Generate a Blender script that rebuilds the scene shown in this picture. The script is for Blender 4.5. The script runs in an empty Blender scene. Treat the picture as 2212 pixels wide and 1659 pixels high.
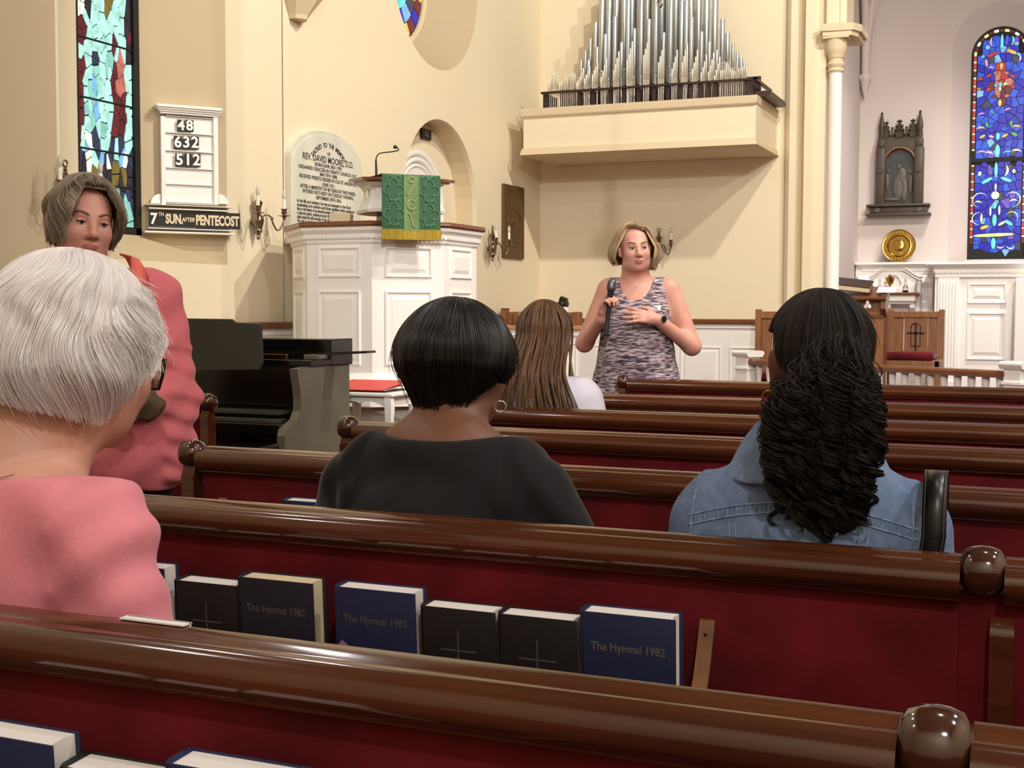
import bpy, bmesh, math, random
import numpy as np
from mathutils import Vector, Matrix

scene = bpy.context.scene
COL = scene.collection
PI = math.pi

# ------------------------------------------------------------------ camera
EYE = Vector((0.0, 0.0, 1.24))
YAW, PITCH, ROLL, FPX = math.radians(-22.879), math.radians(-3.356), math.radians(0.173), 2768.0
_f = Vector((math.sin(YAW) * math.cos(PITCH), math.cos(YAW) * math.cos(PITCH), math.sin(PITCH)))
_r0 = Vector((math.cos(YAW), -math.sin(YAW), 0.0))
_u0 = _r0.cross(_f)
_r = math.cos(ROLL) * _r0 + math.sin(ROLL) * _u0
_u = -math.sin(ROLL) * _r0 + math.cos(ROLL) * _u0
cam_data = bpy.data.cameras.new('camera')
cam = bpy.data.objects.new('camera', cam_data)
COL.objects.link(cam)
cam_data.sensor_width = 36.0
cam_data.lens = FPX / 2212.0 * 36.0
cam_data.clip_start = 0.05
cam.matrix_world = Matrix(((_r.x, _u.x, -_f.x, EYE.x), (_r.y, _u.y, -_f.y, EYE.y), (_r.z, _u.z, -_f.z, EYE.z), (0, 0, 0, 1)))
scene.camera = cam

# ------------------------------------------------------------------ world, lights, exposure
scene.view_settings.view_transform = 'Standard'
scene.view_settings.look = 'None'
scene.view_settings.exposure = 0.16
scene.view_settings.gamma = 1.0
scene.view_settings.use_curve_mapping = False
scene.cycles.use_denoising = True
scene.cycles.max_bounces = 8
scene.cycles.diffuse_bounces = 5
scene.cycles.sample_clamp_indirect = 4.0
scene.cycles.caustics_reflective = False
scene.cycles.caustics_refractive = False
world = bpy.data.worlds.new('world')
scene.world = world
world.use_nodes = True
world.node_tree.nodes['Background'].inputs[0].default_value = (0.75, 0.85, 1.0, 1)
world.node_tree.nodes['Background'].inputs[1].default_value = 0.6


def lamp(name, kind, loc, power, col, size=0.2, target=None, **kw):
    d = bpy.data.lights.new(name, kind)
    d.energy = power
    d.color = col
    if kind == 'AREA':
        d.shape = 'DISK'
        d.size = size
    else:
        d.shadow_soft_size = size
    for k, v in kw.items():
        setattr(d, k, v)
    o = bpy.data.objects.new(name, d)
    COL.objects.link(o)
    o.location = loc
    if target is not None:
        o.rotation_euler = (Vector(target) - Vector(loc)).to_track_quat('-Z', 'Y').to_euler()
    return o


WARM = (1.0, 0.93, 0.80)
NEUT = (1.0, 0.955, 0.90)
COOL = (1.0, 0.97, 0.95)
#LIGHTS
lamp('spotlight', 'SPOT', (0.65, 6.67, 7.5), 1150, WARM, 0.10, (-4.2, 10.6, 1.6), spot_size=math.radians(85), spot_blend=0.6)
lamp('spotlight', 'SPOT', (3.28, 6.67, 7.5), 1150, WARM, 0.10, (-3.6, 11.0, 1.6), spot_size=math.radians(85), spot_blend=0.6)
lamp('nave_light', 'POINT', (1.2, -1.4, 4.6), 260, COOL, 0.08)
lamp('nave_light', 'POINT', (2.4, 2.4, 5.2), 240, COOL, 0.08)
lamp('nave_light', 'POINT', (2.4, 5.4, 5.2), 190, COOL, 0.08)
lamp('rear_spotlight', 'SPOT', (1.6, -2.6, 5.2), 1300, NEUT, 0.12, (-2.2, 12.2, 0.9), spot_size=math.radians(42), spot_blend=0.6)
for _y in (0.6, 2.8, 4.6):
    lamp('rail_glint_light', 'POINT', (-3.7, _y, 4.7), 42, COOL, 0.035)  # added unseen lights, put in for bright streaks on the pew rails
lamp('nave_light', 'POINT', (0.2, 3.2, 5.4), 60, COOL, 0.04)  # added overhead light, kept small so it glints on the rails
lamp('chancel_lamp', 'SPOT', (-0.2, 13.2, 5.6), 640, NEUT, 0.3, (-0.9, 14.4, 0.2), spot_size=math.radians(90), spot_blend=1.0)


# ------------------------------------------------------------------ materials
def _lin(c):
    return tuple(((x / 255.0) / 12.92 if x / 255.0 <= 0.04045 else ((x / 255.0 + 0.055) / 1.055) ** 2.4) for x in c)


def mat(name, col, rough=0.6, metal=0.0, spec=0.5, noise=None, bump=None, coat=0.0, sheen=0.0, stretch=(1, 1, 1), col2=None, emit=0.0, trans=0.0, alpha=1.0, sss=0.0):
    """Principled material. col / col2: 0-255 sRGB. noise=(scale, contrast) mixes col and col2; bump=(scale, strength, distance)."""
    m = bpy.data.materials.new(name)
    m.use_nodes = True
    nt = m.node_tree
    b = nt.nodes['Principled BSDF']
    c = _lin(col)
    b.inputs['Base Color'].default_value = (*c, 1)
    b.inputs['Roughness'].default_value = rough
    b.inputs['Metallic'].default_value = metal
    b.inputs['Specular IOR Level'].default_value = spec
    b.inputs['Coat Weight'].default_value = coat
    b.inputs['Coat Roughness'].default_value = 0.12
    b.inputs['Sheen Weight'].default_value = sheen
    b.inputs['Sheen Roughness'].default_value = 0.4
    b.inputs['Transmission Weight'].default_value = trans
    b.inputs['Alpha'].default_value = alpha
    if sss:
        b.inputs['Subsurface Weight'].default_value = sss
        b.inputs['Subsurface Radius'].default_value = (0.01, 0.004, 0.002)
    if emit:
        b.inputs['Emission Color'].default_value = (*c, 1)
        b.inputs['Emission Strength'].default_value = emit
    if noise or bump:
        tc = nt.nodes.new('ShaderNodeTexCoord')
        mp = nt.nodes.new('ShaderNodeMapping')
        mp.inputs['Scale'].default_value = stretch
        nt.links.new(tc.outputs['Object'], mp.inputs['Vector'])
    if noise:
        n = nt.nodes.new('ShaderNodeTexNoise')
        n.inputs['Scale'].default_value = noise[0]
        n.inputs['Detail'].default_value = 5
        nt.links.new(mp.outputs['Vector'], n.inputs['Vector'])
        r = nt.nodes.new('ShaderNodeValToRGB')
        w = 0.5 / max(noise[1], 1e-3) * 0.5
        r.color_ramp.elements[0].position = max(0.0, 0.5 - w)
        r.color_ramp.elements[1].position = min(1.0, 0.5 + w)
        r.color_ramp.elements[0].color = (*_lin(col2 or tuple(x * 0.8 for x in col)), 1)
        r.color_ramp.elements[1].color = (*c, 1)
        nt.links.new(n.outputs['Fac'], r.inputs['Fac'])
        nt.links.new(r.outputs['Color'], b.inputs['Base Color'])
    if bump:
        n2 = nt.nodes.new('ShaderNodeTexNoise')
        n2.inputs['Scale'].default_value = bump[0]
        n2.inputs['Detail'].default_value = 4
        nt.links.new(mp.outputs['Vector'], n2.inputs['Vector'])
        bp = nt.nodes.new('ShaderNodeBump')
        bp.inputs['Strength'].default_value = bump[1]
        bp.inputs['Distance'].default_value = bump[2]
        nt.links.new(n2.outputs['Fac'], bp.inputs['Height'])
        nt.links.new(bp.outputs['Normal'], b.inputs['Normal'])
    return m


M = {}
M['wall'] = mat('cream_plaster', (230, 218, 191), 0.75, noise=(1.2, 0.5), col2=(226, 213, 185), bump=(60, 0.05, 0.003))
M['wall_pale'] = mat('pale_plaster', (206, 194, 190), 0.75, noise=(1.2, 0.5), col2=(202, 190, 185), bump=(60, 0.05, 0.003))
M['tan'] = mat('tan_plaster', (216, 199, 168), 0.7, noise=(2.0, 0.5), col2=(211, 193, 161))
M['white'] = mat('white_paint', (240, 237, 234), 0.38, noise=(3, 0.4), col2=(236, 233, 230))
M['grey_paint'] = mat('grey_paint', (176, 174, 160), 0.6)
M['ceiling'] = mat('ceiling_boards', (112, 88, 66), 0.7)
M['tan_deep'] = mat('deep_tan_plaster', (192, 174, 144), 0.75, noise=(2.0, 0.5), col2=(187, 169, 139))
M['carpet'] = mat('red_carpet', (96, 26, 30), 0.95, noise=(140, 0.8), col2=(70, 16, 20), bump=(300, 0.3, 0.004))
M['pew'] = mat('dark_varnished_wood', (92, 50, 28), 0.12, spec=0.6, noise=(5, 1.1), col2=(54, 27, 15), stretch=(0.35, 6, 6), bump=(24, 0.12, 0.0006), coat=0.2)
M['pew_dark'] = mat('dark_turned_wood', (70, 36, 22), 0.12, spec=0.6, noise=(9, 0.8), col2=(46, 24, 16), coat=0.7)
M['velvet'] = mat('crimson_velvet', (112, 20, 30), 0.85, spec=0.2, noise=(5, 1.3), col2=(70, 8, 16), sheen=0.12, bump=(320, 0.3, 0.002))
M['oak'] = mat('oak_wood', (150, 101, 64), 0.4, noise=(7, 1.0), col2=(112, 72, 44), stretch=(5, 5, 0.5))
M['oak_light'] = mat('light_oak_wood', (201, 150, 98), 0.4, noise=(7, 0.8), col2=(176, 124, 76), stretch=(0.6, 5, 5))
M['brown_rail'] = mat('brown_cap_wood', (128, 76, 44), 0.28, noise=(6, 0.9), col2=(92, 50, 28), stretch=(0.6, 5, 5), coat=0.3)
M['darkwood'] = mat('ebony_wood', (52, 28, 24), 0.4, noise=(8, 0.7), col2=(32, 16, 14))
M['piano'] = mat('black_lacquer', (14, 14, 13), 0.16, spec=0.6, coat=0.4)
M['piano_side'] = mat('painted_sheen_lacquer', (112, 108, 92), 0.35, spec=0.6, noise=(6, 0.6), col2=(88, 84, 70))  # glossy black side; the pale wall's reflection is put into the grey
M['brass'] = mat('brass', (176, 140, 70), 0.22, metal=1.0)
M['gold'] = mat('gold', (205, 160, 62), 0.18, metal=1.0)
M['silver'] = mat('silver', (205, 196, 180), 0.18, metal=1.0)
M['sconce'] = mat('aged_silver_metal', (150, 136, 118), 0.2, metal=1.0)
M['pipe'] = mat('pipe_metal', (200, 206, 212), 0.27, metal=0.85)
M['pipe_light'] = mat('pale_pipe_metal', (226, 218, 200), 0.32, metal=0.7)
M['bronze'] = mat('bronze', (112, 88, 52), 0.5, metal=0.6, noise=(9, 0.8), col2=(92, 70, 40))
M['marble'] = mat('marble', (221, 219, 205), 0.3, noise=(5, 1.2), col2=(196, 196, 188), stretch=(1, 1, 0.35))
M['ink'] = mat('engraved_letter', (58, 54, 48), 0.7)
M['candle'] = mat('candle_white', (240, 234, 222), 0.4, sss=0.2)
M['bulb'] = mat('clear_bulb', (235, 228, 210), 0.1, trans=0.4)
M['black'] = mat('matte_black', (16, 15, 16), 0.5)
M['card_black'] = mat('card_black', (22, 21, 23), 0.6)
M['card_white'] = mat('card_white', (238, 236, 232), 0.6)
M['card_cream'] = mat('card_cream', (226, 208, 172), 0.6)
M['lead'] = mat('lead_came', (20, 20, 20), 0.6, metal=0.3)
M['iron_frame'] = mat('black_iron_frame', (18, 16, 15), 0.6)
M['navy'] = mat('navy_book_cloth', (26, 40, 82), 0.62, noise=(500, 0.6), col2=(20, 31, 66), bump=(600, 0.2, 0.0004))
M['navy_dark'] = mat('dark_navy_book_cloth', (22, 27, 44), 0.62, noise=(500, 0.6), col2=(17, 21, 36), bump=(600, 0.2, 0.0004))
M['book_black'] = mat('black_book_cloth', (15, 15, 17), 0.6, bump=(600, 0.2, 0.0004))
M['stamp'] = mat('faded_gilt_stamp', (108, 102, 94), 0.5)
M['stamp_dim'] = mat('dull_gilt_stamp', (88, 87, 82), 0.5)
M['page'] = mat('page_paper', (240, 236, 232), 0.8, noise=(400, 0.6), col2=(230, 225, 220), stretch=(0.02, 1, 0.02))
M['page_cream'] = mat('cream_page_paper', (222, 208, 172), 0.8)
M['paper'] = mat('white_paper', (232, 228, 224), 0.8)
M['red_folder'] = mat('red_folder', (206, 66, 58), 0.5)
M['green_cloth'] = mat('green_brocade', (38, 92, 58), 0.6, noise=(30, 0.7), col2=(30, 78, 48), sheen=0.3)
M['green_motif'] = mat('light_green_embroidery', (96, 150, 108), 0.6)
M['green_band'] = mat('olive_brocade_band', (112, 140, 88), 0.6, noise=(26, 1.0), col2=(84, 112, 64))
M['fringe'] = mat('gold_fringe', (190, 166, 62), 0.7, noise=(90, 1.0), col2=(150, 128, 40), stretch=(1, 1, 0.1))
M['wine'] = mat('dark_wine', (40, 12, 18), 0.1)
M['glass'] = mat('clear_glass', (235, 238, 240), 0.03, trans=1.0)
M['skin'] = mat('skin_fair', (212, 164, 144), 0.5, noise=(14, 0.7), col2=(200, 146, 128), sss=0.15)
M['skin_rosy'] = mat('skin_rosy', (210, 158, 142), 0.5, noise=(10, 0.8), col2=(198, 138, 124), sss=0.15)
M['skin_dark'] = mat('skin_brown', (126, 84, 62), 0.5, noise=(14, 0.6), col2=(106, 68, 50), sss=0.1)
M['skin_deep'] = mat('skin_deep_brown', (104, 64, 46), 0.5, noise=(14, 0.6), col2=(86, 50, 36), sss=0.1)
M['lips'] = mat('lips', (174, 104, 100), 0.45)
M['eye_white'] = mat('eye_white', (214, 206, 198), 0.25)
M['iris'] = mat('iris_dark', (40, 30, 26), 0.2)
M['lash'] = mat('dark_lashes', (52, 36, 32), 0.7)
M['brow'] = mat('eyebrow_brown', (134, 98, 74), 0.8)
M['pink_shirt'] = mat('pink_jersey', (228, 142, 156), 0.85, noise=(22, 0.6), col2=(220, 130, 144), bump=(160, 0.3, 0.002), sheen=0.2)
M['pink_jacket'] = mat('rose_pink_fabric', (216, 116, 126), 0.85, noise=(8, 0.6), col2=(206, 104, 114), bump=(40, 0.4, 0.006), sheen=0.2)
M['coral'] = mat('coral_collar', (232, 112, 98), 0.8)
M['grey_print'] = mat('grey_print_fabric', (120, 110, 100), 0.8, noise=(90, 1.4), col2=(60, 54, 50))
M['black_knit'] = mat('black_knit', (34, 34, 37), 0.9, spec=0.2, bump=(130, 0.25, 0.002), noise=(30, 0.6), col2=(28, 28, 31), sheen=0.2)
M['black_pants'] = mat('black_trousers', (16, 15, 18), 0.85)
M['denim'] = mat('blue_denim', (118, 140, 174), 0.85, noise=(60, 1.0), col2=(92, 114, 150), bump=(260, 0.25, 0.001))
M['denim_light'] = mat('faded_denim_seam', (158, 180, 208), 0.85, noise=(120, 1.2), col2=(96, 118, 158))
M['white_blouse'] = mat('pale_lilac_cotton', (216, 214, 230), 0.85, bump=(40, 0.3, 0.004))
M['leather'] = mat('black_leather', (18, 18, 20), 0.35, bump=(200, 0.2, 0.001))
M['stitch'] = mat('thread_grey', (86, 84, 78), 0.8)
M['mic_grey'] = mat('mic_grey_metal', (92, 92, 94), 0.35, metal=0.7)
M['mic_dark'] = mat('mic_dark_body', (44, 46, 50), 0.35, metal=0.3)
M['watch'] = mat('watch_face', (52, 52, 54), 0.15)
M['relief'] = mat('dark_carved_oak', (74, 60, 46), 0.5, noise=(12, 0.9), col2=(48, 40, 34))
M['relief_panel'] = mat('dark_painted_panel', (62, 60, 60), 0.4, noise=(7, 1.3), col2=(34, 33, 35))
M['relief_fig'] = mat('worn_carved_figure', (92, 84, 78), 0.5, noise=(12, 0.8), col2=(66, 60, 56))


def knit_pattern():
    """woven marl: short uneven black, white and mauve dashes in horizontal rows (real knit colours of the sleeveless top)"""
    m = bpy.data.materials.new('marled_knit')
    m.use_nodes = True
    nt = m.node_tree
    b = nt.nodes['Principled BSDF']
    b.inputs['Roughness'].default_value = 0.9
    tc = nt.nodes.new('ShaderNodeTexCoord')
    mp = nt.nodes.new('ShaderNodeMapping')
    mp.inputs['Scale'].default_value = (21, 21, 135)
    nt.links.new(tc.outputs['Object'], mp.inputs['Vector'])
    n = nt.nodes.new('ShaderNodeTexNoise')
    n.inputs['Scale'].default_value = 1.15
    n.inputs['Detail'].default_value = 2.5
    nt.links.new(mp.outputs['Vector'], n.inputs['Vector'])
    r = nt.nodes.new('ShaderNodeValToRGB')
    e = r.color_ramp.elements
    e[0].position, e[0].color = 0.36, (*_lin((44, 38, 46)), 1)
    e[1].position, e[1].color = 0.66, (*_lin((196, 184, 188)), 1)
    x = e.new(0.46)
    x.color = (*_lin((110, 94, 108)), 1)
    x = e.new(0.54)
    x.color = (*_lin((158, 140, 148)), 1)
    nt.links.new(n.outputs['Fac'], r.inputs['Fac'])
    nt.links.new(r.outputs['Color'], b.inputs['Base Color'])
    bp = nt.nodes.new('ShaderNodeBump')
    bp.inputs['Strength'].default_value = 0.4
    bp.inputs['Distance'].default_value = 0.004
    nt.links.new(n.outputs['Fac'], bp.inputs['Height'])
    nt.links.new(bp.outputs['Normal'], b.inputs['Normal'])
    return m


M['knit'] = knit_pattern()


def hair_mat(name, c1, c2, rough=0.35, spec=0.5):
    m = bpy.data.materials.new(name)
    m.use_nodes = True
    nt = m.node_tree
    b = nt.nodes['Principled BSDF']
    b.inputs['Roughness'].default_value = rough
    b.inputs['Specular IOR Level'].default_value = spec
    h = nt.nodes.new('ShaderNodeHairInfo')
    mx = nt.nodes.new('ShaderNodeMix')
    mx.data_type = 'RGBA'
    mx.inputs[6].default_value = (*_lin(c1), 1)
    mx.inputs[7].default_value = (*_lin(c2), 1)
    nt.links.new(h.outputs['Random'], mx.inputs[0])
    nt.links.new(mx.outputs[2], b.inputs['Base Color'])
    return m


def glass_pane(name, col, strength=1.0):
    """lit stained glass: gives off the daylight it lets through, with streaky tone"""
    m = bpy.data.materials.new(name)
    m.use_nodes = True
    nt = m.node_tree
    b = nt.nodes['Principled BSDF']
    b.inputs['Roughness'].default_value = 0.25
    tc = nt.nodes.new('ShaderNodeTexCoord')
    n = nt.nodes.new('ShaderNodeTexNoise')
    n.inputs['Scale'].default_value = 14
    n.inputs['Detail'].default_value = 3
    nt.links.new(tc.outputs['Object'], n.inputs['Vector'])
    r = nt.nodes.new('ShaderNodeValToRGB')
    c = _lin(col)
    r.color_ramp.elements[0].position = 0.3
    r.color_ramp.elements[1].position = 0.62
    r.color_ramp.elements[0].color = (c[0] * 0.55, c[1] * 0.6, c[2] * 0.62, 1)
    r.color_ramp.elements[1].color = (*c, 1)
    nt.links.new(n.outputs['Fac'], r.inputs['Fac'])
    b.inputs['Base Color'].default_value = (c[0] * 0.2, c[1] * 0.2, c[2] * 0.2, 1)
    nt.links.new(r.outputs['Color'], b.inputs['Emission Color'])
    b.inputs['Emission Strength'].default_value = strength
    return m


GP = {k: glass_pane('glass_' + k, c, s) for k, c, s in (
    ('mint', (186, 240, 226), 1.0), ('sea', (150, 214, 200), 0.9), ('maroon', (104, 44, 46), 0.9), ('rose', (206, 120, 106), 0.9),
    ('navy_pane', (58, 66, 92), 0.8), ('sky', (128, 186, 240), 1.0), ('blue', (40, 84, 210), 1.0), ('deep', (22, 24, 176), 1.0),
    ('cyan', (110, 226, 236), 1.1), ('red', (198, 48, 56), 1.0), ('wine_pane', (112, 24, 36), 0.9), ('lime', (226, 232, 150), 1.1), ('gold_pane', (240, 196, 88), 1.0),
    ('cream_pane', (240, 238, 212), 1.2), ('pink_pane', (240, 170, 200), 1.0), ('violet', (116, 84, 196), 0.9), ('green_pane', (84, 184, 110), 1.0), ('dusk', (60, 50, 58), 0.7), ('olive_pane', (136, 118, 56), 0.8))}


# ------------------------------------------------------------------ geometry helpers
class MB:
    """collects simple shapes and links them as one mesh object"""

    def __init__(self, tf=None):
        self.v, self.f, self.mi = [], [], []
        self.tf = tf or Matrix()
        self.cur = 0

    def add(self, verts, faces, tf=None):
        o = len(self.v)
        t = self.tf @ tf if tf is not None else self.tf
        self.v += [t @ Vector(p) for p in verts]
        self.f += [tuple(i + o for i in q) for q in faces]
        self.mi += [self.cur] * len(faces)
        return self

    def box(self, lo, hi, tf=None, bev=0.0):
        x0, y0, z0 = lo
        x1, y1, z1 = hi
        if bev <= 0:
            return self.add([(x0, y0, z0), (x1, y0, z0), (x1, y1, z0), (x0, y1, z0), (x0, y0, z1), (x1, y0, z1), (x1, y1, z1), (x0, y1, z1)],
                            [(0, 3, 2, 1), (4, 5, 6, 7), (0, 1, 5, 4), (1, 2, 6, 5), (2, 3, 7, 6), (3, 0, 4, 7)], tf)
        bm = bmesh.new()
        bmesh.ops.create_cube(bm, size=1.0)
        for v in bm.verts:
            v.co = Vector(((x0 + x1) / 2 + v.co.x * (x1 - x0), (y0 + y1) / 2 + v.co.y * (y1 - y0), (z0 + z1) / 2 + v.co.z * (z1 - z0)))
        bmesh.ops.bevel(bm, geom=bm.edges[:], offset=bev, segments=2, profile=0.5, affect='EDGES')
        self.bm(bm, tf)
        return self

    def bm(self, bm, tf=None):
        bm.verts.index_update()
        self.add([v.co.copy() for v in bm.verts], [[v.index for v in f.verts] for f in bm.faces], tf)
        bm.free()

    def prism(self, poly, a, b, axis='Z', tf=None, caps=True):
        """extrude a 2D polygon from a to b along axis; poly is (x,y) for Z, (y,z) for X, (x,z) for Y"""
        n = len(poly)
        mk = {'Z': lambda p, t: (p[0], p[1], t), 'X': lambda p, t: (t, p[0], p[1]), 'Y': lambda p, t: (p[0], t, p[1])}[axis]
        vs = [mk(p, a) for p in poly] + [mk(p, b) for p in poly]
        fs = [(i, (i + 1) % n, n + (i + 1) % n, n + i) for i in range(n)]
        if caps:
            fs += [tuple(range(n))[::-1], tuple(range(n, 2 * n))]
        return self.add(vs, fs, tf)

    def lathe(self, prof, n=24, tf=None, cap=True, sx=1.0, sy=1.0):
        """prof: list of (radius, z); spun about local Z"""
        vs, fs = [], []
        m = len(prof)
        for r, z in prof:
            for k in range(n):
                a = 2 * PI * k / n
                vs.append((r * math.cos(a) * sx, r * math.sin(a) * sy, z))
        for i in range(m - 1):
            for k in range(n):
                fs.append((i * n + k, i * n + (k + 1) % n, (i + 1) * n + (k + 1) % n, (i + 1) * n + k))
        if cap:
            fs.append(tuple(range(n))[::-1])
            fs.append(tuple(range((m - 1) * n, m * n)))
        return self.add(vs, fs, tf)

    def tube(self, pts, r, n=8, tf=None, closed=False):
        pts = [Vector(p) for p in pts]
        rs = r if isinstance(r, (list, tuple)) else [r] * len(pts)
        vs, fs = [], []
        m = len(pts)
        up = None
        for i, p in enumerate(pts):
            if closed:
                t = (pts[(i + 1) % m] - pts[i - 1]).normalized()
            else:
                t = (pts[min(i + 1, m - 1)] - pts[max(i - 1, 0)]).normalized()
            if up is None:
                up = t.orthogonal().normalized()
            else:
                up = (up - t * up.dot(t)).normalized()
            s = t.cross(up)
            for k in range(n):
                a = 2 * PI * k / n
                vs.append(p + (up * math.cos(a) + s * math.sin(a)) * rs[i])
        for i in range(m if closed else m - 1):
            j = (i + 1) % m
            for k in range(n):
                fs.append((i * n + k, i * n + (k + 1) % n, j * n + (k + 1) % n, j * n + k))
        if not closed:
            fs.append(tuple(range(n))[::-1])
            fs.append(tuple(range((m - 1) * n, m * n)))
        return self.add(vs, fs, tf)

    def ball(self, c, r, n=16, m=10, tf=None):
        rx, ry, rz = r if isinstance(r, (tuple, list)) else (r, r, r)
        vs = [(c[0], c[1], c[2] - rz)]
        for i in range(1, m):
            th = PI * i / m
            for k in range(n):
                a = 2 * PI * k / n
                vs.append((c[0] + rx * math.sin(th) * math.cos(a), c[1] + ry * math.sin(th) * math.sin(a), c[2] - rz * math.cos(th)))
        vs.append((c[0], c[1], c[2] + rz))
        fs = [(0, 1 + (k + 1) % n, 1 + k) for k in range(n)]
        for i in range(m - 2):
            for k in range(n):
                a, b = 1 + i * n, 1 + (i + 1) * n
                fs.append((a + k, a + (k + 1) % n, b + (k + 1) % n, b + k))
        L = len(vs) - 1
        a = 1 + (m - 2) * n
        fs += [(a + k, a + (k + 1) % n, L) for k in range(n)]
        return self.add(vs, fs, tf)

    def grid(self, rows, tf=None, closed=False):
        """rows: list of equal-length point lists"""
        n = len(rows[0])
        vs = [p for r in rows for p in r]
        fs = []
        for i in range(len(rows) - 1):
            for k in range(n if closed else n - 1):
                fs.append((i * n + k, i * n + (k + 1) % n, (i + 1) * n + (k + 1) % n, (i + 1) * n + k))
        return self.add(vs, fs, tf)

    def mesh(self, name, mats, smooth=None):
        me = bpy.data.meshes.new(name)
        me.from_pydata([tuple(p) for p in self.v], [], self.f)
        for x in (mats if isinstance(mats, (list, tuple)) else [mats]):
            me.materials.append(M[x] if isinstance(x, str) else x)
        if isinstance(mats, (list, tuple)):
            me.polygons.foreach_set('material_index', self.mi)
        if smooth is not None:
            me.polygons.foreach_set('use_smooth', [True] * len(me.polygons))
            if smooth < 180:
                me.set_sharp_from_angle(angle=math.radians(smooth))
        me.update()
        return me

    def build(self, name, mats, parent=None, smooth=None, world=False, normals=True):
        """world=True: the collected points are world points; they are moved into the parent's frame"""
        if world and parent is not None:
            inv = world_of(parent).inverted()
            self.v = [inv @ p for p in self.v]
        me = self.mesh(name, mats, smooth)
        if normals:
            bm = bmesh.new()
            bm.from_mesh(me)
            bmesh.ops.recalc_face_normals(bm, faces=bm.faces)
            bm.to_mesh(me)
            bm.free()
            if smooth is not None and smooth < 180:
                me.set_sharp_from_angle(angle=math.radians(smooth))
        return link(name, me, parent)


def world_of(o):
    m = o.matrix_basis.copy()
    while o.parent is not None:
        o = o.parent
        m = o.matrix_basis @ m
    return m


def link(name, data, parent=None):
    o = bpy.data.objects.new(name, data)
    COL.objects.link(o)
    if parent is not None:
        o.parent = parent
    return o


def tag(o, label, cat, group=None, kind=None):
    o['label'] = label
    o['category'] = cat
    if group:
        o['group'] = group
    if kind:
        o['kind'] = kind
    return o


def thing(name, label, cat, loc=(0, 0, 0), rotz=0.0, group=None):
    o = link(name, None)
    o.location = loc
    o.rotation_euler = (0, 0, rotz)
    return tag(o, label, cat, group)


def struct(o):
    o['kind'] = 'structure'
    return o


def dup(o, parent=None, loc=None, rotz=None, label=None):
    c = o.copy()
    COL.objects.link(c)
    if parent is not None:
        c.parent = parent
    if loc is not None:
        c.location = loc
    if rotz is not None:
        c.rotation_euler = (0, 0, rotz)
    if label:
        c['label'] = label
    for ch in list(o.children):
        dup(ch, c)
    return c


def T(x=0, y=0, z=0):
    return Matrix.Translation((x, y, z))


def RX(a):
    return Matrix.Rotation(a, 4, 'X')


def RY(a):
    return Matrix.Rotation(a, 4, 'Y')


def RZ(a):
    return Matrix.Rotation(a, 4, 'Z')


def frame(o, ux, uy, uz):
    """matrix whose axes are ux, uy, uz at origin o"""
    return Matrix(((ux[0], uy[0], uz[0], o[0]), (ux[1], uy[1], uz[1], o[1]), (ux[2], uy[2], uz[2], o[2]), (0, 0, 0, 1)))


def ray(x, y):
    return _f + _r * ((x - 1106.0) / FPX) - _u * ((y - 829.5) / FPX)


def atX(x, y, X):
    d = ray(x, y)
    return EYE + d * (X / d.x)


def atY(x, y, Y):
    d = ray(x, y)
    return EYE + d * (Y / d.y)


def arch_poly(y0, y1, z0, zs, n=20):
    """round-arched outline in 2D: feet at z0, springing at zs"""
    c, r = (y0 + y1) / 2, (y1 - y0) / 2
    return [(y0, z0)] + [(c - r * math.cos(PI * k / n), zs + r * math.sin(PI * k / n)) for k in range(n + 1)] + [(y1, z0)]


def circle_poly(cy, cz, r, n=48):
    return [(cy + r * math.cos(2 * PI * k / n), cz + r * math.sin(2 * PI * k / n)) for k in range(n)]


def plate(name, outer, holes, tf, thick, m, parent=None):
    """flat sheet with holes (2D outline in local XY, thickness along local Z), as a mesh"""
    cu = bpy.data.curves.new(name, 'CURVE')
    cu.dimensions = '2D'
    cu.fill_mode = 'BOTH'
    cu.extrude = thick / 2
    for poly in [outer] + holes:
        s = cu.splines.new('POLY')
        s.points.add(len(poly) - 1)
        s.points.foreach_set('co', [c for p in poly for c in (p[0], p[1], 0, 1)])
        s.use_cyclic_u = True
    tmp = bpy.data.objects.new('tmp', cu)
    COL.objects.link(tmp)
    bpy.context.view_layer.update()
    me = bpy.data.meshes.new_from_object(tmp.evaluated_get(bpy.context.evaluated_depsgraph_get()))
    bpy.data.objects.remove(tmp)
    bpy.data.curves.remove(cu)
    me.name = name
    me.transform(tf)
    me.materials.clear()
    me.materials.append(M[m] if isinstance(m, str) else m)
    return link(name, me, parent)


def text_mesh(name, s, size, m, tf, parent, bold=0.0, depth=0.0008, sx=1.0, align='CENTER', spacing=1.0):
    cu = bpy.data.curves.new(name, 'FONT')
    cu.body = s
    cu.size = size
    cu.align_x = align
    cu.align_y = 'CENTER'
    cu.offset = bold
    cu.extrude = depth
    cu.space_character = spacing
    cu.resolution_u = 3
    tmp = bpy.data.objects.new('tmp', cu)
    COL.objects.link(tmp)
    bpy.context.view_layer.update()
    me = bpy.data.meshes.new_from_object(tmp.evaluated_get(bpy.context.evaluated_depsgraph_get()))
    bpy.data.objects.remove(tmp)
    bpy.data.curves.remove(cu)
    me.name = name
    me.transform(tf @ Matrix.Diagonal((sx, 1, 1, 1)))
    me.materials.clear()
    me.materials.append(M[m] if isinstance(m, str) else m)
    return link(name, me, parent)


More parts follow.
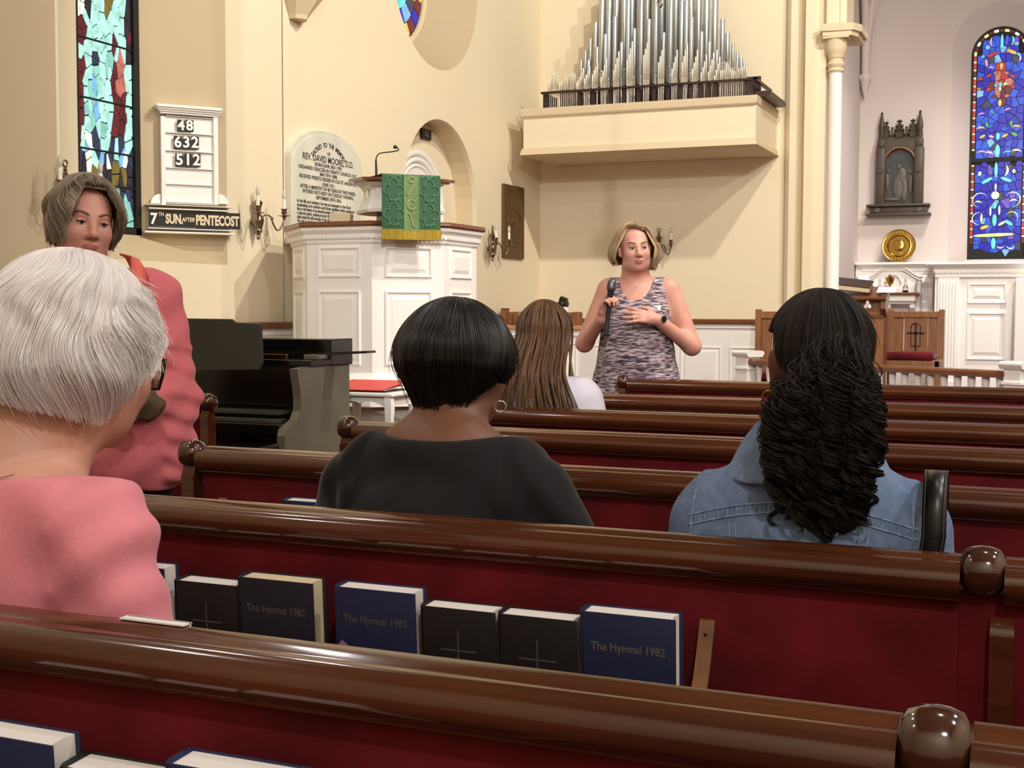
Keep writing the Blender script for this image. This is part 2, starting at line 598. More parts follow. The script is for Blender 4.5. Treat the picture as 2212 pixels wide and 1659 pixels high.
def panel(w, h, parent, tf, m='white', name='panel', d=0.012, fw=0.03):
    """raised-and-fielded panel lying on local XY, centred, proud along +Z"""
    b = MB(tf)
    W, H = w / 2, h / 2
    rings = [(0, 0.0), (0.006, d), (fw * 0.45, d), (fw * 0.75, 0.002), (fw * 1.1, 0.002), (fw * 1.9, d * 0.8)]
    rows = []
    for i, z in rings:
        rows.append([(-W + i, -H + i, z), (W - i, -H + i, z), (W - i, H - i, z), (-W + i, H - i, z)])
    b.grid(rows, closed=True)
    i, z = rings[-1]
    b.add([(-W + i, -H + i, z), (W - i, -H + i, z), (W - i, H - i, z), (-W + i, H - i, z)], [(0, 1, 2, 3)])
    return b.build(name, m, parent)
# ------------------------------------------------------------------ room shell
XW, YO, YB = -5.0, 12.595, 15.5
XC = -2.142                                  # left wall of the chancel
TW = frame((XW, 0, 0), (0, 1, 0), (0, 0, 1), (1, 0, 0))      # (Y, Z) drawings on the left wall
WIN = dict(y0=5.517, y1=7.045, z0=1.52, zs=5.0)
TOP = 7.9
GAP = 7.713

b = MB()
b.box((-5.3, -3.5, -0.2), (5.6, 17.0, 0.0))
struct(b.build('floor', 'carpet'))
b = MB()
b.box((-5.6, -3.7, TOP), (5.8, 13.4, TOP + 0.2))
struct(b.build('ceiling', 'ceiling'))

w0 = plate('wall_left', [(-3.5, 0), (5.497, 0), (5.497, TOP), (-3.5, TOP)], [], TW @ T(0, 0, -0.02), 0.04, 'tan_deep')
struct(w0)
w1 = plate('wall_left', [(5.497, 0), (GAP - 0.008, 0), (GAP - 0.008, TOP), (5.497, TOP)], [arch_poly(WIN['y0'], WIN['y1'], WIN['z0'], WIN['zs'])],
           TW @ T(0, 0, -0.02), 0.04, 'wall')
struct(w1)
NI = dict(y0=9.503, y1=10.982, z0=0.02, zs=2.158)
w2 = plate('wall_left', [(GAP + 0.008, 0), (YO + 0.1, 0), (YO + 0.1, TOP), (GAP + 0.008, TOP)],
           [arch_poly(NI['y0'], NI['y1'], NI['z0'], NI['zs']), circle_poly(10.15, 4.17, 0.85)], TW @ T(0, 0, -0.02), 0.04, 'wall')
struct(w2)
b = MB()
b.box((XW - 0.06, GAP - 0.05, 0), (XW - 0.035, GAP + 0.05, TOP))
struct(b.build('trim_1', 'wall'))


def splay(outer, inner, d, m, name, parent, flat=False, start=0.0):
    """surface from the outline on the wall (2D) to a smaller outline d deeper"""
    k = MB(TW)
    k.grid([[(p[0], p[1], -start) for p in outer], [(p[0], p[1], -d) for p in inner]], closed=True)
    o = k.build(name, m, parent, smooth=None if flat else 40, normals=False)
    return o


# window on the left: deep splayed opening, stained glass, black frame
GY0, GY1, GZ0 = 6.056, 6.607, 1.70
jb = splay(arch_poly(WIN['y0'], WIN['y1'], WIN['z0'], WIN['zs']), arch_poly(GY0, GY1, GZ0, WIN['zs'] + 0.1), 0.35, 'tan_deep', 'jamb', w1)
jb.data.materials.append(M['wall'])
jb.data.polygons[0].material_index = 1  # near jamb face in cream: its brighter light is painted in
win1 = struct(link('window_1', None))
TG = frame((XW - 0.35, 0, 0), (0, 1, 0), (0, 0, 1), (1, 0, 0))
b = MB(TG)
b.box((GY0 - 0.02, GZ0 - 0.02, -0.03), (GY1 + 0.02, 5.5, -0.012))
b.build('lead_backing', 'lead', win1)
b = MB(TG)
b.box((GY1 - 0.05, GZ0, -0.012), (GY1, 5.3, 0.012))
b.box((GY0, GZ0, -0.012), (GY0 + 0.008, 5.3, 0.008))
b.box((GY0, GZ0, -0.012), (GY1, GZ0 + 0.04, 0.012))
b.build('window_frame', 'iron_frame', win1)


def voronoi(seeds, x0, x1, y0, y1, sx=1.0):
    """cells of the seeds inside a rectangle, as polygons"""
    out = []
    S = np.array(seeds)
    for i, (px, py) in enumerate(seeds):
        poly = [(x0, y0), (x1, y0), (x1, y1), (x0, y1)]
        d = ((S[:, 0] - px) * sx) ** 2 + (S[:, 1] - py) ** 2
        for j in np.argsort(d)[1:16]:
            qx, qy = seeds[j]
            nx, ny = (qx - px) * sx * sx, qy - py
            c = nx * (px + qx) / 2 + ny * (py + qy) / 2
            new = []
            for k in range(len(poly)):
                a, e = poly[k], poly[(k + 1) % len(poly)]
                da, de = nx * a[0] + ny * a[1] - c, nx * e[0] + ny * e[1] - c
                if da <= 0:
                    new.append(a)
                if da * de < 0:
                    t = da / (da - de)
                    new.append((a[0] + (e[0] - a[0]) * t, a[1] + (e[1] - a[1]) * t))
            poly = new
            if len(poly) < 3:
                break
        out.append(poly)
    return out


def inset(poly, d):
    # convex polygon, every edge moved inwards by d
    n = len(poly)
    cx, cy = sum(p[0] for p in poly) / n, sum(p[1] for p in poly) / n
    out = list(poly)
    for i in range(n):
        a, e = poly[i], poly[(i + 1) % n]
        nx, ny = e[1] - a[1], a[0] - e[0]
        L = math.hypot(nx, ny)
        if L < 1e-7:
            continue
        nx, ny = nx / L, ny / L
        if (cx - a[0]) * nx + (cy - a[1]) * ny < 0:
            nx, ny = -nx, -ny
        c = nx * a[0] + ny * a[1] + d
        new = []
        for j in range(len(out)):
            p, q = out[j], out[(j + 1) % len(out)]
            dp, dq = nx * p[0] + ny * p[1] - c, nx * q[0] + ny * q[1] - c
            if dp >= 0:
                new.append(p)
            if dp * dq < 0:
                t = dp / (dp - dq)
                new.append((p[0] + (q[0] - p[0]) * t, p[1] + (q[1] - p[1]) * t))
        out = new
        if len(out) < 3:
            return poly[:1]
    return out


def pane(poly, tf, z0, z1, m, parent):
    if len(poly) < 3:
        return None
    area = abs(sum(poly[i][0] * poly[(i + 1) % len(poly)][1] - poly[(i + 1) % len(poly)][0] * poly[i][1] for i in range(len(poly)))) / 2
    if area < 3e-5:
        return None
    k = MB(tf)
    k.prism(poly, z0, z1)
    return k.build('pane', GP[m], parent)


rng = random.Random(11)


def left_window_colour(u, y):
    """what the glass shows, by place across (u 0..1) and by height (y: 0 at the top of what is seen, 560 at the sill)"""
    n = rng.random()
    if y < 28:
        return ('cream_pane' if u < .1 else 'dusk' if u < .26 else 'mint' if u < .5 else 'olive_pane' if u < .66 else 'dusk' if u < .74 else 'mint' if u < .92 else 'dusk')
    if y < 75:
        return ('rose' if u < .16 and y < 45 else 'maroon' if u < .18 else 'mint' if u < .84 else 'dusk' if n < .5 else 'maroon')
    if y < 112:
        return 'maroon' if u < .08 else 'mint' if u < .66 else 'maroon' if u < .74 else 'mint' if u < .95 else 'dusk'
    if y < 210:
        if u < .14:
            return 'mint' if y < 150 else 'maroon'
        if .24 < u < .36 and n < .5:
            return 'sky' if n < .25 else 'navy_pane'
        return 'mint' if u < .62 and n < .75 else 'sea' if u < .63 else ('rose' if .72 < u < .86 and n < .7 else 'maroon') if u < .92 else 'mint'
    if y < 322:
        if u < .09:
            return 'maroon'
        if .3 < u < .42 and n < .45:
            return 'sky' if n < .2 else 'navy_pane'
        return 'mint' if u < .64 and n < .7 else 'sea' if u < .65 else 'maroon' if u < .9 else 'mint'
    if y < 352:
        return 'maroon' if u < .08 or .82 < u < .9 else 'mint' if n < .62 else 'cream_pane' if n < .75 else 'navy_pane'
    if y < 402:
        return 'sky' if n < .3 else 'navy_pane' if n < .6 else 'cream_pane' if n < .78 else 'mint'
    if y < 440:
        return 'olive_pane' if n < .5 else 'dusk'
    return 'sea' if n < .35 else 'dusk' if n < .65 else 'mint' if n < .8 else 'navy_pane'


ztop = atX(166, 0, XW - 0.35).z
zbot = GZ0 + 0.04
seeds = []
nr = 22
for i in range(nr + 6):
    z = zbot + (i + 0.5) * (ztop - zbot) / nr
    for k in range(8):
        if i >= nr and k % 2:
            continue
        seeds.append((GY0 + 0.01 + (k + 0.5 + rng.uniform(-.36, .36)) * 0.061, z + rng.uniform(-.06, .06)))
for s, poly in zip(seeds, voronoi(seeds, GY0 + 0.01, GY1 - 0.055, zbot, zbot + (nr + 6) * (ztop - zbot) / nr, sx=2.4)):
    if len(poly) < 3:
        continue
    u = (s[0] - GY0) / 0.49
    y = (ztop - s[1]) / (ztop - zbot) * 560
    pane(inset(poly, 0.0044), TG, -0.012, -0.004 + rng.uniform(0, .002), left_window_colour(u, y), win1)
for yy in (76, 206, 317, 392):
    z = atX(166, yy, XW - 0.35).z
    b = MB(TG)
    b.tube([(GY0, z, 0.0), (GY1, z, 0.0)], 0.007, 6)
    b.build('saddle_bar', 'lead', win1)

# niche with the small arched doorway
splay(arch_poly(**NI), arch_poly(**NI), 0.22, 'tan', 'reveal', w2, flat=True, start=0.041)
b = MB(TW)
b.box((NI['y0'] - 0.1, 0, -0.26), (NI['y1'] + 0.1, 3.1, -0.22))
b.build('niche_back', 'wall', w2)
dr = struct(link('door_1', None))
TN = frame((XW - 0.22, 0, 0), (0, 1, 0), (0, 0, 1), (1, 0, 0))
dc, drr, dzs = 10.18, 0.47, 2.14
for rr, t in ((drr, 0.035), (drr - 0.06, 0.028), (drr - 0.11, 0.02)):
    b = MB(TN)
    pts = [(dc - rr, 0.02, 0.01)] + [(dc - rr * math.cos(PI * k / 24), dzs + rr * math.sin(PI * k / 24), 0.01) for k in range(25)] + [(dc + rr, 0.02, 0.01)]
    b.tube(pts, t, 8)
    b.build('architrave', 'white', dr, smooth=60)
b = MB(TN)
b.prism(arch_poly(dc - 0.36, dc + 0.36, 0.02, dzs), 0.0, 0.015)
b.build('door_leaf', 'white', dr)
panel(0.26, 0.9, dr, TN @ T(dc - 0.165, 1.35, 0.015))
panel(0.26, 0.9, dr, TN @ T(dc + 0.165, 1.35, 0.015))

# round window high on the wall
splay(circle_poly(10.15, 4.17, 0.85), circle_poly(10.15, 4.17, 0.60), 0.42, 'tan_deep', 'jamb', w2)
win2 = struct(link('window_2', None))
TO = frame((XW - 0.42, 10.15, 4.17), (0, 1, 0), (0, 0, 1), (1, 0, 0))
b = MB(TO)
b.prism(circle_poly(0, 0, 0.62), -0.03, -0.012)
b.build('lead_backing', 'lead', win2)
b = MB(TO)
b.tube([(0.6 * math.cos(a * PI / 24), 0.6 * math.sin(a * PI / 24), 0.0) for a in range(48)], 0.035, 8, closed=True)
b.build('window_frame', 'tan', win2, smooth=60)
for ring, (r0, r1, n, cs) in enumerate(((0.44, 0.55, 26, ('wine_pane', 'gold_pane', 'wine_pane', 'deep')), (0.30, 0.43, 18, ('navy_pane', 'gold_pane', 'deep', 'sky')), (0.14, 0.29, 10, ('cyan', 'sky', 'cyan')), (0.0, 0.13, 5, ('cyan',)))):
    for k in range(n):
        a0, a1 = 2 * PI * (k + .05) / n, 2 * PI * (k + .95) / n
        q = [(r1 * math.cos(a), r1 * math.sin(a)) for a in (a0, (a0 + a1) / 2, a1)] + [(max(r0, .01) * math.cos(a), max(r0, .01) * math.sin(a)) for a in (a1, a0)]
        pane(q, TO, -0.012, -0.003, cs[k % len(cs)], win2)

# corbel hanging from the roof truss
b = MB(TW)
rows = []
for z, hw, d in ((3.27, 0.07, 0.10), (3.30, 0.08, 0.11), (3.75, 0.36, 0.40), (4.2, 0.55, 0.62)):
    yc = 7.87 + (z - 3.27) * 0.15
    rows.append([(yc - hw, z, -0.02), (yc + hw, z, -0.02), (yc + hw, z, d * 0.55), (yc, z, d), (yc - hw, z, d * 0.55)])
b.grid(rows, closed=True)
b.add(rows[0], [(0, 1, 2, 3, 4)])
b.add(rows[-1], [(0, 1, 2, 3, 4)])
struct(b.build('trim_2', 'tan'))

# wall behind the organ, chancel arch, chancel
b = MB()
b.box((XW - 0.4, YO, 0), (-2.30, YO + 0.5, TOP))
wb = struct(b.build('wall_back', 'wall'))
b = MB()
b.box((-2.30, YO + 0.12, 0), (XC + 0.02, YO + 0.5, TOP))
b.box((XC - 0.05, YO + 0.5, 0), (XC, YB + 0.1, 6.6))
struct(b.build('wall_chancel', 'wall_pale'))
b = MB()
b.prism([(-5.2, TOP), (-2.3, TOP), (-2.3, 7.0), (-1.6, 7.5), (5.6, 7.5), (5.6, TOP)], YO, YO + 0.5, 'Y')
struct(b.build('wall_above_arch', 'wall'))

# pier of the chancel arch: stepped mouldings, colonnette with capital
pier = link('pilaster', None)
struct(pier)
b = MB()
b.prism([(-2.425, YO + 0.05), (-2.425, YO - 0.06), (-2.385, YO - 0.10), (-2.325, YO - 0.10), (-2.30, YO - 0.03), (-2.265, YO - 0.03), (-2.25, YO - 0.13),
         (-2.235, YO - 0.16), (-2.16, YO - 0.16), (-2.13, YO - 0.11), (-2.05, YO - 0.11), (-2.035, YO - 0.06), (-2.02, YO + 0.45), (-2.425, YO + 0.45)], 0, 7.4)
b.build('shaft_mouldings', 'wall', pier)
cx, cy = -1.955, YO - 0.12
b = MB(T(cx, cy, 0))
b.lathe([(0.085, 0.3), (0.085, 0.36), (0.062, 0.42), (0.062, 3.49)], 24)
b.build('colonnette', 'white', pier, smooth=40)
b = MB(T(cx, cy, 0))
b.lathe([(0.064, 3.47), (0.078, 3.49), (0.066, 3.515), (0.08, 3.535), (0.085, 3.55), (0.066, 3.575), (0.066, 3.60), (0.076, 3.61), (0.076, 3.63), (0.094, 3.66), (0.10, 3.70), (0.10, 3.77), (0.105, 3.79)], 24)
b.box((-0.11, -0.11, 3.78), (0.13, 0.2, 3.80))
b.build('capital', 'tan', pier, smooth=35)
b = MB(T(cx, cy, 0))
b.prism([(-0.12, -0.14), (0.17, -0.10), (0.23, 0.02), (0.23, 0.45), (-0.12, 0.45)], 3.845, 3.91)
b.prism([(-0.11, -0.12), (0.15, -0.09), (0.2, 0.02), (0.2, 0.45), (-0.11, 0.45)], 3.80, 3.845)
b.build('abacus', 'tan', pier)
b = MB(T(cx, cy, 0))
b.box((-0.09, -0.08, 3.91), (0.035, 0.4, 7.4), bev=0.02)
b.box((0.035, -0.05, 3.91), (0.10, 0.4, 7.4), bev=0.01)
b.build('upper_shaft', 'wall', pier)

TB = frame((0, YB, 0), (1, 0, 0), (0, 0, 1), (0, -1, 0))      # (X, Z) drawings on the chancel end wall
wl = atY(2095, 300, YB + 0.2)
wr = atY(2223, 300, YB + 0.2)
wxc, wrad = (wl.x + wr.x) / 2, (wr.x - wl.x) / 2
wz1 = atY(2159, 58, YB + 0.2).z
wzs = wz1 - wrad
wz0 = atY(2150, 560, YB + 0.2).z
so = wrad + 0.20
be = plate('wall_front', [(-2.6, 0), (3.6, 0), (3.6, 6.6), (-2.6, 6.6)], [arch_poly(wxc - so, wxc + so, wz0 - 0.16, wzs + 0.04)], TB @ T(0, 0, -0.02), 0.04, 'wall_pale')
struct(be)
k = MB(TB)
k.grid([[(p[0], p[1], 0) for p in arch_poly(wxc - so, wxc + so, wz0 - 0.16, wzs + 0.04)], [(p[0], p[1], -0.15) for p in arch_poly(wxc - wrad - 0.05, wxc + wrad + 0.05, wz0 - 0.03, wzs + 0.02)],
        [(p[0], p[1], -0.2) for p in arch_poly(wxc - wrad, wxc + wrad, wz0, wzs)]], closed=True)
k.build('jamb', 'wall_pale', be, smooth=30, normals=False)
b = MB()
b.box((XC - 0.2, YO + 0.5, 6.6), (3.8, YB + 0.2, 6.8))
struct(b.build('ceiling_chancel', 'wall_pale'))
b = MB()
b.box((3.6, YO - 0.2, 0), (3.8, YB + 0.2, 6.8))
struct(b.build('wall_chancel_right', 'wall_pale'))
b = MB()
b.box((5.4, -3.5, 0), (5.6, YO + 0.5, TOP))
struct(b.build('wall_right', 'wall'))
b = MB()
b.box((3.6, YO, 0), (5.5, YO + 0.4, TOP))
struct(b.build('wall_back_right', 'wall'))
b = MB()
b.box((-5.2, -3.7, 0), (5.6, -3.5, TOP))
struct(b.build('wall_rear', 'wall'))
b = MB()
b.prism([(-2.75, 11.25), (-0.35, 9.45), (3.6, 9.45), (3.6, YB), (-2.42, YB), (-2.42, 12.5)], 0, 0.15)
b.box((-2.15, 12.1, 0.15), (3.6, YB, 0.30))
struct(b.build('floor_chancel', 'carpet'))

# vault ribs on a small corbel in the chancel corner
rib = struct(link('trim_3', None))
q = atY(1853, 215, YB - 0.05)
qx, qz = XC + 0.06, atY(1853, 170, YB - 0.06).z
b = MB(T(qx, YB - 0.08, 0))
b.lathe([(0.004, qz - 0.24), (0.03, qz - 0.16), (0.055, qz - 0.05), (0.075, qz - 0.02), (0.08, qz), (0.07, qz + 0.03)], 8)
b.build('corbel', 'wall_pale', rib, smooth=40)
for dx, dy, h in ((0.55, -0.05, 1.5), (0.05, -0.85, 1.3), (0.75, -1.1, 1.9)):
    b = MB(T(qx, YB - 0.08, qz))
    b.tube([(dx * (1 - math.cos(PI / 2 * t / 10)), dy * (1 - math.cos(PI / 2 * t / 10)), h * math.sin(PI / 2 * t / 10)) for t in range(11)], 0.045, 8)
    b.build('rib', 'wall_pale', rib, smooth=50)

# stained glass of the chancel window
win3 = struct(link('window_3', None))
TS = frame((wxc, YB + 0.2, 0), (1, 0, 0), (0, 0, 1), (0, -1, 0))
b = MB(TS)
b.prism(arch_poly(-wrad - 0.01, wrad + 0.01, wz0 - 0.01, wzs), -0.03, -0.012)
b.build('lead_backing', 'lead', win3)
b = MB(TS)
ap = arch_poly(-wrad + 0.012, wrad - 0.012, wz0, wzs, 28)
b.tube([(p[0], p[1], 0) for p in ap], 0.014, 6)
b.build('window_frame', 'iron_frame', win3)
SC = wrad / 63.0                                  # metres per sketch unit


def wp(x, y):
    """sketch point (x across, y down, 58 = crown of the arch) on the window"""
    return ((x - 2159) * SC, wz1 - (y - 58) * SC)


def in_arch(p, m):
    r = wrad - m
    return abs(p[0]) <= r and p[1] > wz0 + m * 0.3 and (p[1] <= wzs or p[0] ** 2 + (p[1] - wzs) ** 2 <= r * r)


seeds = []
for i in range(27):
    for k in range(8):
        seeds.append((-wrad * 0.78 + (k + .5 + rng.uniform(-.33, .33)) * wrad * 1.56 / 8, wz0 + (i + .5 + rng.uniform(-.33, .33)) * (wz1 - wz0 - 0.02) / 27))
bz = wz1 - (356 - 58) * SC
for s, poly in zip(seeds, voronoi(seeds, -wrad * 0.8, wrad * 0.8, wz0, wz1 - 0.02)):
    if len(poly) < 3 or abs(s[1] - bz) < 0.035:
        continue
    q = inset(poly, 0.0032)
    if not all(in_arch(p, 0.055) for p in q):
        continue
    n = rng.random()
    yy = 58 + (wz1 - s[1]) / SC
    c = 'deep' if n < .42 else 'blue' if n < .74 else 'violet' if n < .83 else 'navy_pane' if n < .93 else 'sky'
    if abs(s[0]) / SC < 30 - abs(yy - 187) * 0.62:
        c = 'red' if n < .6 else 'wine_pane' if n < .85 else 'rose'
    pane(q, TS, -0.012, -0.006, c, win3)
# border: red bars and pale squares up both sides and round the head
y = 545.0
i = 0
while y > 126:
    h = (13.5, 4.5)[i % 2] if i % 2 == 0 else 4.5
    for sx in (-1, 1):
        x0, x1 = sorted((2159 + sx * 52.5, 2159 + sx * 59))
        if abs(y - 356) > 9:
            a, e = wp(x0, y), wp(x1, y - h + 1)
            pane([(a[0], a[1]), (e[0], a[1]), (e[0], e[1]), (a[0], e[1])], TS, -0.012, -0.005, ('red' if (i // 2) % 3 else 'wine_pane') if i % 2 == 0 else ('lime' if (i // 2) % 2 else 'cream_pane'), win3)
            if i % 2 == 0:
                x0, x1 = sorted((2159 + sx * 59.7, 2159 + sx * 61.6))
                a, e = wp(x0, y + 3), wp(x1, y - h - 2)
                pane([(a[0], a[1]), (e[0], a[1]), (e[0], e[1]), (a[0], e[1])], TS, -0.012, -0.005, 'cream_pane', win3)
    y -= h
    i += 1
for k in range(15):
    a0, a1 = PI * (k + .08) / 15, PI * (k + .92) / 15
    r0, r1 = 52.5 * SC, 60.5 * SC
    pane([(r1 * math.cos(a0), wzs + r1 * math.sin(a0)), (r1 * math.cos(a1), wzs + r1 * math.sin(a1)), (r0 * math.cos(a1), wzs + r0 * math.sin(a1)), (r0 * math.cos(a0), wzs + r0 * math.sin(a0))],
         TS, -0.012, -0.005, 'lime' if k % 4 == 2 else 'wine_pane' if k % 2 else 'cream_pane', win3)
b = MB(TS)
b.box((-wrad, bz - 0.022, -0.012), (wrad, bz + 0.022, 0.006))
b.build('transom', 'lead', win3)


def oval(x, y, rx, ry, a, c, lift=0.0):
    p0 = wp(x, y)
    ca, sa = math.cos(a), math.sin(a)
    q = []
    for k in range(10):
        t = 2 * PI * k / 10
        u, v = rx * math.cos(t) * SC, ry * math.sin(t) * SC
        q.append((p0[0] + u * ca - v * sa, p0[1] + u * sa + v * ca))
    pane(q, TS, -0.008, -0.002 + lift, c, win3)
    k = MB(TS)
    k.prism([(p0[0] + (x_ - p0[0]) * 1.0 + (0.004 if x_ > p0[0] else -0.004), y_ + (0.004 if y_ > p0[1] else -0.004)) for x_, y_ in q], -0.011, -0.0045)
    k.build('lead_came', 'lead', win3)


def crescent(x, y, r, a0, a1, t, c):
    p0 = wp(x, y)
    n = 8
    o = [(p0[0] + r * SC * math.cos(a0 + (a1 - a0) * k / n), p0[1] + r * SC * math.sin(a0 + (a1 - a0) * k / n)) for k in range(n + 1)]
    i_ = [(p0[0] + (r - t * math.sin(PI * k / n)) * SC * math.cos(a0 + (a1 - a0) * k / n), p0[1] + (r - t * math.sin(PI * k / n)) * SC * math.sin(a0 + (a1 - a0) * k / n)) for k in range(n, -1, -1)]
    pane(o + i_[1:-1], TS, -0.008, -0.002, c, win3)


for args in ((2160, 91, 3, 17, 0, 'cyan'), (2150, 92, 4, 11, .1, 'blue'), (2170, 89, 4, 12, -.1, 'blue'), (2140.5, 118, 12, 3.6, .45, 'red'), (2181, 115, 12, 3.8, -.45, 'gold_pane'),
             (2160, 146, 3.2, 8, 0, 'gold_pane'), (2158.5, 228, 3.8, 8, 0, 'gold_pane'), (2132, 276, 3, 6.5, .2, 'green_pane'), (2183.5, 275, 3, 6, -.2, 'green_pane'), (2128, 137, 3, 9, .1, 'pink_pane'),
             (2120, 122, 4.5, 3, .5, 'sky'), (2196, 122, 5, 3, -.6, 'sky'), (2130, 102, 5, 5, 0, 'sky'), (2191, 98, 5, 4.5, 0, 'sky'), (2120, 288, 7, 5, 0, 'deep'), (2142, 289, 7, 6, 0, 'deep'),
             (2170, 287, 7, 5, 0, 'blue'), (2195, 288, 6, 5, 0, 'blue'), (2123, 302, 7, 3, .5, 'gold_pane'), (2142, 303, 6, 3, -.4, 'pink_pane'), (2171, 302, 7, 3, .5, 'gold_pane'), (2191, 300, 8, 3.2, -.5, 'green_pane'),
             (2156, 303, 4, 9, 0, 'cyan'), (2156, 336, 5.2, 15, 0, 'cyan'), (2154, 379, 3.6, 18, 0, 'cyan'), (2141, 379, 4.5, 12, .2, 'violet'), (2135, 402, 13, 4, .5, 'cyan'), (2176, 401, 13, 4, -.4, 'cyan'),
             (2119, 386, 3.6, 5.5, -.3, 'cream_pane'), (2192, 383, 3.4, 4.6, .2, 'cream_pane'), (2154, 418, 2.2, 9, 0, 'cream_pane'), (2153.5, 436, 9, 9, 0, 'cream_pane'), (2153.5, 458, 3.4, 9, 0, 'cyan'),
             (2144, 472, 2.2, 11, 0, 'cream_pane'), (2163, 470, 2.2, 11, 0, 'cream_pane'), (2125, 488, 2.6, 11, 0, 'cream_pane'), (2153, 492, 4.6, 14, 0, 'cyan'), (2132, 508, 10, 4, .35, 'gold_pane'),  # the slim cream ovals stand for altar candles in front of the glass
             (2169, 500, 9, 3, .5, 'lime'), (2184, 499, 10, 4, -.6, 'cyan'), (2152, 526, 46, 4, 0.03, 'lime'), (2152, 545, 5, 13, 0, 'cyan'), (2115, 543, 7, 5, 0, 'blue'), (2165, 541, 8, 6, 0, 'blue'), (2189, 542, 7, 6, 0, 'deep'),
             (2159, 187, 4, 6, 0, 'sea'), (2149, 188, 3.4, 4, 0, 'sky'), (2169, 186, 5, 3, .5, 'lime'), (2158, 197, 3, 5, 0, 'mint'), (2134, 165, 6, 3, .7, 'red'), (2148, 160, 5, 3, .6, 'rose'), (2171, 162, 6, 3.2, -.6, 'rose'),
             (2184, 170, 6, 3, -.6, 'red'), (2116, 172, 6, 3, .3, 'red'), (2134, 197, 5, 4, .4, 'red'), (2185, 193, 5, 4.5, -.3, 'red'), (2173, 213, 5, 4, .3, 'rose'), (2146, 213, 5, 4, -.3, 'wine_pane'), (2113, 194, 5, 3, 0, 'rose')):
    oval(*args)
for args in ((2147, 90, 13, 2.2, 4.1, 4, 'pink_pane'), (2173, 90, 13, -1, .95, 4, 'cyan'), (2119, 290, 11, .5, 2.7, 5, 'gold_pane'), (2194, 290, 11, .4, 2.6, 5, 'gold_pane'), (2122, 345, 12, .3, 2.8, 4, 'pink_pane'),
             (2137, 347, 11, .4, 2.2, 4, 'cream_pane'), (2177, 346, 10, .6, 2.8, 3, 'cyan'), (2196, 345, 12, .4, 2.6, 4, 'cream_pane'), (2166, 380, 15, -1.2, 1.0, 5, 'cream_pane'), (2121, 446, 17, .4, 4.6, 2.4, 'cream_pane'),
             (2191, 446, 17, -1.6, 2.7, 2.4, 'cream_pane'), (2117, 456, 9, .2, 2.7, 4, 'lime'), (2193, 454, 9, .4, 2.9, 4, 'cream_pane'), (2118, 488, 14, 1.0, 5.0, 2.2, 'cream_pane'), (2190, 486, 13, -.9, 2.9, 2.4, 'lime'),
             (2124, 124, 8, 2, 4.2, 2.4, 'violet'), (2192, 130, 9, -1.2, 1.3, 3, 'cream_pane'), (2138, 152, 7, .3, 2.8, 3, 'pink_pane'), (2121, 258, 10, .8, 2.9, 3, 'pink_pane'), (2139, 254, 9, .2, 2.0, 3, 'green_pane'),
             (2177, 252, 11, 1.0, 2.6, 3, 'pink_pane'), (2167, 548, 9, 3.4, 6.0, 3, 'cream_pane'), (2189, 550, 9, 3.3, 6.1, 3, 'cream_pane')):
    crescent(*args)

# wainscot with brown cap along the left wall and behind the organ
wz = 1.125
b = MB()
b.box((XW, 7.0, 0), (XW + 0.03, NI['y0'] - 0.02, wz - 0.03))
b.box((XW, NI['y1'] + 0.02, 0), (XW + 0.03, YO, wz - 0.03))
b.box((XW, YO - 0.03, 0), (-2.44, YO, wz - 0.03))
b.box((XW, 7.0, wz - 0.07), (XW + 0.045, NI['y0'] - 0.02, wz - 0.03))
b.box((XW, YO - 0.05, wz - 0.07), (-2.44, YO, wz - 0.03))
b.box((XW, YO - 0.045, 0), (-2.44, YO, 0.18))
wsc = struct(b.build('baseboard_back', 'white'))
for i in range(5):
    panel(0.42, 0.62, wsc, frame((-2.75 - i * 0.5, YO - 0.03, 0.56), (1, 0, 0), (0, 0, 1), (0, -1, 0)))
for i in range(4):
    panel(0.42, 0.62, wsc, frame((XW + 0.03, 7.35 + i * 0.5, 0.56), (0, 1, 0), (0, 0, 1), (1, 0, 0)))
b = MB()
b.box((XW, 7.0, wz - 0.03), (XW + 0.075, NI['y0'] - 0.02, wz + 0.02), bev=0.01)
b.box((XW, NI['y1'] + 0.02, wz - 0.03), (XW + 0.075, YO, wz + 0.02), bev=0.01)
b.box((XW, YO - 0.08, wz - 0.03), (-2.44, YO, wz + 0.02), bev=0.01)
b.build('cap_rail', 'brown_rail', wsc)
# ------------------------------------------------------------------ pews
ROWS = [1.15, 1.967, 2.742, 3.545, 4.325, 5.16, 6.372]
NAMES = ['nearest to the viewer at the bottom of the picture', 'second from the viewer, with a row of books', 'third from the viewer, before the woman in black',
         'fourth from the viewer, ball end beside the console', 'fifth from the viewer, behind the woman with braids', 'sixth from the viewer, just before the front one', 'foremost, its ball end against the patterned dress']
KX0, KX1, KXM = -2.06, 1.95, -0.085
RAIL = [(0.030, 0.868), (0.032, 0.874), (0.027, 0.880), (0.004, 0.8785), (-0.004, 0.8745), (-0.010, 0.8735), (-0.018, 0.8745), (-0.027, 0.870), (-0.035, 0.862), (-0.039, 0.850),
        (-0.037, 0.837), (-0.030, 0.827), (-0.022, 0.822), (-0.022, 0.8185), (-0.016, 0.8155), (0.004, 0.8155), (0.030, 0.820)]


def knob_mesh(w, r):
    """turned scroll that ends a rail: a fat barrel across the pew, domed on both faces, with a small boss"""
    k = MB(RY(PI / 2))
    k.lathe([(0.004, -w - 0.004), (0.010, -w - 0.004), (0.012, -w), (r * .62, -w + 0.003), (r * .86, -w * .72), (r * .97, -w * .35), (r, 0), (r * .97, w * .35), (r * .86, w * .72), (r * .62, w - 0.003), (0.012, w), (0.010, w + 0.004), (0.004, w + 0.004)], 28)
    return k.mesh('knob', 'pew_dark', smooth=50)


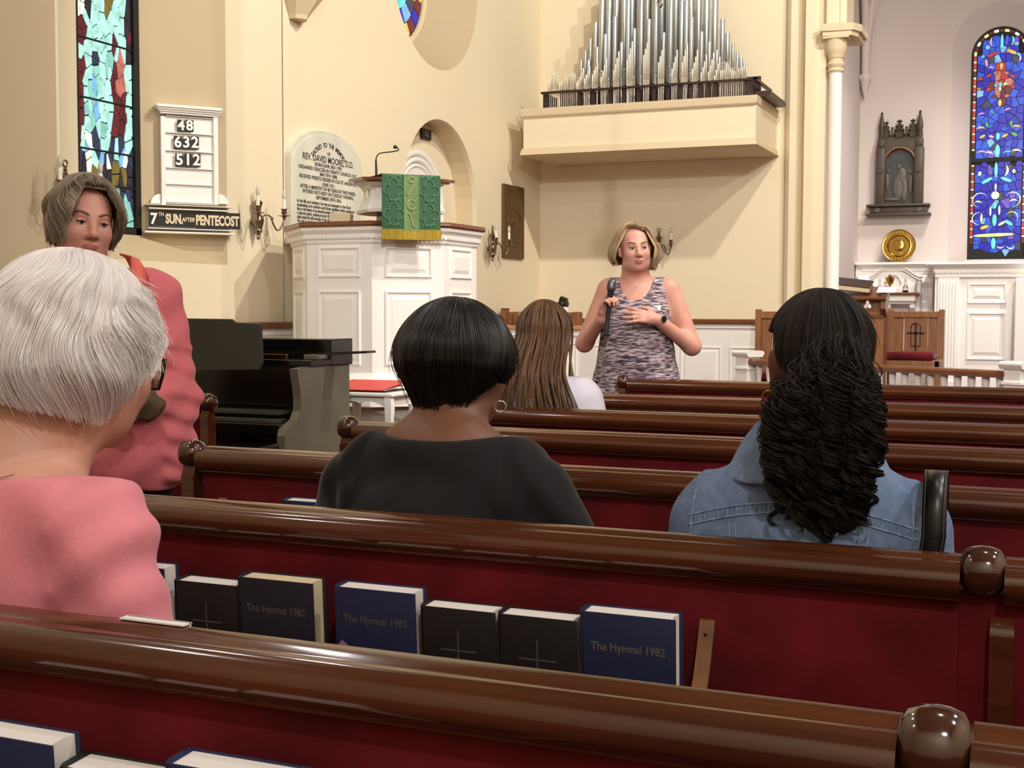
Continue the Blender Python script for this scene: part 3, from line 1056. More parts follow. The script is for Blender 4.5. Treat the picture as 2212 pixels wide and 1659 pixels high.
KN = knob_mesh(0.032, 0.037)


def post_mesh():
    k = MB()
    k.prism([(0.02, 0.0), (0.03, 0.45), (0.028, 0.80), (0.012, 0.836), (-0.012, 0.836), (-0.026, 0.80), (-0.022, 0.68), (-0.04, 0.60), (-0.045, 0.0)], -0.019, 0.019, 'X')
    return k


def make_pew(label, y, x0=KX0, x1=KX1, mid=True, rack=False, seat=True):
    r = thing('pew', label, 'pew', (0, y, 0), group='dark wooden pews with crimson backs')
    segs = [(x0 + 0.03, KXM - 0.03), (KXM + 0.03, x1 - 0.03)] if mid else [(x0 + 0.03, x1 - 0.03)]
    for a, e in segs:
        b = MB()
        b.prism(RAIL, a, e, 'X')
        b.build('top_rail', 'pew', r, smooth=35)
        b = MB()
        b.box((a, -0.004, 0.44), (e, 0.022, 0.82), bev=0.006)
        b.build('velvet_back', 'velvet', r, smooth=40)
        b = MB()
        b.box((a, -0.004, 0.06), (e, 0.02, 0.44))
        b.build('lower_panel', 'pew', r)
        if not seat:
            continue
        b = MB()
        b.box((a, 0.02, 0.40), (e, 0.44, 0.425), bev=0.005)
        b.build('seat', 'pew', r)
        b = MB()
        b.box((a + 0.01, 0.035, 0.425), (e - 0.01, 0.43, 0.465), bev=0.015)
        b.build('seat_cushion', 'velvet', r, smooth=40)
    for x in (x0, x1) + ((KXM,) if mid else ()):
        k = link('knob', KN, r)
        k.location = (x, -0.002, 0.862)
        b = post_mesh() if x != KXM else MB()
        if x == KXM:
            b.box((-0.031, -0.0035, 0.06), (0.031, 0.03, 0.83))
        b.v = [Vector((p.x + x, p.y, p.z)) for p in b.v]
        post = b.build('end_post' if x != KXM else 'centre_post', 'pew' if x != KXM else 'velvet', r, smooth=30)
        if not seat:
            continue
        b = MB(T(x, 0, 0))
        b.prism([(0.03, 0.0), (0.03, 0.62), (0.12, 0.60), (0.30, 0.56), (0.40, 0.50), (0.44, 0.40), (0.44, 0.0)], -0.017, 0.017, 'X')
        b.build('end_panel', 'pew', r)
    if mid:
        b = MB(T(KXM + 0.028, 0, 0))
        b.prism([(-0.004, 0.20), (-0.004, 0.795), (-0.010, 0.79), (-0.018, 0.782), (-0.021, 0.77), (-0.021, 0.20)], -0.0165, 0.0165, 'X')
        b.build('stile', 'pew', r, smooth=40)
    if rack:
        for a, e in ((x0 + 0.1, -0.49), (0.35, x1 - 0.1)):
            b = MB()
            b.box((a, -0.105, 0.525), (e, -0.004, 0.54))
            b.box((a, -0.115, 0.525), (e, -0.105, 0.60), bev=0.003)
            b.build('book_rack', 'pew', r)
            for x in (a, e):
                b = MB(T(x, 0, 0))
                rows = []
                for yy, zz in ((-0.006, 0.752), (-0.013, 0.752), (-0.02, 0.735), (-0.030, 0.71), (-0.05, 0.67), (-0.085, 0.62), (-0.115, 0.585), (-0.125, 0.55)):
                    rows.append([(-0.012, yy, zz), (0.012, yy, zz), (0.012, yy + 0.006, zz - 0.004), (-0.012, yy + 0.006, zz - 0.004)])
                b.grid(rows, closed=True)
                b.add(rows[0], [(0, 1, 2, 3)])
                br = b.build('rack_bracket', 'oak', r, smooth=30)
                b = MB(T(x, -0.024, 0.732))
                b.ball((0, 0, 0), (0.003, 0.002, 0.003), 8, 6)
                b.build('screw', 'darkwood', br)
    return r


for i, (n, y) in enumerate(zip(NAMES, ROWS)):
    make_pew('dark varnished pew with crimson back, ' + n, y, rack=i < 3, seat=i < 6, mid=i < 2)
lp = make_pew('short dark side pew, only its turned rail end showing beside the pink jacket', 4.25, x0=-4.86, x1=-3.12, mid=False)
b = MB(RY(PI / 2) @ T(0, 0, 0))
b.tf = T(-3.12 + 0.035, -0.002, 0.862) @ RY(PI / 2)
b.lathe([(0.027, -0.004), (0.027, 0.0), (0.024, 0.002), (0.019, 0.0), (0.018, 0.004), (0.008, 0.008), (0.003, 0.009)], 20)
b.build('rosette', 'pew_dark', lp, smooth=40)


# ------------------------------------------------------------------ books
def make_book(name, label, loc, w, h, t, cover, page, title=None, cross=False, lean=0.06, yaw=0.0, stamp='stamp', cat='book', group=None):
    r = thing(name, label, cat, loc, group=group)
    r.rotation_euler = (lean, 0, yaw)
    b = MB()
    c = 0.003
    b.box((0, 0, 0), (w, c, h), bev=0.0012)
    b.box((0, t - c, 0), (w, t, h), bev=0.0012)
    b.prism([(0, 0), (0.004, 0.0), (0.004, t), (0, t), (-0.004, t * .8), (-0.005, t / 2), (-0.004, t * .2)], 0, h)
    b.build('cover', cover, r, smooth=30)
    b = MB()
    q = [(0.004, c), (w - 0.006, c), (w - 0.0085, t * .3), (w - 0.0095, t / 2), (w - 0.0085, t * .7), (w - 0.006, t - c), (0.004, t - c)]
    b.prism(q, 0.004, h - 0.0025)
    b.build('pages', page, r, smooth=25)
    if title:
        text_mesh('title', title, 0.0185, stamp, frame((w * .5, -0.0004, h * .765), (1, 0, 0), (0, 0, 1), (0, -1, 0)), r, bold=0.0003, depth=0.0002, sx=0.9)
    if cross:
        b = MB()
        b.box((w * .5 - 0.0011, -0.0008, h * .30), (w * .5 + 0.0011, 0.0003, h * .83))
        b.box((w * .5 - 0.032, -0.0008, h * .665), (w * .5 + 0.032, 0.0003, h * .665 + 0.0022))
        b.build('cross_stamp', stamp, r)
    return r


ty = ROWS[1] - 0.090
HW, HH, HT = 0.153, 0.229, 0.044
BW, BH, BT = 0.134, 0.211, 0.046
TITLE = 'The Hymnal 1982'
make_book('prayer_book', 'black prayer book with faint cross, half behind the pink sleeve', (-1.445, ty, 0.541), BW, BH, BT, 'book_black', 'page', cross=True, group='black prayer books', lean=0.06, stamp='stamp_dim')
make_book('hymnal', 'worn dark navy hymnal with yellowed pages, leftmost hymnal in the middle row of books', (-1.308, ty, 0.541), HW, HH, HT, 'navy_dark', 'page_cream', TITLE, lean=0.06, stamp='stamp_dim', group='hymnals')
make_book('hymnal', 'navy hymnal between the worn hymnal and a black prayer book', (-1.112, ty, 0.541), HW, HH, HT, 'navy', 'page', TITLE, lean=0.06, group='hymnals', stamp='stamp_dim')
make_book('prayer_book', 'black prayer book just right of the middle navy hymnal', (-0.949, ty, 0.541), BW, BH, BT, 'book_black', 'page', cross=True, lean=0.06, group='black prayer books', stamp='stamp_dim')
make_book('prayer_book', 'black prayer book touching the rightmost navy hymnal', (-0.810, ty, 0.541), BW, BH, BT, 'book_black', 'page', cross=True, lean=0.06, group='black prayer books', stamp='stamp_dim')
make_book('hymnal', 'navy hymnal at the right end of the row, beside the rack bracket', (-0.669, ty, 0.541), HW, HH, HT, 'navy', 'page', TITLE, lean=0.06, group='hymnals')
make_book('hymnal', 'hymnal of which only white pages show behind the pink sleeve', (-1.62, ty, 0.541), HW, HH, HT, 'navy', 'page', lean=0.06, group='hymnals')
ty = ROWS[0] - 0.090
make_book('hymnal', 'navy hymnal cut by the left edge, in the nearest book rack', (-1.126, ty, 0.544), HW, HH, HT, 'navy', 'page', TITLE, lean=0.06, group='hymnals')
make_book('prayer_book', 'black prayer book between two hymnals in the nearest rack', (-0.964, ty, 0.541), BW - .006, BH, BT, 'book_black', 'page', cross=True, lean=0.06, group='black prayer books', stamp='stamp_dim')
make_book('hymnal', 'navy hymnal rightmost in the nearest rack, at the bottom edge', (-0.825, ty, 0.547), HW, HH, HT, 'navy', 'page', TITLE, lean=0.06, group='hymnals')
ty = ROWS[2] - 0.090
make_book('hymnal', 'navy hymnal peeping out left of the black shirt', (-1.72, ty, 0.545), HW, HH, HT, 'navy', 'page', lean=0.06, group='hymnals')
make_book('prayer_book', 'small black prayer book just right of the black sleeve', (-1.04, ty, 0.541), BW, BH, BT, 'book_black', 'page', lean=0.06, group='black prayer books')
b = MB(T(-0.925, ty + 0.03, 0.62) @ RX(-0.12) @ RY(0.12))
b.box((0, 0, 0), (0.055, 0.002, 0.135))
b.box((0.004, -0.002, 0), (0.06, -0.0005, 0.132))
tag(b.build('leaflet', 'paper'), 'small white leaflet standing beside the black sleeve', 'paper')
b = MB(T(-0.94, ROWS[0] + 0.02, 0.8815))
b.box((-0.045, -0.0, -0.0006), (0.045, 0.016, 0.0012))
b.box((-0.043, 0.012, -0.11), (0.045, 0.0145, 0.0012))
tag(b.build('bulletin', 'paper'), 'folded paper bulletin lying on the nearest pew rail by the pink sleeve', 'paper')
b = MB(T(-1.085, ROWS[1] - 0.112, 0.61) @ RX(-0.12) @ RY(0.6))
b.box((-0.05, 0, -0.05), (0.05, 0.0015, 0.05))
m_env = mat('lilac_card', (150, 110, 150), 0.7)
b.build('card_sheet', m_env)
bpy.data.objects['card_sheet'].name = 'offering_card'
tag(bpy.data.objects['offering_card'], 'lilac card whose corner shows in front of the worn hymnal', 'card')

# ------------------------------------------------------------------ pulpit
PC = Vector((-4.203, 7.718, 0))
PA = math.radians(44.0)


def octo(r, rot=0.0):
    a0 = PI / 8
    return [(r * math.sin(k * PI / 4 + a0 + rot), -r * math.cos(k * PI / 4 + a0 + rot)) for k in range(8)]


pul = thing('pulpit', 'tall white panelled octagonal pulpit with brown handrail below a green hanging', 'pulpit', PC, PA)
RP = 0.627
AP = RP * math.cos(PI / 8)


def oct_stack(name, prof, m, parent, smooth=None):
    b = MB()
    b.grid([[(p[0], p[1], z) for p in octo(r)] for r, z in prof], closed=True)
    b.add([(p[0], p[1], prof[-1][1]) for p in octo(prof[-1][0])], [tuple(range(8))])
    b.add([(p[0], p[1], prof[0][1]) for p in octo(prof[0][0])], [tuple(range(8))])
    return b.build(name, m, parent)


oct_stack('podium', [(RP + 0.02, 0.0), (RP + 0.02, 0.66)], 'grey_paint', pul)
oct_stack('plinth', [(RP + 0.10, 0.62), (RP + 0.10, 0.69), (RP + 0.08, 0.71), (RP + 0.06, 0.75), (RP + 0.05, 0.79), (RP + 0.01, 0.82), (RP, 0.83)], 'white', pul)
oct_stack('body', [(RP, 0.80), (RP, 1.70)], 'white', pul)
oct_stack('cornice', [(RP, 1.645), (RP + 0.012, 1.66), (RP + 0.012, 1.675), (RP + 0.02, 1.68), (RP + 0.02, 1.71), (RP + 0.045, 1.735), (RP + 0.05, 1.755)], 'white', pul)
oct_stack('handrail', [(RP + 0.035, 1.753), (RP + 0.055, 1.757), (RP + 0.065, 1.768), (RP + 0.06, 1.782), (RP + 0.06, 1.79), (RP - 0.06, 1.79)], 'brown_rail', pul)
b = MB()
for k in range(-1, 7):
    a = k * PI / 4
    n = 17
    side = 2 * (RP + 0.02) * math.sin(PI / 8)
    for i in range(n):
        t = (i + .5) / n - .5
        b.box((-0.007, -0.012, 1.685), (0.007, 0.0, 1.706), RZ(a) @ T(t * side, -(RP + 0.02) * math.cos(PI / 8), 0))
d = b.build('dentils', 'white', pul)
d['kind'] = 'stuff'
side = 2 * RP * math.sin(PI / 8)
for k in range(-2, 3):
    a = k * PI / 4
    fr = RZ(a) @ frame((0, -AP, 0), (1, 0, 0), (0, 0, 1), (0, -1, 0))
    panel(side * .66, 0.20, pul, fr @ T(0, 1.535, 0))
    panel(side * .66, 0.48, pul, fr @ T(0, 1.115, 0))

# reading desk on the pulpit
dk = thing('reading_desk', 'small white reading desk with brown top standing on the pulpit', 'desk', PC + Vector((0.40 * math.sin(PA), -0.40 * math.cos(PA), 1.79)), PA)
b = MB()
b.box((-0.13, -0.10, 0.0), (0.13, 0.12, 0.075), bev=0.006)
b.build('pedestal', 'brown_rail', dk)


def rr(hx, hy, c):
    return [(-hx + c, -hy), (hx - c, -hy), (hx, -hy + c), (hx, hy - c), (hx - c, hy), (-hx + c, hy), (-hx, hy - c), (-hx, -hy + c)]


b = MB()
rows = []
for hx, hy, z in ((0.15, 0.13, 0.06), (0.255, 0.225, 0.075), (0.26, 0.23, 0.10), (0.245, 0.215, 0.13), (0.225, 0.195, 0.20), (0.22, 0.19, 0.25), (0.235, 0.205, 0.29), (0.265, 0.235, 0.315), (0.275, 0.245, 0.32)):
    rows.append([(p[0], p[1], z) for p in rr(hx, hy, 0.09)])
b.grid(rows, closed=True)
b.add(rows[-1], [tuple(range(8))])
b.add(rows[0], [tuple(range(8))])
b.build('desk_body', 'white', dk, smooth=25)
for a, dd in ((0, 0.196), (PI / 4, 0.236), (-PI / 4, 0.236), (PI / 2, 0.226), (-PI / 2, 0.226)):
    panel(0.10, 0.12, dk, RZ(a) @ frame((0, -dd, 0.215), (1, 0, 0), (0, 0, 1), (0, -1, 0)), d=0.008, fw=0.016)
b = MB(RX(0.06))
b.prism(rr(0.275, 0.25, 0.09), 0.318, 0.33)
b.prism(rr(0.305, 0.28, 0.10), 0.33, 0.352)
b.build('desk_top', 'brown_rail', dk)

# green hanging
hg = thing('pulpit_hanging', 'green brocade hanging with gold fringe draped over the pulpit desk', 'hanging', PC + Vector((-0.02, -0.01, 0)) + Vector((0.40 * math.sin(PA), -0.40 * math.cos(PA), 1.79)), PA)
CW = 0.19
zt, zf, zb = 0.350, -0.062, -0.125


def cloth_y(x, z):
    return -0.326 + 0.004 * math.sin(x * 30 + z * 5) * (zt - z) / 0.4


b = MB()
rows = []
for i in range(24):
    z = zt - (zt - zf) * i / 23
    rows.append([(-CW + 2 * CW * k / 20, cloth_y(-CW + 2 * CW * k / 20, z), z) for k in range(21)])
top = [[(-CW + 2 * CW * k / 20, yy, zz) for k in range(21)] for yy, zz in ((0.16, 0.374), (0.0, 0.366), (-0.24, 0.356), (-0.312, 0.358))]
b.grid(top + rows)
b.build('brocade', 'green_cloth', hg, smooth=60, normals=False)
b = MB()
b.grid([[(-CW - 0.004 + (2 * CW + 0.008) * k / 60, cloth_y(-CW + 2 * CW * k / 60, z) - 0.003 + (0.003 if k % 2 else -0.002), z - (0.003 * (k % 3) if z < zf - 0.02 else 0)) for k in range(61)] for z in (zf + 0.012, zf - 0.02, zf - 0.045, zb)])
b.build('fringe', 'fringe', hg, normals=False)
b = MB()
b.grid([[(x, cloth_y(x, z) - 0.003, z) for x in (-0.048, -0.016, 0.016, 0.048)] for z in [zt - (zt - zf) * i / 23 for i in range(24)]])
bd = b.build('centre_band', 'green_band', hg, smooth=60, normals=False)
b = MB()
for x in (-0.049, 0.049):
    b.tube([(x, cloth_y(x, z) - 0.004, z) for z in [zt - (zt - zf) * i / 15 for i in range(16)]], 0.0022, 5)
b.build('braid_edge', 'green_motif', bd)


M['embroid'] = mat('olive_embroidery', (150, 158, 104), 0.6)


def swirl(fn, n, r, m, parent, name='embroidery'):
    b = MB()
    b.tube([(p[0], cloth_y(p[0], p[1]) - 0.005, p[1]) for p in [fn(i / (n - 1)) for i in range(n)]], r, 5)
    return b.build(name, m, parent)


for zc in (0.24, 0.06):
    for xc in (-0.115, 0.115):
        for q in range(4):
            a = q * PI / 2
            swirl(lambda t, a=a, xc=xc, zc=zc: (xc + 0.036 * math.cos(a) + 0.03 * math.cos(a - 2.1 + 4.2 * t), zc + 0.044 * math.sin(a) + 0.036 * math.sin(a - 2.1 + 4.2 * t)), 12, 0.0026, 'green_motif', hg)
for xc in (-0.115, 0.115):
    for zc in (0.15, -0.03, 0.33):
        for s in (-1, 1):
            swirl(lambda t, s=s, xc=xc, zc=zc: (xc + s * (0.012 + 0.028 * t), zc + 0.02 * math.sin(3 * t)), 6, 0.0022, 'green_motif', hg)
swirl(lambda t: (-0.026 + 0.052 * t, 0.20 + 0.08 * t), 8, 0.005, 'embroid', bd, 'band_embroidery')
swirl(lambda t: (0.028 * math.cos(0.6 + 5.2 * t), 0.13 + 0.036 * math.sin(0.6 + 5.2 * t)), 16, 0.005, 'embroid', bd, 'band_embroidery')
swirl(lambda t: (-0.022 + 0.044 * t, 0.06 - 0.09 * t + 0.02 * math.sin(6 * t)), 10, 0.005, 'embroid', bd, 'band_embroidery')
swirl(lambda t: (0.02 * math.cos(6.2 * t), 0.315 + 0.02 * math.sin(6.2 * t)), 14, 0.004, 'embroid', bd, 'band_embroidery')

dk.scale.z = 0.8
hg.scale.z = 0.838
hg.location.z -= 0.013
# gooseneck microphone on the desk
mz = PC.z + 1.79 + 0.345
mp = [atY(813, 373, 7.35), atY(812, 345, 7.35), atY(814, 337, 7.35), atY(820, 331, 7.35), atY(830, 329.5, 7.33), atY(846, 328, 7.3), atY(856, 326, 7.29), atY(861, 324.5, 7.29), atY(861.5, 322, 7.28), atY(858, 319, 7.28)]
mc = thing('gooseneck_microphone', 'thin black gooseneck microphone curving over the pulpit desk', 'microphone', (mp[0].x, mp[0].y, 2.125))
b = MB()
b.lathe([(0.014, 0.0), (0.014, 0.012), (0.009, 0.016)], 12, T(mp[0].x, mp[0].y, 2.075))
b.tube([Vector((mp[0].x, mp[0].y, 2.08)), mp[0].lerp(mp[1], .3), mp[1]], [0.008, 0.008, 0.006], 8)
b.tube(mp[1:], 0.0038, 8)
b.build('gooseneck', 'black', mc, smooth=60, world=True)
b = MB()
h0 = mp[-1]
h1 = atY(850, 316, 7.27)
b.tube([h0, h0.lerp(h1, .3), h0.lerp(h1, .8), h1], [0.005, 0.011, 0.013, 0.006], 10)
b.build('mic_head', 'black', mc, smooth=60, world=True)
b = MB(T(PC.x - 0.10, PC.y - 0.36, 1.791) @ RZ(0.35))
b.box((-0.09, -0.05, 0), (0.05, 0.05, 0.07), bev=0.006)
tag(b.build('cream_box', 'page_cream'), 'plain cream box resting on the pulpit below the desk', 'box')

# ------------------------------------------------------------------ marble memorial
PL = thing('memorial_tablet', 'arched white marble memorial tablet with engraved lettering on the left wall', 'plaque', (XW, 8.235, 1.73))
t0, t1 = 7.735, 8.735
pts = [(t0, 1.73), (t0, 2.30)] + [(8.235 - 0.50 * math.cos(a), 2.30 + 0.235 * math.sin(a)) for a in [PI * k / 24 for k in range(1, 24)]] + [(t1, 2.30), (t1, 1.73)]
b = MB(TW)
b.prism(pts, 0.002, 0.05)
b.prism([(8.235 + (p[0] - 8.235) * .94, 1.80 + (p[1] - 1.80) * .95) for p in pts if p[1] > 1.8] + [(8.705, 1.80), (7.765, 1.80)], 0.05, 0.056)
b.build('slab', 'marble', PL, world=True)
b = MB(TW)
b.box((t0 - 0.02, 1.69, 0.002), (t1 + 0.0, 1.715, 0.07), bev=0.006)
b.box((t0 - 0.01, 1.715, 0.002), (t1 + 0.0, 1.745, 0.065), bev=0.006)
b.build('ledge', 'marble', PL, world=True)
inv = world_of(PL).inverted()
LX = XW + 0.0565
for y, s, sz, sx in ((330, 'OF', 0.036, 1), (344, 'REV. DAVID MOORE, D.D.', 0.066, 0.95), (357, 'BORN JUNE 3RD 1787.', 0.034, 1.15), (367.5, 'ORDAINED DEACON IN TRINITY CHURCH, N.Y.', 0.036, 1.06), (377, 'MAY 8TH 1808.', 0.034, 1.1),
                     (387, 'RECEIVED PRIESTS ORDERS IN OLD ST ANDREWS,', 0.036, 1.0), (398, 'JUNE 1811.', 0.034, 1.1), (408, 'AFTER A MINISTRY OF 48 YEARS IN THIS PARISH,', 0.037, 0.98), (418, 'ENTERED INTO REST ON TUESDAY EVENING,', 0.036, 0.98), (428.5, 'SEPTEMBER 30TH 1856.', 0.034, 1.05),
                     (440, 'In his life and ministry he was an example to the flock', 0.034, 1.02), (448.5, 'possessing rare wisdom and those qualities which endeared', 0.034, .98), (457, 'him to the hearts of an attached people and united to their affections', 0.034, .83),
                     (465.5, 'a devout spirit, making known the church militant on earth', 0.034, .97), (474, 'shall await the full triumph of the church triumphant in heaven.', 0.034, .88), (482, 'He was a good man, full of the Holy Ghost and of faith,', 0.034, .98), (490, 'greatly loved.', 0.034, 1)):
    z = atX(693, y, LX).z
    left = s[:4] in ('In h', 'poss', 'him ', 'a de', 'shal', 'He w', 'grea')
    text_mesh('inscription', s, sz, 'ink', inv @ frame((LX, 7.80 if left else 8.235, z), (0, 1, 0), (0, 0, 1), (1, 0, 0)), PL, bold=0.0012 if sz > .05 else 0.0008, sx=sx, align='LEFT' if left else 'CENTER')
arc = 'SACRED TO THE MEMORY'
for k, ch in enumerate(arc):
    if ch == ' ':
        continue
    a = (k - (len(arc) - 1) / 2) * 0.072
    text_mesh('inscription', ch, 0.048, 'ink', inv @ frame((LX, 8.235 + 0.42 * math.sin(a) * .85, 2.06 + 0.40 * math.cos(a) * 0.98 - 0.02), (0, math.cos(a), -math.sin(a)), (0, math.sin(a), math.cos(a)), (1, 0, 0)), PL, bold=0.001)

# bronze tablet beyond the doorway
bt = thing('bronze_tablet', 'tall dark bronze tablet on the left wall behind a sconce', 'plaque', (XW, 11.83, 1.74))
b = MB(TW)
b.box((11.57, 1.742, 0), (12.09, 2.462, 0.03), bev=0.005)
b.build('plate', 'bronze', bt, world=True)
b = MB(TW)
b.tube([(11.83 - 0.17 * math.cos(PI * k / 16), 2.10 + 0.12 * math.sin(PI * k / 16), 0.03) for k in range(17)], 0.008, 6)
for z in (2.40, 2.375, 2.02, 1.98, 1.94, 1.90, 1.86):
    b.box((11.66, z, 0.03), (12.0, z + 0.008, 0.033))
b.ball((11.83, 2.1, 0.03), (0.08, 0.06, 0.015), 12, 8)
b.build('raised_ornament', 'bronze', bt, world=True)
sg = thing('small_wall_sign', 'small black sign inside the top of the arched niche', 'sign', (XW - 0.22, 9.9, 2.5))
q0, q1 = atX(911, 276, XW - 0.2), atX(931, 304, XW - 0.2)
b = MB()
b.box((XW - 0.22, q0.y, q1.z), (XW - 0.195, q1.y, q0.z), bev=0.004)
b.build('plate', 'black', sg, world=True)
for k in range(3):
    b = MB()
    z = q1.z + (q0.z - q1.z) * (0.3 + 0.2 * k)
    b.box((XW - 0.195, q0.y + 0.05, z), (XW - 0.193, q1.y - 0.05, z + 0.012))
    b.build('faint_line', 'stamp', sg, world=True)

# ------------------------------------------------------------------ hymn board on the window splay
HD = Vector((0.35, 0.438, 0)).normalized()
HN = Vector((HD.y, -HD.x, 0))
H0 = Vector((XW - 0.35, 6.607, 0))


def onb(x, y, off=0.05):
    d = ray(x, y)
    t = ((H0 + HN * off) - EYE).dot(HN) / d.dot(HN)
    p = EYE + d * t - H0
    return p.dot(HD), p.z


hb = thing('hymn_board', 'white wooden hymn board with black number cards hung beside the stained window', 'board', H0 + HD * 0.3 + Vector((0, 0, 1.6)))
HB = frame(H0, HD, (0, 0, 1), HN)


def hbox(b, x0, y0, x1, y1, d0, d1, bev=0.004):
    a, e = onb(x0, y0, d1), onb(x1, y1, d1)
    b.box((min(a[0], e[0]), min(a[1], e[1]), d0), (max(a[0], e[0]), max(a[1], e[1]), d1), HB, bev)


b = MB()
hbox(b, 347, 250, 471, 444, 0.0, 0.03)
b.build('back_board', 'white', hb, world=True)
b = MB()
hbox(b, 347, 250, 359, 442, 0.03, 0.05)
b.build('side_stile', 'white', hb, world=True)
b = MB()
hbox(b, 461, 250, 473, 442, 0.03, 0.05)
b.build('side_stile', 'white', hb, world=True)
for y in (253, 288.5, 327, 364, 399, 437):
    b = MB()
    hbox(b, 359, y - 3.2, 461, y + 3.2, 0.03, 0.046, 0.003)
    b.build('card_ledge', 'white', hb, world=True)
b = MB()
for y0, y1, e, dd in ((229, 234, 8, .085), (234, 239, 6.5, .075), (239, 244, 3.5, .065), (244, 249, 0.5, .056)):
    hbox(b, 347 - e, y0, 472 + e, y1, 0.0, dd, 0.003)
b.build('cornice', 'white', hb, world=True)
b = MB()
hbox(b, 317, 440, 504, 449, 0.0, 0.085)
hbox(b, 322, 449, 499, 456, 0.0, 0.07)
b.build('shelf', 'white', hb, world=True)
b = MB()
hbox(b, 321, 456, 498, 495, 0.0, 0.045)
b.build('placard_back', 'white', hb, world=True)
b = MB()
hbox(b, 320, 491, 502, 499, 0.0, 0.07)
hbox(b, 313, 498, 508, 508, 0.0, 0.085)
b.build('bottom_ledge', 'white', hb, world=True)
for x, s in ((347, -1), (473, 1)):
    a = onb(x, 440, 0.03)
    b = MB(HB)
    q = [(a[0], a[1])] + [(a[0] + s * 0.062 * math.sin(PI / 2 * k / 8), a[1] + 0.062 * math.cos(PI / 2 * k / 8)) for k in range(9)]
    b.prism(q, 0.01, 0.035)
    b.build('scroll_bracket', 'white', hb, world=True)
inv = world_of(hb).inverted()


def card(x0, y0, x1, y1, s, d0=0.046, m='card_white', size=1.0, name='number_card', lab='black card with white numeral', bold=0.0025, sx=1.0, base=True):
    a, e = onb(x0, y0, d0 + .004), onb(x1, y1, d0 + .004)
    h = abs(a[1] - e[1])
    b = MB()
    hbox(b, x0, y0, x1, y1, d0, d0 + 0.004, 0.0)
    c = b.build(name, 'card_black', hb, world=True)
    text_mesh('numeral', s, h * 1.16 * size, m, inv @ HB @ frame(((a[0] + e[0]) / 2, (a[1] + e[1]) / 2, d0 + 0.0045), (1, 0, 0), (0, 1, 0), (0, 0, 1)), c, bold=bold, sx=sx)
    return c


for s, x0, y0, y1, w in (('48', 382.5, 258, 285, 18), ('632', 375, 293, 322.5, 18.4), ('512', 378.5, 330.5, 360.5, 18.4)):
    for k, ch in enumerate(s):
        card(x0 + w * k + .4, y0 + k * .5, x0 + w * (k + 1) - .4, y1 + k * .5, ch)
pl = MB()
hbox(pl, 321, 455, 425, 492, 0.045, 0.051, 0.0)
pl = pl.build('placard', 'card_black', hb, world=True)
pl2 = MB()
hbox(pl2, 424, 457.5, 519, 496, 0.047, 0.053, 0.0)
pl2 = pl2.build('placard', 'card_black', hb, world=True)


def ptext(x, y, s, size, m, parent, sx, bold, off, sh=0.0):
    a = onb(x, y, off)
    tf = inv @ HB @ frame((a[0], a[1], off), (1, 0, 0), (0, 1, 0), (0, 0, 1))
    if sh:
        tf = tf @ Matrix(((1, sh, 0, 0), (0, 1, 0, 0), (0, 0, 1, 0), (0, 0, 0, 1)))
    text_mesh('lettering', s, size, m, tf, parent, bold=bold, sx=sx)


ptext(332, 473, '7', 0.095, 'card_white', pl, 0.9, 0.003, 0.0515)
ptext(348.5, 463, 'TH', 0.032, 'card_cream', pl, 0.8, 0.0006, 0.0515)
ptext(376.5, 474, 'SUN.', 0.082, 'card_cream', pl, 0.62, 0.0035, 0.0515)
ptext(407, 475, 'AFTER', 0.036, 'card_cream', pl, 0.8, 0.001, 0.0515, 0.2)
ptext(470, 478, 'PENTECOST', 0.086, 'card_cream', pl2, 0.60, 0.0035, 0.0535)
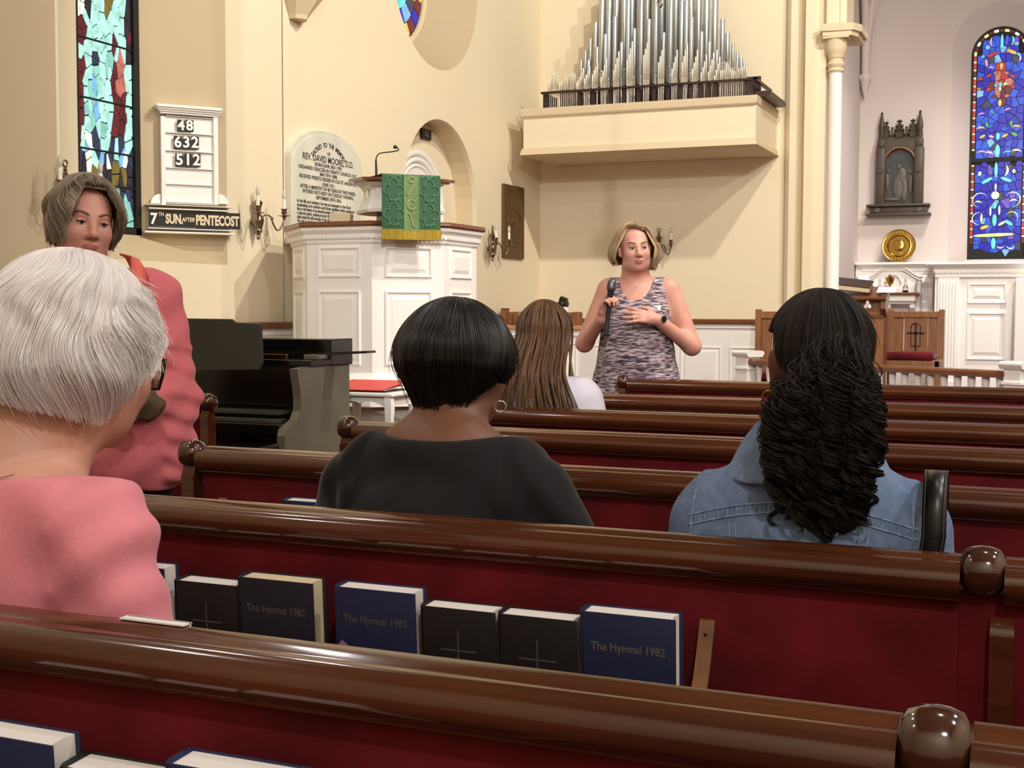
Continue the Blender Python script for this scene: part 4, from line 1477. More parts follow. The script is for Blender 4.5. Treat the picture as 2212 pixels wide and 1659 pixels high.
# ------------------------------------------------------------------ wall sconces
def make_sconce(label, loc, rotz):
    """local +Y points out of the wall; origin at the wall, mid height of the stem"""
    r = thing('wall_sconce', label, 'sconce', loc, rotz, 'silver candle sconces')
    b = MB(T(0, 0.05, 0))
    b.lathe([(0.003, -0.165), (0.010, -0.155), (0.012, -0.145), (0.008, -0.135), (0.024, -0.115), (0.030, -0.10), (0.026, -0.09), (0.036, -0.06), (0.042, -0.035), (0.036, -0.01), (0.022, 0.005), (0.018, 0.02), (0.020, 0.04),
             (0.030, 0.075), (0.033, 0.082), (0.033, 0.09), (0.014, 0.105), (0.009, 0.115), (0.013, 0.122), (0.008, 0.128), (0.009, 0.14)], 16)
    b.build('stem', 'sconce', r, smooth=40)
    b = MB(T(0, 0.05, 0.158) @ RX(PI / 2))
    b.tube([(0.017 * math.cos(2 * PI * k / 20), 0.017 * math.sin(2 * PI * k / 20), 0) for k in range(20)], 0.005, 8, closed=True)
    b.build('ring', 'sconce', r, smooth=60)
    b = MB()
    b.tube([(0, -0.0, -0.04), (0, 0.05, -0.04)], 0.02, 10)
    b.build('wall_mount', 'sconce', r)
    for s in (-1, 1):
        R = T(0, 0.05, 0) @ RZ(-s * math.radians(56)) 
        b = MB(R)
        pts = [(0, 0.02 + 0.168 * t, -0.02 + 0.028 * math.sin(PI * min(1, t * 2)) - (0.075 * math.sin(PI * (t - .45) / .55) if t > .45 else 0)) for t in [i / 18 for i in range(19)]]
        b.tube(pts, 0.0062, 8)
        b.ball((0, 0.10, -0.014), 0.011, 10, 8)
        b.build('arm', 'sconce', r, smooth=60)
        c = MB(R @ T(0, 0.188, 0))
        c.lathe([(0.006, -0.025), (0.012, -0.012), (0.014, -0.004), (0.042, 0.004), (0.044, 0.007), (0.014, 0.008), (0.011, 0.014), (0.019, 0.022), (0.021, 0.03), (0.014, 0.036), (0.017, 0.042), (0.023, 0.048), (0.023, 0.052), (0.012, 0.052)], 16)
        cup = c.build('candle_cup', 'sconce', r, smooth=40)
        c = MB(R @ T(0, 0.188, 0))
        c.lathe([(0.0125, 0.05), (0.0125, 0.115), (0.008, 0.117)], 12)
        c.build('candle', 'candle', cup, smooth=40)
        c = MB(R @ T(0, 0.188, 0))
        c.lathe([(0.008, 0.115), (0.013, 0.13), (0.015, 0.145), (0.011, 0.165), (0.004, 0.18), (0.001, 0.186)], 12)
        c.build('flame_bulb', 'bulb', cup, smooth=60)
    return r


make_sconce('silver two-candle sconce between the hymn board and the memorial tablet', (XW, 7.325, 1.862), -PI / 2)
make_sconce('silver two-candle sconce in front of the bronze tablet', (XW + 0.005, 11.23, 1.855), -PI / 2)
make_sconce('silver two-candle sconce on the back wall behind the woman with the microphone', (-3.69, YO, 1.88), PI)
s4 = make_sconce('silver sconce partly hidden behind the head of the woman in the rose jacket', (XW, 5.50, 1.86), -PI / 2)

# ------------------------------------------------------------------ organ gallery and pipes
gx0, gx1, gy = -4.795, -2.525, 11.61
ga = thing('organ_gallery', 'cream boxed balcony high in the corner carrying the organ pipes', 'balcony', ((gx0 + gx1) / 2, YO, 2.73))
b = MB()
b.box((gx0, gy + 0.02, 2.78), (gx1, YO - 0.002, 3.11))
b.build('parapet', 'wall', ga, world=True)


def mould(name, prof, z0):
    b = MB()
    rows = []
    for o, z in prof:
        rows.append([(gx0 - o, YO - 0.002, z), (gx0 - o, gy - o, z), (gx1 + o, gy - o, z), (gx1 + o, YO - 0.002, z)])
    b.grid(rows)
    b.add(rows[0], [(0, 1, 2, 3)])
    b.add(rows[-1], [(0, 1, 2, 3)])
    b.build(name, 'tan', ga, world=True)


mould('top_moulding', [(-0.02, 3.085), (0.0, 3.09), (0.012, 3.105), (0.018, 3.15), (0.02, 3.17), (-0.02, 3.175)], 0)
mould('bottom_moulding', [(-0.02, 2.80), (0.0, 2.795), (0.008, 2.785), (0.018, 2.745), (0.022, 2.73), (-0.02, 2.728)], 0)

og = thing('pipe_organ', 'rank of silver organ pipes rising from the cream balcony', 'organ', ((gx0 + gx1) / 2, 11.95, 3.175))
DZ = 3.176
RZ_ = 3.325


def pipe(px, ty, Y, r, foot, m):
    top = atY(px, ty, Y)
    h = max(0.15, top.z - DZ)
    b = MB(T(top.x, Y, DZ))
    f = min(foot, h * .6)
    b.lathe([(r * .35, 0.0), (r * .45, f * .4), (r * .95, f), (r * .98, f + r * .1), (r * .80, f + r * .3), (r * .80, f + r * .9), (r, f + r * 1.3), (r, h), (r * .82, h), (r * .82, h - r)], 10)
    b.build('pipe', m, og, smooth=40, world=True)


for px, ty in ((1256, 131), (1265, 110), (1276, 84), (1287, 49), (1301, 0), (1317, -40), (1333, -80), (1350, -110), (1367, -140), (1384, -165), (1400, -185), (1416, -200), (1432, -200), (1447, -185), (1462, -160), (1478, -130), (1494, -100), (1510, -70),
               (1527, -30), (1545, 0), (1561, 41), (1572, 72), (1583.5, 94), (1593, 111), (1601, 125), (1607, 136)):
    pipe(px, ty, 12.3, 0.033 if ty < 20 else 0.024 if ty < 80 else 0.017, 0.42, 'pipe')
for px, ty in ((1272, 130), (1290, 102), (1308, 74), (1316, 20), (1329, 36), (1343, 92), (1358, -30), (1371, 62), (1386, -20), (1402, 42), (1418, -40), (1434, 71), (1450, -20), (1473, 2), (1484, -30), (1494, 39), (1516, 69), (1533, 91), (1549, 109)):
    pipe(px, ty, 12.05, 0.024 if ty < 45 else 0.019, 0.30, 'pipe')
grp = [(1256, 150), (1270, 146), (1287, 137), (1306, 128), (1333, 113), (1362, 92), (1398, 80), (1430, 96), (1459, 110), (1481, 96), (1503, 110), (1522, 120), (1538, 116), (1551, 125)]
for i, (px, ty) in enumerate(grp):
    for k in range(4):
        pipe(px - 7 + 3.6 * k, ty + (3 - k) * (13 if ty < 130 else 8) - (0 if k < 3 else 2), 11.76 + 0.022 * k, 0.0095, 0.22, 'pipe_light')
rr_ = random.Random(4)
for x0, x1, n in ((1184, 1246, 16), (1557, 1612, 15)):
    for k in range(n):
        px = x0 + (x1 - x0) * k / (n - 1)
        base = 168 if x0 < 1300 else 145
        pipe(px, base + rr_.uniform(-14, 12) + (18 if k in (0, 1) and x0 < 1300 else 0), 11.76 + 0.02 * (k % 3), 0.0075, 0.2, 'pipe_light')
a, e = atY(1168, 208, 11.70), atY(1634, 175, 11.70)
b = MB()
b.box((a.x, 11.70, RZ_), (e.x, 11.74, RZ_ + 0.018))
b.build('pipe_rack', 'darkwood', og, world=True)
b = MB()
b.box((e.x - 0.03, 11.70, RZ_ - 0.006), (e.x, 12.4, RZ_ + 0.018))
b.build('rack_end', 'darkwood', og, world=True)
b = MB()
b.box((e.x - 0.02, 11.74, DZ), (e.x + 0.12, 12.45, DZ + 0.05))
b.build('wind_chest', 'darkwood', og, world=True)
for px in (1180, 1252, 1281, 1318, 1347, 1380, 1413, 1443, 1470, 1492, 1513, 1530, 1546, 1612):
    q = atY(px, 200, 11.75)
    b = MB()
    b.box((q.x - 0.018 if px not in (1180,) else q.x - 0.03, 11.742, DZ), (q.x + 0.018 if px != 1180 else q.x + 0.02, 11.80 if px not in (1180, 1612) else 12.0, RZ_))
    b.build('rack_post', 'darkwood', og, world=True)
b = MB()
b.box((a.x + 0.05, 12.1, DZ), (e.x - 0.05, 12.14, RZ_ + 0.1))
b.build('rear_board', 'darkwood', og, world=True)

# chandelier, of which only the lowest drop hangs into view
cp = atY(1425, 16, 6.9)
ch = thing('chandelier', 'bottom finial of a hanging silver chandelier in front of the organ pipes', 'chandelier', (cp.x, cp.y, cp.z))
b = MB(T(0, 0, 0.022) @ RZ(-0.4) @ RX(PI / 2))
b.tube([(0.018 * math.cos(2 * PI * k / 18), 0.022 * math.sin(2 * PI * k / 18), 0) for k in range(18)], 0.006, 8, closed=True)
b.build('ring', 'silver', ch, smooth=60)
b = MB()
b.lathe([(0.004, 0.045), (0.016, 0.055), (0.012, 0.068), (0.045, 0.085), (0.05, 0.095), (0.03, 0.11), (0.07, 0.15), (0.12, 0.20), (0.13, 0.25), (0.08, 0.31), (0.03, 0.34), (0.025, 0.42), (0.05, 0.46), (0.03, 0.5), (0.012, 0.55), (0.010, TOP - cp.z)], 20)
b.build('body', 'silver', ch, smooth=40)

# ------------------------------------------------------------------ organ console (black) with a reflection painted grey on one end
oc = thing('organ_console', 'black keyboard console with grey reflection painted on its side and raised music desk', 'organ', (-4.0, 5.55, 0))
x0, x1, yn, yf = -4.62, -3.365, 5.19, 5.80
prof = [(yn, 0.0), (yf, 0.0), (yf, 0.985), (5.30, 0.945), (5.32, 0.87), (5.335, 0.80), (5.33, 0.74), (5.30, 0.70), (5.24, 0.675), (5.205, 0.66), (yn, 0.63)]
for x, m in ((x1, 'piano_side'), (x0, 'piano')):
    b = MB()
    b.prism(prof, x - 0.045, x, 'X')
    b.build('end_panel', m, oc, world=True)
b = MB()
b.box((x0, 5.60, 0.95), (x1 + 0.01, yf + 0.02, 1.085), bev=0.006)
b.build('top_hood', 'piano', oc, world=True)
b = MB()
b.box((x0, 5.40, 0.955), (x1 + 0.012, 5.60, 0.985), bev=0.004)
b.build('lid', 'piano', oc, world=True)
b = MB()
b.box((x0 + 0.5, 5.44, 0.985), (x1 - 0.15, 5.46, 1.010), bev=0.003)
b.build('brass_strip', 'brass', oc, world=True)
b = MB()
q = atY(803, 754, 5.62)
b.box((x1 - 0.09, 5.50, 0.985), (x1 + 0.0, 5.62, 1.008), bev=0.004)
b.build('shelf_block', 'piano_side', oc, world=True)
b = MB()
b.add([(x1 - 0.06, 5.57, 1.015), (q.x, 5.57, 1.030), (q.x, 5.66, 1.030), (x1 - 0.06, 5.66, 1.015), (x1 - 0.06, 5.57, 1.0), (q.x, 5.57, 1.018), (q.x, 5.66, 1.018), (x1 - 0.06, 5.66, 1.0)],
      [(0, 1, 2, 3), (4, 7, 6, 5), (0, 4, 5, 1), (1, 5, 6, 2), (2, 6, 7, 3), (3, 7, 4, 0)])
b.build('side_shelf', 'piano', oc, world=True)
b = MB()
b.box((x0 + 0.045, 5.21, 0.63), (x1 - 0.046, 5.52, 0.685), bev=0.008)
b.build('key_bed', 'piano', oc, world=True)
b = MB()
b.box((x0 + 0.1, 5.23, 0.686), (x1 - 0.1, 5.36, 0.70))
b.box((x0 + 0.1, 5.29, 0.72), (x1 - 0.1, 5.42, 0.735))
b.build('keyboard', mat('dim_ivory', (70, 68, 60), 0.4), oc, world=True)
b = MB()
b.box((x0 + 0.046, 5.52, 0.10), (x1 - 0.046, 5.56, 0.95))
b.build('inner_back', 'piano', oc, world=True)
b = MB()
b.box((x0 + 0.046, 5.22, 0.40), (x1 - 0.046, 5.24, 0.46), bev=0.004)
b.box((x0 + 0.046, 5.25, 0.02), (x1 - 0.046, 5.27, 0.40))
b.build('knee_panel', 'piano', oc, world=True)
# music desk: slanted board with stepped upper edge
pts = [(425, 688), (498, 690), (507, 697), (562, 700), (565, 786), (560, 798), (425, 804)]
b = MB()
fr_, bk_ = [], []
for x, y in pts:
    yy = 5.36 - (y - 688) / 116 * 0.10
    p = atY(x, y, yy)
    fr_.append(p)
    bk_.append(p + Vector((0, 0.018, 0.002)))
n = len(pts)
lft = [Vector((x0 + 0.3, p.y, p.z)) for p in (fr_[0], fr_[-1])]
fr_[0], fr_[-1] = lft
bk_[0], bk_[-1] = lft[0] + Vector((0, .018, .002)), lft[1] + Vector((0, .018, .002))
b.add(fr_ + bk_, [tuple(range(n)), tuple(range(2 * n - 1, n - 1, -1))] + [(i, n + i, n + (i + 1) % n, (i + 1) % n) for i in range(n)])
b.build('music_desk', mat('satin_black', (34, 33, 29), 0.45), oc, world=True)
bn = thing('organ_bench', 'black bench end showing under the black keyboard console', 'bench', (-3.66, 5.02, 0))
b = MB()
b.box((-0.55, -0.12, 0.56), (0.3, 0.12, 0.60), bev=0.01)
b.build('seat', 'piano', bn)
for x in (-0.5, 0.24):
    b = MB()
    b.prism([(-0.14, 0), (0.14, 0), (0.12, 0.08), (0.05, 0.13), (0.07, 0.56), (-0.07, 0.56), (-0.05, 0.13), (-0.12, 0.08)], x, x + 0.04, 'X')
    b.build('leg', 'piano', bn)

# ------------------------------------------------------------------ white side table with red folder
st = thing('side_table', 'small white table with curved legs and scalloped apron before the pulpit', 'table', (-3.60, 6.50, 0))
TT = 0.765
q0, q1 = atY(740, 850, 6.36), atY(862, 845, 6.5)
b = MB()
b.box((-0.24, -0.17, TT - 0.022), (0.20, 0.17, TT), bev=0.007)
b.build('table_top', 'white', st)
for y in (-0.145, 0.135):
    b = MB()
    q = [(-0.20, TT - 0.022), (0.16, TT - 0.022)] + [(0.16 - 0.36 * k / 16, TT - 0.075 + 0.02 * abs(math.sin(2 * PI * k / 16)) - 0.012 * math.cos(2 * PI * k / 16)) for k in range(17)]
    b.prism(q, y, y + 0.012, 'Y')
    b.build('apron', 'white', st)
for x in (-0.21, 0.155):
    b = MB()
    b.box((x, -0.13, TT - 0.08), (x + 0.012, 0.13, TT - 0.022))
    b.build('apron', 'white', st)
for x, y in ((-0.2, -0.14), (0.165, -0.14), (-0.2, 0.14), (0.165, 0.14)):
    sx, sy = (1 if x > 0 else -1), (1 if y > 0 else -1)
    b = MB()
    rows = []
    for z, o, w in ((TT - 0.022, 0.0, 0.020), (TT - 0.09, 0.008, 0.021), (TT - 0.2, 0.004, 0.016), (TT - 0.45, -0.012, 0.012), (0.08, -0.006, 0.011), (0.02, 0.012, 0.014), (0.0, 0.014, 0.013)):
        rows.append([(x + sx * o - w, y + sy * o - w, z), (x + sx * o + w, y + sy * o - w, z), (x + sx * o + w, y + sy * o + w, z), (x + sx * o - w, y + sy * o + w, z)])
    b.grid(rows, closed=True)
    b.add(rows[-1], [(0, 1, 2, 3)])
    b.build('leg', 'white', st, smooth=50)
fo = thing('red_folder', 'bright red folder lying on the small white table', 'folder', (-3.62, 6.50, TT + 0.001))
b = MB(RZ(0.05))
b.box((-0.19, -0.14, 0.0), (0.15, 0.13, 0.008))
b.build('papers', 'black', fo)
b = MB(RZ(0.05))
b.add([(-0.20, -0.15, 0.010), (0.13, -0.15, 0.010), (0.17, 0.14, 0.050), (-0.20, 0.14, 0.050), (-0.20, -0.15, 0.014), (0.13, -0.15, 0.014), (0.17, 0.14, 0.054), (-0.20, 0.14, 0.054)],
      [(0, 3, 2, 1), (4, 5, 6, 7), (0, 1, 5, 4), (1, 2, 6, 5), (2, 3, 7, 6), (3, 0, 4, 7)])
b.build('cover', 'red_folder', fo)
b = MB(RZ(0.05))
b.add([(-0.18, -0.13, 0.010), (0.14, -0.13, 0.010), (0.175, 0.13, 0.03), (-0.18, 0.13, 0.03)], [(0, 1, 2, 3)])
b.build('leaf_sheet', 'paper', fo)

# ------------------------------------------------------------------ choir desk in front of the wainscot
cd = thing('choir_desk', 'low light oak choir desk on a white panelled base beneath the organ', 'desk', (-4.0, 11.5, 0))
X0, X1 = XW + 0.085, atY(1256, 690, 11.5).x
zt = atY(1100, 702, 11.4).z
zc = atY(1060, 674, 11.5).z
b = MB()
b.box((X0, 11.45, 0), (X1, 11.9, zt - 0.04))
b.box((X0, 11.43, zt - 0.10), (X1, 11.9, zt - 0.075), bev=0.005)
b.build('base', 'white', cd, world=True)
n = 5
for k in range(n):
    w = (X1 - X0) / n
    panel(w * .72, 0.6, cd, world_of(cd).inverted() @ frame((X0 + (k + .5) * w, 11.45, 0.62), (1, 0, 0), (0, 0, 1), (0, -1, 0)))
b = MB()
b.box((X0, 11.40, zt - 0.04), (X1 + 0.02, 11.95, zt), bev=0.008)
b.build('worktop', 'oak_light', cd, world=True)
b = MB()
b.box((X0, 11.5, zt), (X1, 11.53, zc))
b.build('front_board', 'oak', cd, world=True)
for px in (1079, 1118, 1246):
    q = atY(px, 690, 11.5)
    b = MB()
    b.box((max(q.x - 0.035, XW + 0.09), 11.47, zt), (q.x + 0.035, 11.55, zc + (0.03 if px == 1079 else 0.005)), bev=0.008)
    b.build('post', 'oak', cd, world=True)
q0, q1 = atY(1120, 690, 11.42), atY(1160, 690, 11.42)
b = MB()
b.box((q0.x, 11.42, zt), (q1.x + 0.1, 11.46, zc - 0.005), bev=0.004)
b.build('light_panel', 'oak_light', cd, world=True)
bg = thing('black_bag', 'crumpled black bag lying on the oak choir desk', 'bag', (atY(1180, 665, 11.6).x, 11.7, zc))
b = MB()
for cx_, rx, rz, dz in ((-0.16, 0.10, 0.035, 0.03), (-0.05, 0.12, 0.05, 0.05), (0.08, 0.09, 0.045, 0.05), (0.14, 0.05, 0.05, 0.08)):
    b.ball((cx_, 0, dz), (rx, 0.09, rz), 16, 10)
bb = b.build('bag_body', 'black', bg, smooth=180)
rm = bb.modifiers.new('blend', 'REMESH')
rm.mode = 'VOXEL'
rm.voxel_size = 0.012
b = MB(T(0.135, -0.02, 0.10) @ RY(0.4))
b.box((-0.03, -0.04, 0), (0.04, 0.04, 0.05), bev=0.01)
b.build('flap', 'black', bg)
b = MB(T(atY(1221, 672, 11.62).x, 11.62, zt + 0.001))
b.lathe([(0.02, 0), (0.022, 0.002), (0.03, 0.10), (0.032, 0.15), (0.026, 0.17), (0.012, 0.175)], 16)
tag(b.build('white_cup', 'paper', smooth=40), 'white cup on the choir desk behind the braided hair', 'cup')

# ------------------------------------------------------------------ chancel chairs
def chair(label, px0, px1, Y, py_top, flo):
    a, e = atY(px0, py_top, Y), atY(px1, py_top, Y)
    w = e.x - a.x
    r = thing('clergy_chair', label, 'chair', ((a.x + e.x) / 2, Y, flo), group='carved oak chancel chairs')
    H = a.z - flo
    cz = 0.47
    hw = w / 2
    for s in (-1, 1):
        b = MB()
        b.box((s * hw - (0 if s < 0 else 0.055), -0.03, 0), (s * hw + (0.055 if s < 0 else 0), 0.03, H), bev=0.006)
        b.build('post', 'oak', r)
        b = MB()
        b.box((s * hw - (0 if s < 0 else 0.05), -0.50, 0), (s * hw + (0.05 if s < 0 else 0), -0.45, cz - 0.02), bev=0.006)
        b.build('leg', 'oak', r)
    b = MB()
    b.box((-hw + 0.05, -0.025, H - 0.085), (hw - 0.05, 0.02, H - 0.02), bev=0.006)
    b.build('top_rail', 'oak', r)
    pw = (w - 0.11) / 3
    for k, ww in enumerate((0.7, 1.6, 0.7)):
        x = -hw + 0.055 + pw * (0, .7, 2.3)[k]
        b = MB()
        b.box((x + 0.004, -0.008 if k != 1 else -0.014, cz - 0.05), (x + pw * ww - 0.004, 0.012, H - 0.085), bev=0.005)
        b.build('back_panel', 'oak', r)
    b = MB(T(0, -0.016, H - 0.28))
    for lo, hi in (((-0.010, 0, -0.19), (0.010, 0.006, 0.14)), ((-0.085, 0, 0.03), (0.085, 0.006, 0.05)), ((-0.05, 0, -0.09), (-0.042, 0.005, 0.10)), ((0.042, 0, -0.09), (0.05, 0.005, 0.10)), ((-0.05, 0, -0.096), (0.05, 0.005, -0.088))):
        b.box(lo, (hi[0], hi[1], hi[2]), T(0, -0.004, 0))
    b.tube([(0.05 * math.cos(PI * k / 10), 0.0, 0.09 + 0.05 * math.sin(PI * k / 10)) for k in range(11)], 0.006, 5)
    b.build('carved_cross', 'darkwood', r)
    b = MB()
    b.box((-hw, -0.5, cz - 0.10), (hw, 0.0, cz - 0.02), bev=0.008)
    b.build('seat', 'oak', r)
    b = MB()
    b.box((-hw + 0.02, -0.52, cz - 0.02), (hw - 0.06, -0.03, cz + 0.06), bev=0.025)
    b.build('cushion', 'velvet', r, smooth=50)
    return r


chair('oak chancel chair with carved cross and red cushion, right of the curly head', 1919, 2041, 13.55, 668, 0.30)
chair('oak chancel chair, mostly hidden left of the curly head', 1633, 1762, 11.95, 668, 0.15)

# prayer desk with an open book
L0, L1 = atY(1790, 640, 12.7), atY(1912, 640, 12.7)
pd = thing('prayer_desk', 'brown oak prayer desk with trefoil cut-out behind the curly head', 'desk', ((L0.x + L1.x) / 2, 12.7, 0.30))
hw = (L1.x - L0.x) / 2
H = atY(1890, 640, 12.7).z - 0.30
for s in (-1, 1):
    b = MB()
    b.prism([(-0.18, 0), (0.25, 0), (0.25, 0.06), (0.10, 0.12), (0.10, H - 0.08), (0.22, H + 0.06), (0.18, H + 0.10), (-0.12, H + 0.02), (-0.14, H - 0.12), (-0.05, H - 0.2), (-0.05, 0.12), (-0.18, 0.06)], s * hw - 0.022, s * hw + 0.022, 'X')
    b.build('side_panel', 'brown_rail', pd)
tre = [(0.030 * math.cos(t) * (1 + 0.32 * math.cos(3 * (t - PI / 2))), 0.034 * math.sin(t) * (1 + 0.32 * math.cos(3 * (t - PI / 2)))) for t in [2 * PI * k / 30 for k in range(30)]]
tp = atY(1874, 659, 12.65)
hx, hz = tp.x - pd.location.x, tp.z - 0.30
plate('front_panel', [(-hw, 0.15), (hw, 0.15), (hw, H - 0.02), (-hw, H - 0.02)], [[(p[0] + hx, p[1] + hz) for p in tre]], frame((0, -0.05, 0), (1, 0, 0), (0, 0, 1), (0, -1, 0)), 0.025, 'oak', pd)
for z in (H - 0.03, hz - 0.11):
    b = MB()
    b.box((-hw, -0.075, z - 0.015), (hw, -0.04, z + 0.015), bev=0.005)
    b.build('rail', 'brown_rail', pd)
b = MB(T(0, 0.02, H + 0.03) @ RX(0.28))
b.box((-hw - 0.03, -0.20, -0.015), (hw + 0.03, 0.20, 0.012), bev=0.005)
b.build('sloped_top', 'brown_rail', pd)
ob = thing('service_book', 'thick service book lying on the sloped prayer desk', 'book', (pd.location.x + 0.02, 12.7, 0.30 + H + 0.06))
b = MB(T(-0.05, 0.0, 0.02) @ RX(0.28) @ RY(0.12))
b.box((-0.17, -0.13, 0.0), (0.17, 0.13, 0.006))
b.box((-0.17, -0.13, 0.05), (0.17, 0.13, 0.056))
b.box((-0.17, -0.13, 0.0), (-0.164, 0.13, 0.056))
b.build('cover', 'darkwood', ob)
b = MB(T(-0.05, 0.0, 0.02) @ RX(0.28) @ RY(0.12))
b.box((-0.163, -0.126, 0.006), (0.162, 0.126, 0.05))
b.build('pages', 'page_cream', ob)
b = MB(T(0.2, -0.02, 0.005) @ RX(0.28))
b.box((-0.05, -0.1, 0), (0.12, 0.1, 0.003))
tag(b.build('loose_sheet', 'paper'), 'white sheet beside the service book on the prayer desk', 'paper')
o_ = bpy.data.objects['loose_sheet']
o_.location = ob.location + Vector((0.03, -0.03, -0.005))

# ------------------------------------------------------------------ white panelling of the chancel
def px_x(px, Y, py=600):
    return atY(px, py, Y).x


Ya, Yb_ = 15.30, 14.75
rd = thing('chancel_panelling', 'white painted panelling with cornice and arched niche below the chancel window', 'panelling', (-1.5, YB - 0.05, 0.30))
xa, xb = XC + 0.01, px_x(2020, Ya)
zc0, zc1 = atY(1950, 566, Ya - .1).z, atY(1950, 592, Ya).z
b = MB()
b.box((xa, Ya, 0.30), (xb, YB - 0.001, zc0 - 0.03))
b.build('back_panel', 'white', rd, world=True)


def cornice(name, xl, xr, yf, z1, h, proj=0.09):
    b = MB()
    rows = []
    for o, z in ((0.0, z1 - h), (0.012, z1 - h + 0.008), (0.02, z1 - h * .55), (proj * .6, z1 - h * .4), (proj * .75, z1 - h * .25), (proj, z1 - h * .22), (proj, z1)):
        rows.append([(xl - o, YB - 0.001, z), (xl - o, yf - o, z), (xr + o, yf - o, z), (xr + o, YB - 0.001, z)])
    b.grid(rows)
    b.add(rows[-1], [(0, 1, 2, 3)])
    b.build(name, 'white', rd, world=True)


cornice('cornice', xa + 0.092, xb - 0.02, Ya, zc0, 0.11)
# arched relief shape over the credence shelf
b = MB()
out = []
for px, py in ((1852, 598), (1880, 597), (1892, 590), (1905, 578), (1922, 573), (1940, 573), (1958, 580), (1972, 590), (1985, 597), (2016, 597)):
    out.append(atY(px, py, Ya - 0.02))
b.tube(out, 0.016, 8)
b.tube([p + Vector((0, 0, -0.035)) for p in out], 0.008, 8)
b.build('arched_moulding', 'white', rd, smooth=60, world=True)
b = MB()
for k in range(13):
    a = PI * k / 12
    pass
q = atY(1930, 610, Ya)
b.tube([(q.x + 0.085 * math.cos(PI * k / 14), Ya - 0.012, q.z + 0.085 * math.sin(PI * k / 14)) for k in range(15)], 0.012, 6)
b.build('niche_arch', 'white', rd, smooth=60, world=True)
for px in (1866, 2004):
    x = px_x(px, Ya - .05, 640)
    b = MB(T(x, Ya - 0.05, 0))
    zt_, zb_ = atY(px, 600, Ya).z, atY(px, 680, Ya).z
    b.prism([(0.05, zt_), (-0.06, zt_), (-0.07, zt_ - 0.05), (-0.03, zt_ - 0.12), (-0.06, zt_ - 0.2), (-0.055, zt_ - 0.28), (-0.02, zt_ - 0.35), (-0.035, zb_), (0.05, zb_)], -0.06, 0.06, 'X')
    b.build('scroll_bracket', 'white', rd, world=True)
# forward section with pilaster and doors
xl, xr = px_x(2020, Yb_), 3.5
z1 = atY(2100, 565, Yb_ - .1).z
b = MB()
b.box((xl, Yb_, 0.30), (xr, YB - 0.001, z1 - 0.05))
b.build('tall_panel', 'white', rd, world=True)
cornice('cornice', xl, xr, Yb_, z1, 0.12)
b = MB()
zz = atY(2100, 588, Yb_).z
for k in range(70):
    x = xl + 0.01 + k * 0.032
    b.box((x, Yb_ - 0.022, zz - 0.012), (x + 0.018, Yb_, zz + 0.012))
d = b.build('dentils', 'white', rd, world=True)
d['kind'] = 'stuff'
b = MB()
z2 = atY(2100, 597, Yb_).z
b.box((xl, Yb_ - 0.03, z2 - 0.012), (xr, Yb_, z2 + 0.006), bev=0.004)
b.build('frieze_band', 'white', rd, world=True)
p0, p1 = px_x(2027, Yb_), px_x(2073, Yb_)
zb_ = atY(2050, 790, Yb_).z
b = MB()
b.box((p0, Yb_ - 0.03, 0.45), (p1, Yb_, z2 - 0.012))
for k in range(6):
    x = p0 + (p1 - p0) * (k + 1) / 7
    b.box((x - 0.009, Yb_ - 0.042, 0.55), (x + 0.009, Yb_ - 0.03, z2 - 0.06), bev=0.004)
b.box((p0 - 0.015, Yb_ - 0.05, 0.30), (p1 + 0.015, Yb_, 0.47), bev=0.005)
b.build('fluted_pilaster', 'white', rd, world=True)
inv = world_of(rd).inverted()
c0, c1 = px_x(2090, Yb_), px_x(2176, Yb_)
for y0, y1 in ((611, 656), (674, 778)):
    za, zb2 = atY(2130, y0, Yb_).z, atY(2130, y1, Yb_).z
    panel(c1 - c0, za - zb2, rd, inv @ frame(((c0 + c1) / 2, Yb_, (za + zb2) / 2), (1, 0, 0), (0, 0, 1), (0, -1, 0)), d=0.02, fw=0.045)
b = MB()
b.box((px_x(2194, 14.4), 14.4, 0.3), (3.4, Yb_ - 0.002, atY(2200, 600, 14.4).z), bev=0.01)
b.build('end_block', 'white', rd, world=True)

# credence shelf with altar vessels
sx0, sx1 = px_x(1908, 15.1, 640), px_x(1984, 15.1, 640)
zs_ = atY(1950, 632, 15.1).z
cr = thing('credence_shelf', 'small white bracketed shelf with brown top under the arched niche', 'shelf', ((sx0 + sx1) / 2, 15.28, zs_))
b = MB()
b.box((sx0, 14.98, zs_ - 0.025), (sx1, 15.295, zs_), bev=0.006)
b.build('shelf_top', 'brown_rail', cr, world=True)
b = MB()
b.box((sx0 + 0.01, 15.02, zs_ - 0.10), (sx1 - 0.03, 15.295, zs_ - 0.026), bev=0.01)
b.box((sx0 + 0.02, 15.06, zs_ - 0.13), (sx1 - 0.05, 15.295, zs_ - 0.10), bev=0.008)
b.build('apron', 'white', cr, world=True)
for x in (sx0 + 0.03, sx1 - 0.09):
    b = MB()
    b.prism([(15.295, zs_ - 0.13), (15.08, zs_ - 0.13), (15.08, zs_ - 0.17), (15.16, zs_ - 0.22), (15.2, zs_ - 0.32), (15.295, zs_ - 0.36)], x, x + 0.05, 'X')
    b.build('bracket', 'white', cr, world=True)


def vessel(name, label, cat, px, Y, prof, m, extra=None, s=1.0):
    p = atY(px, 630, Y)
    r = thing(name, label, cat, (p.x, Y, zs_ + 0.001))
    b = MB()
    b.lathe([(q[0] * s, q[1] * s) for q in prof], 18)
    b.build('body', m, r, smooth=40)
    if extra:
        b = MB()
        b.lathe([(q[0] * s, q[1] * s) for q in extra[1]], 18)
        b.build(extra[0], extra[2], r, smooth=40)
    return r


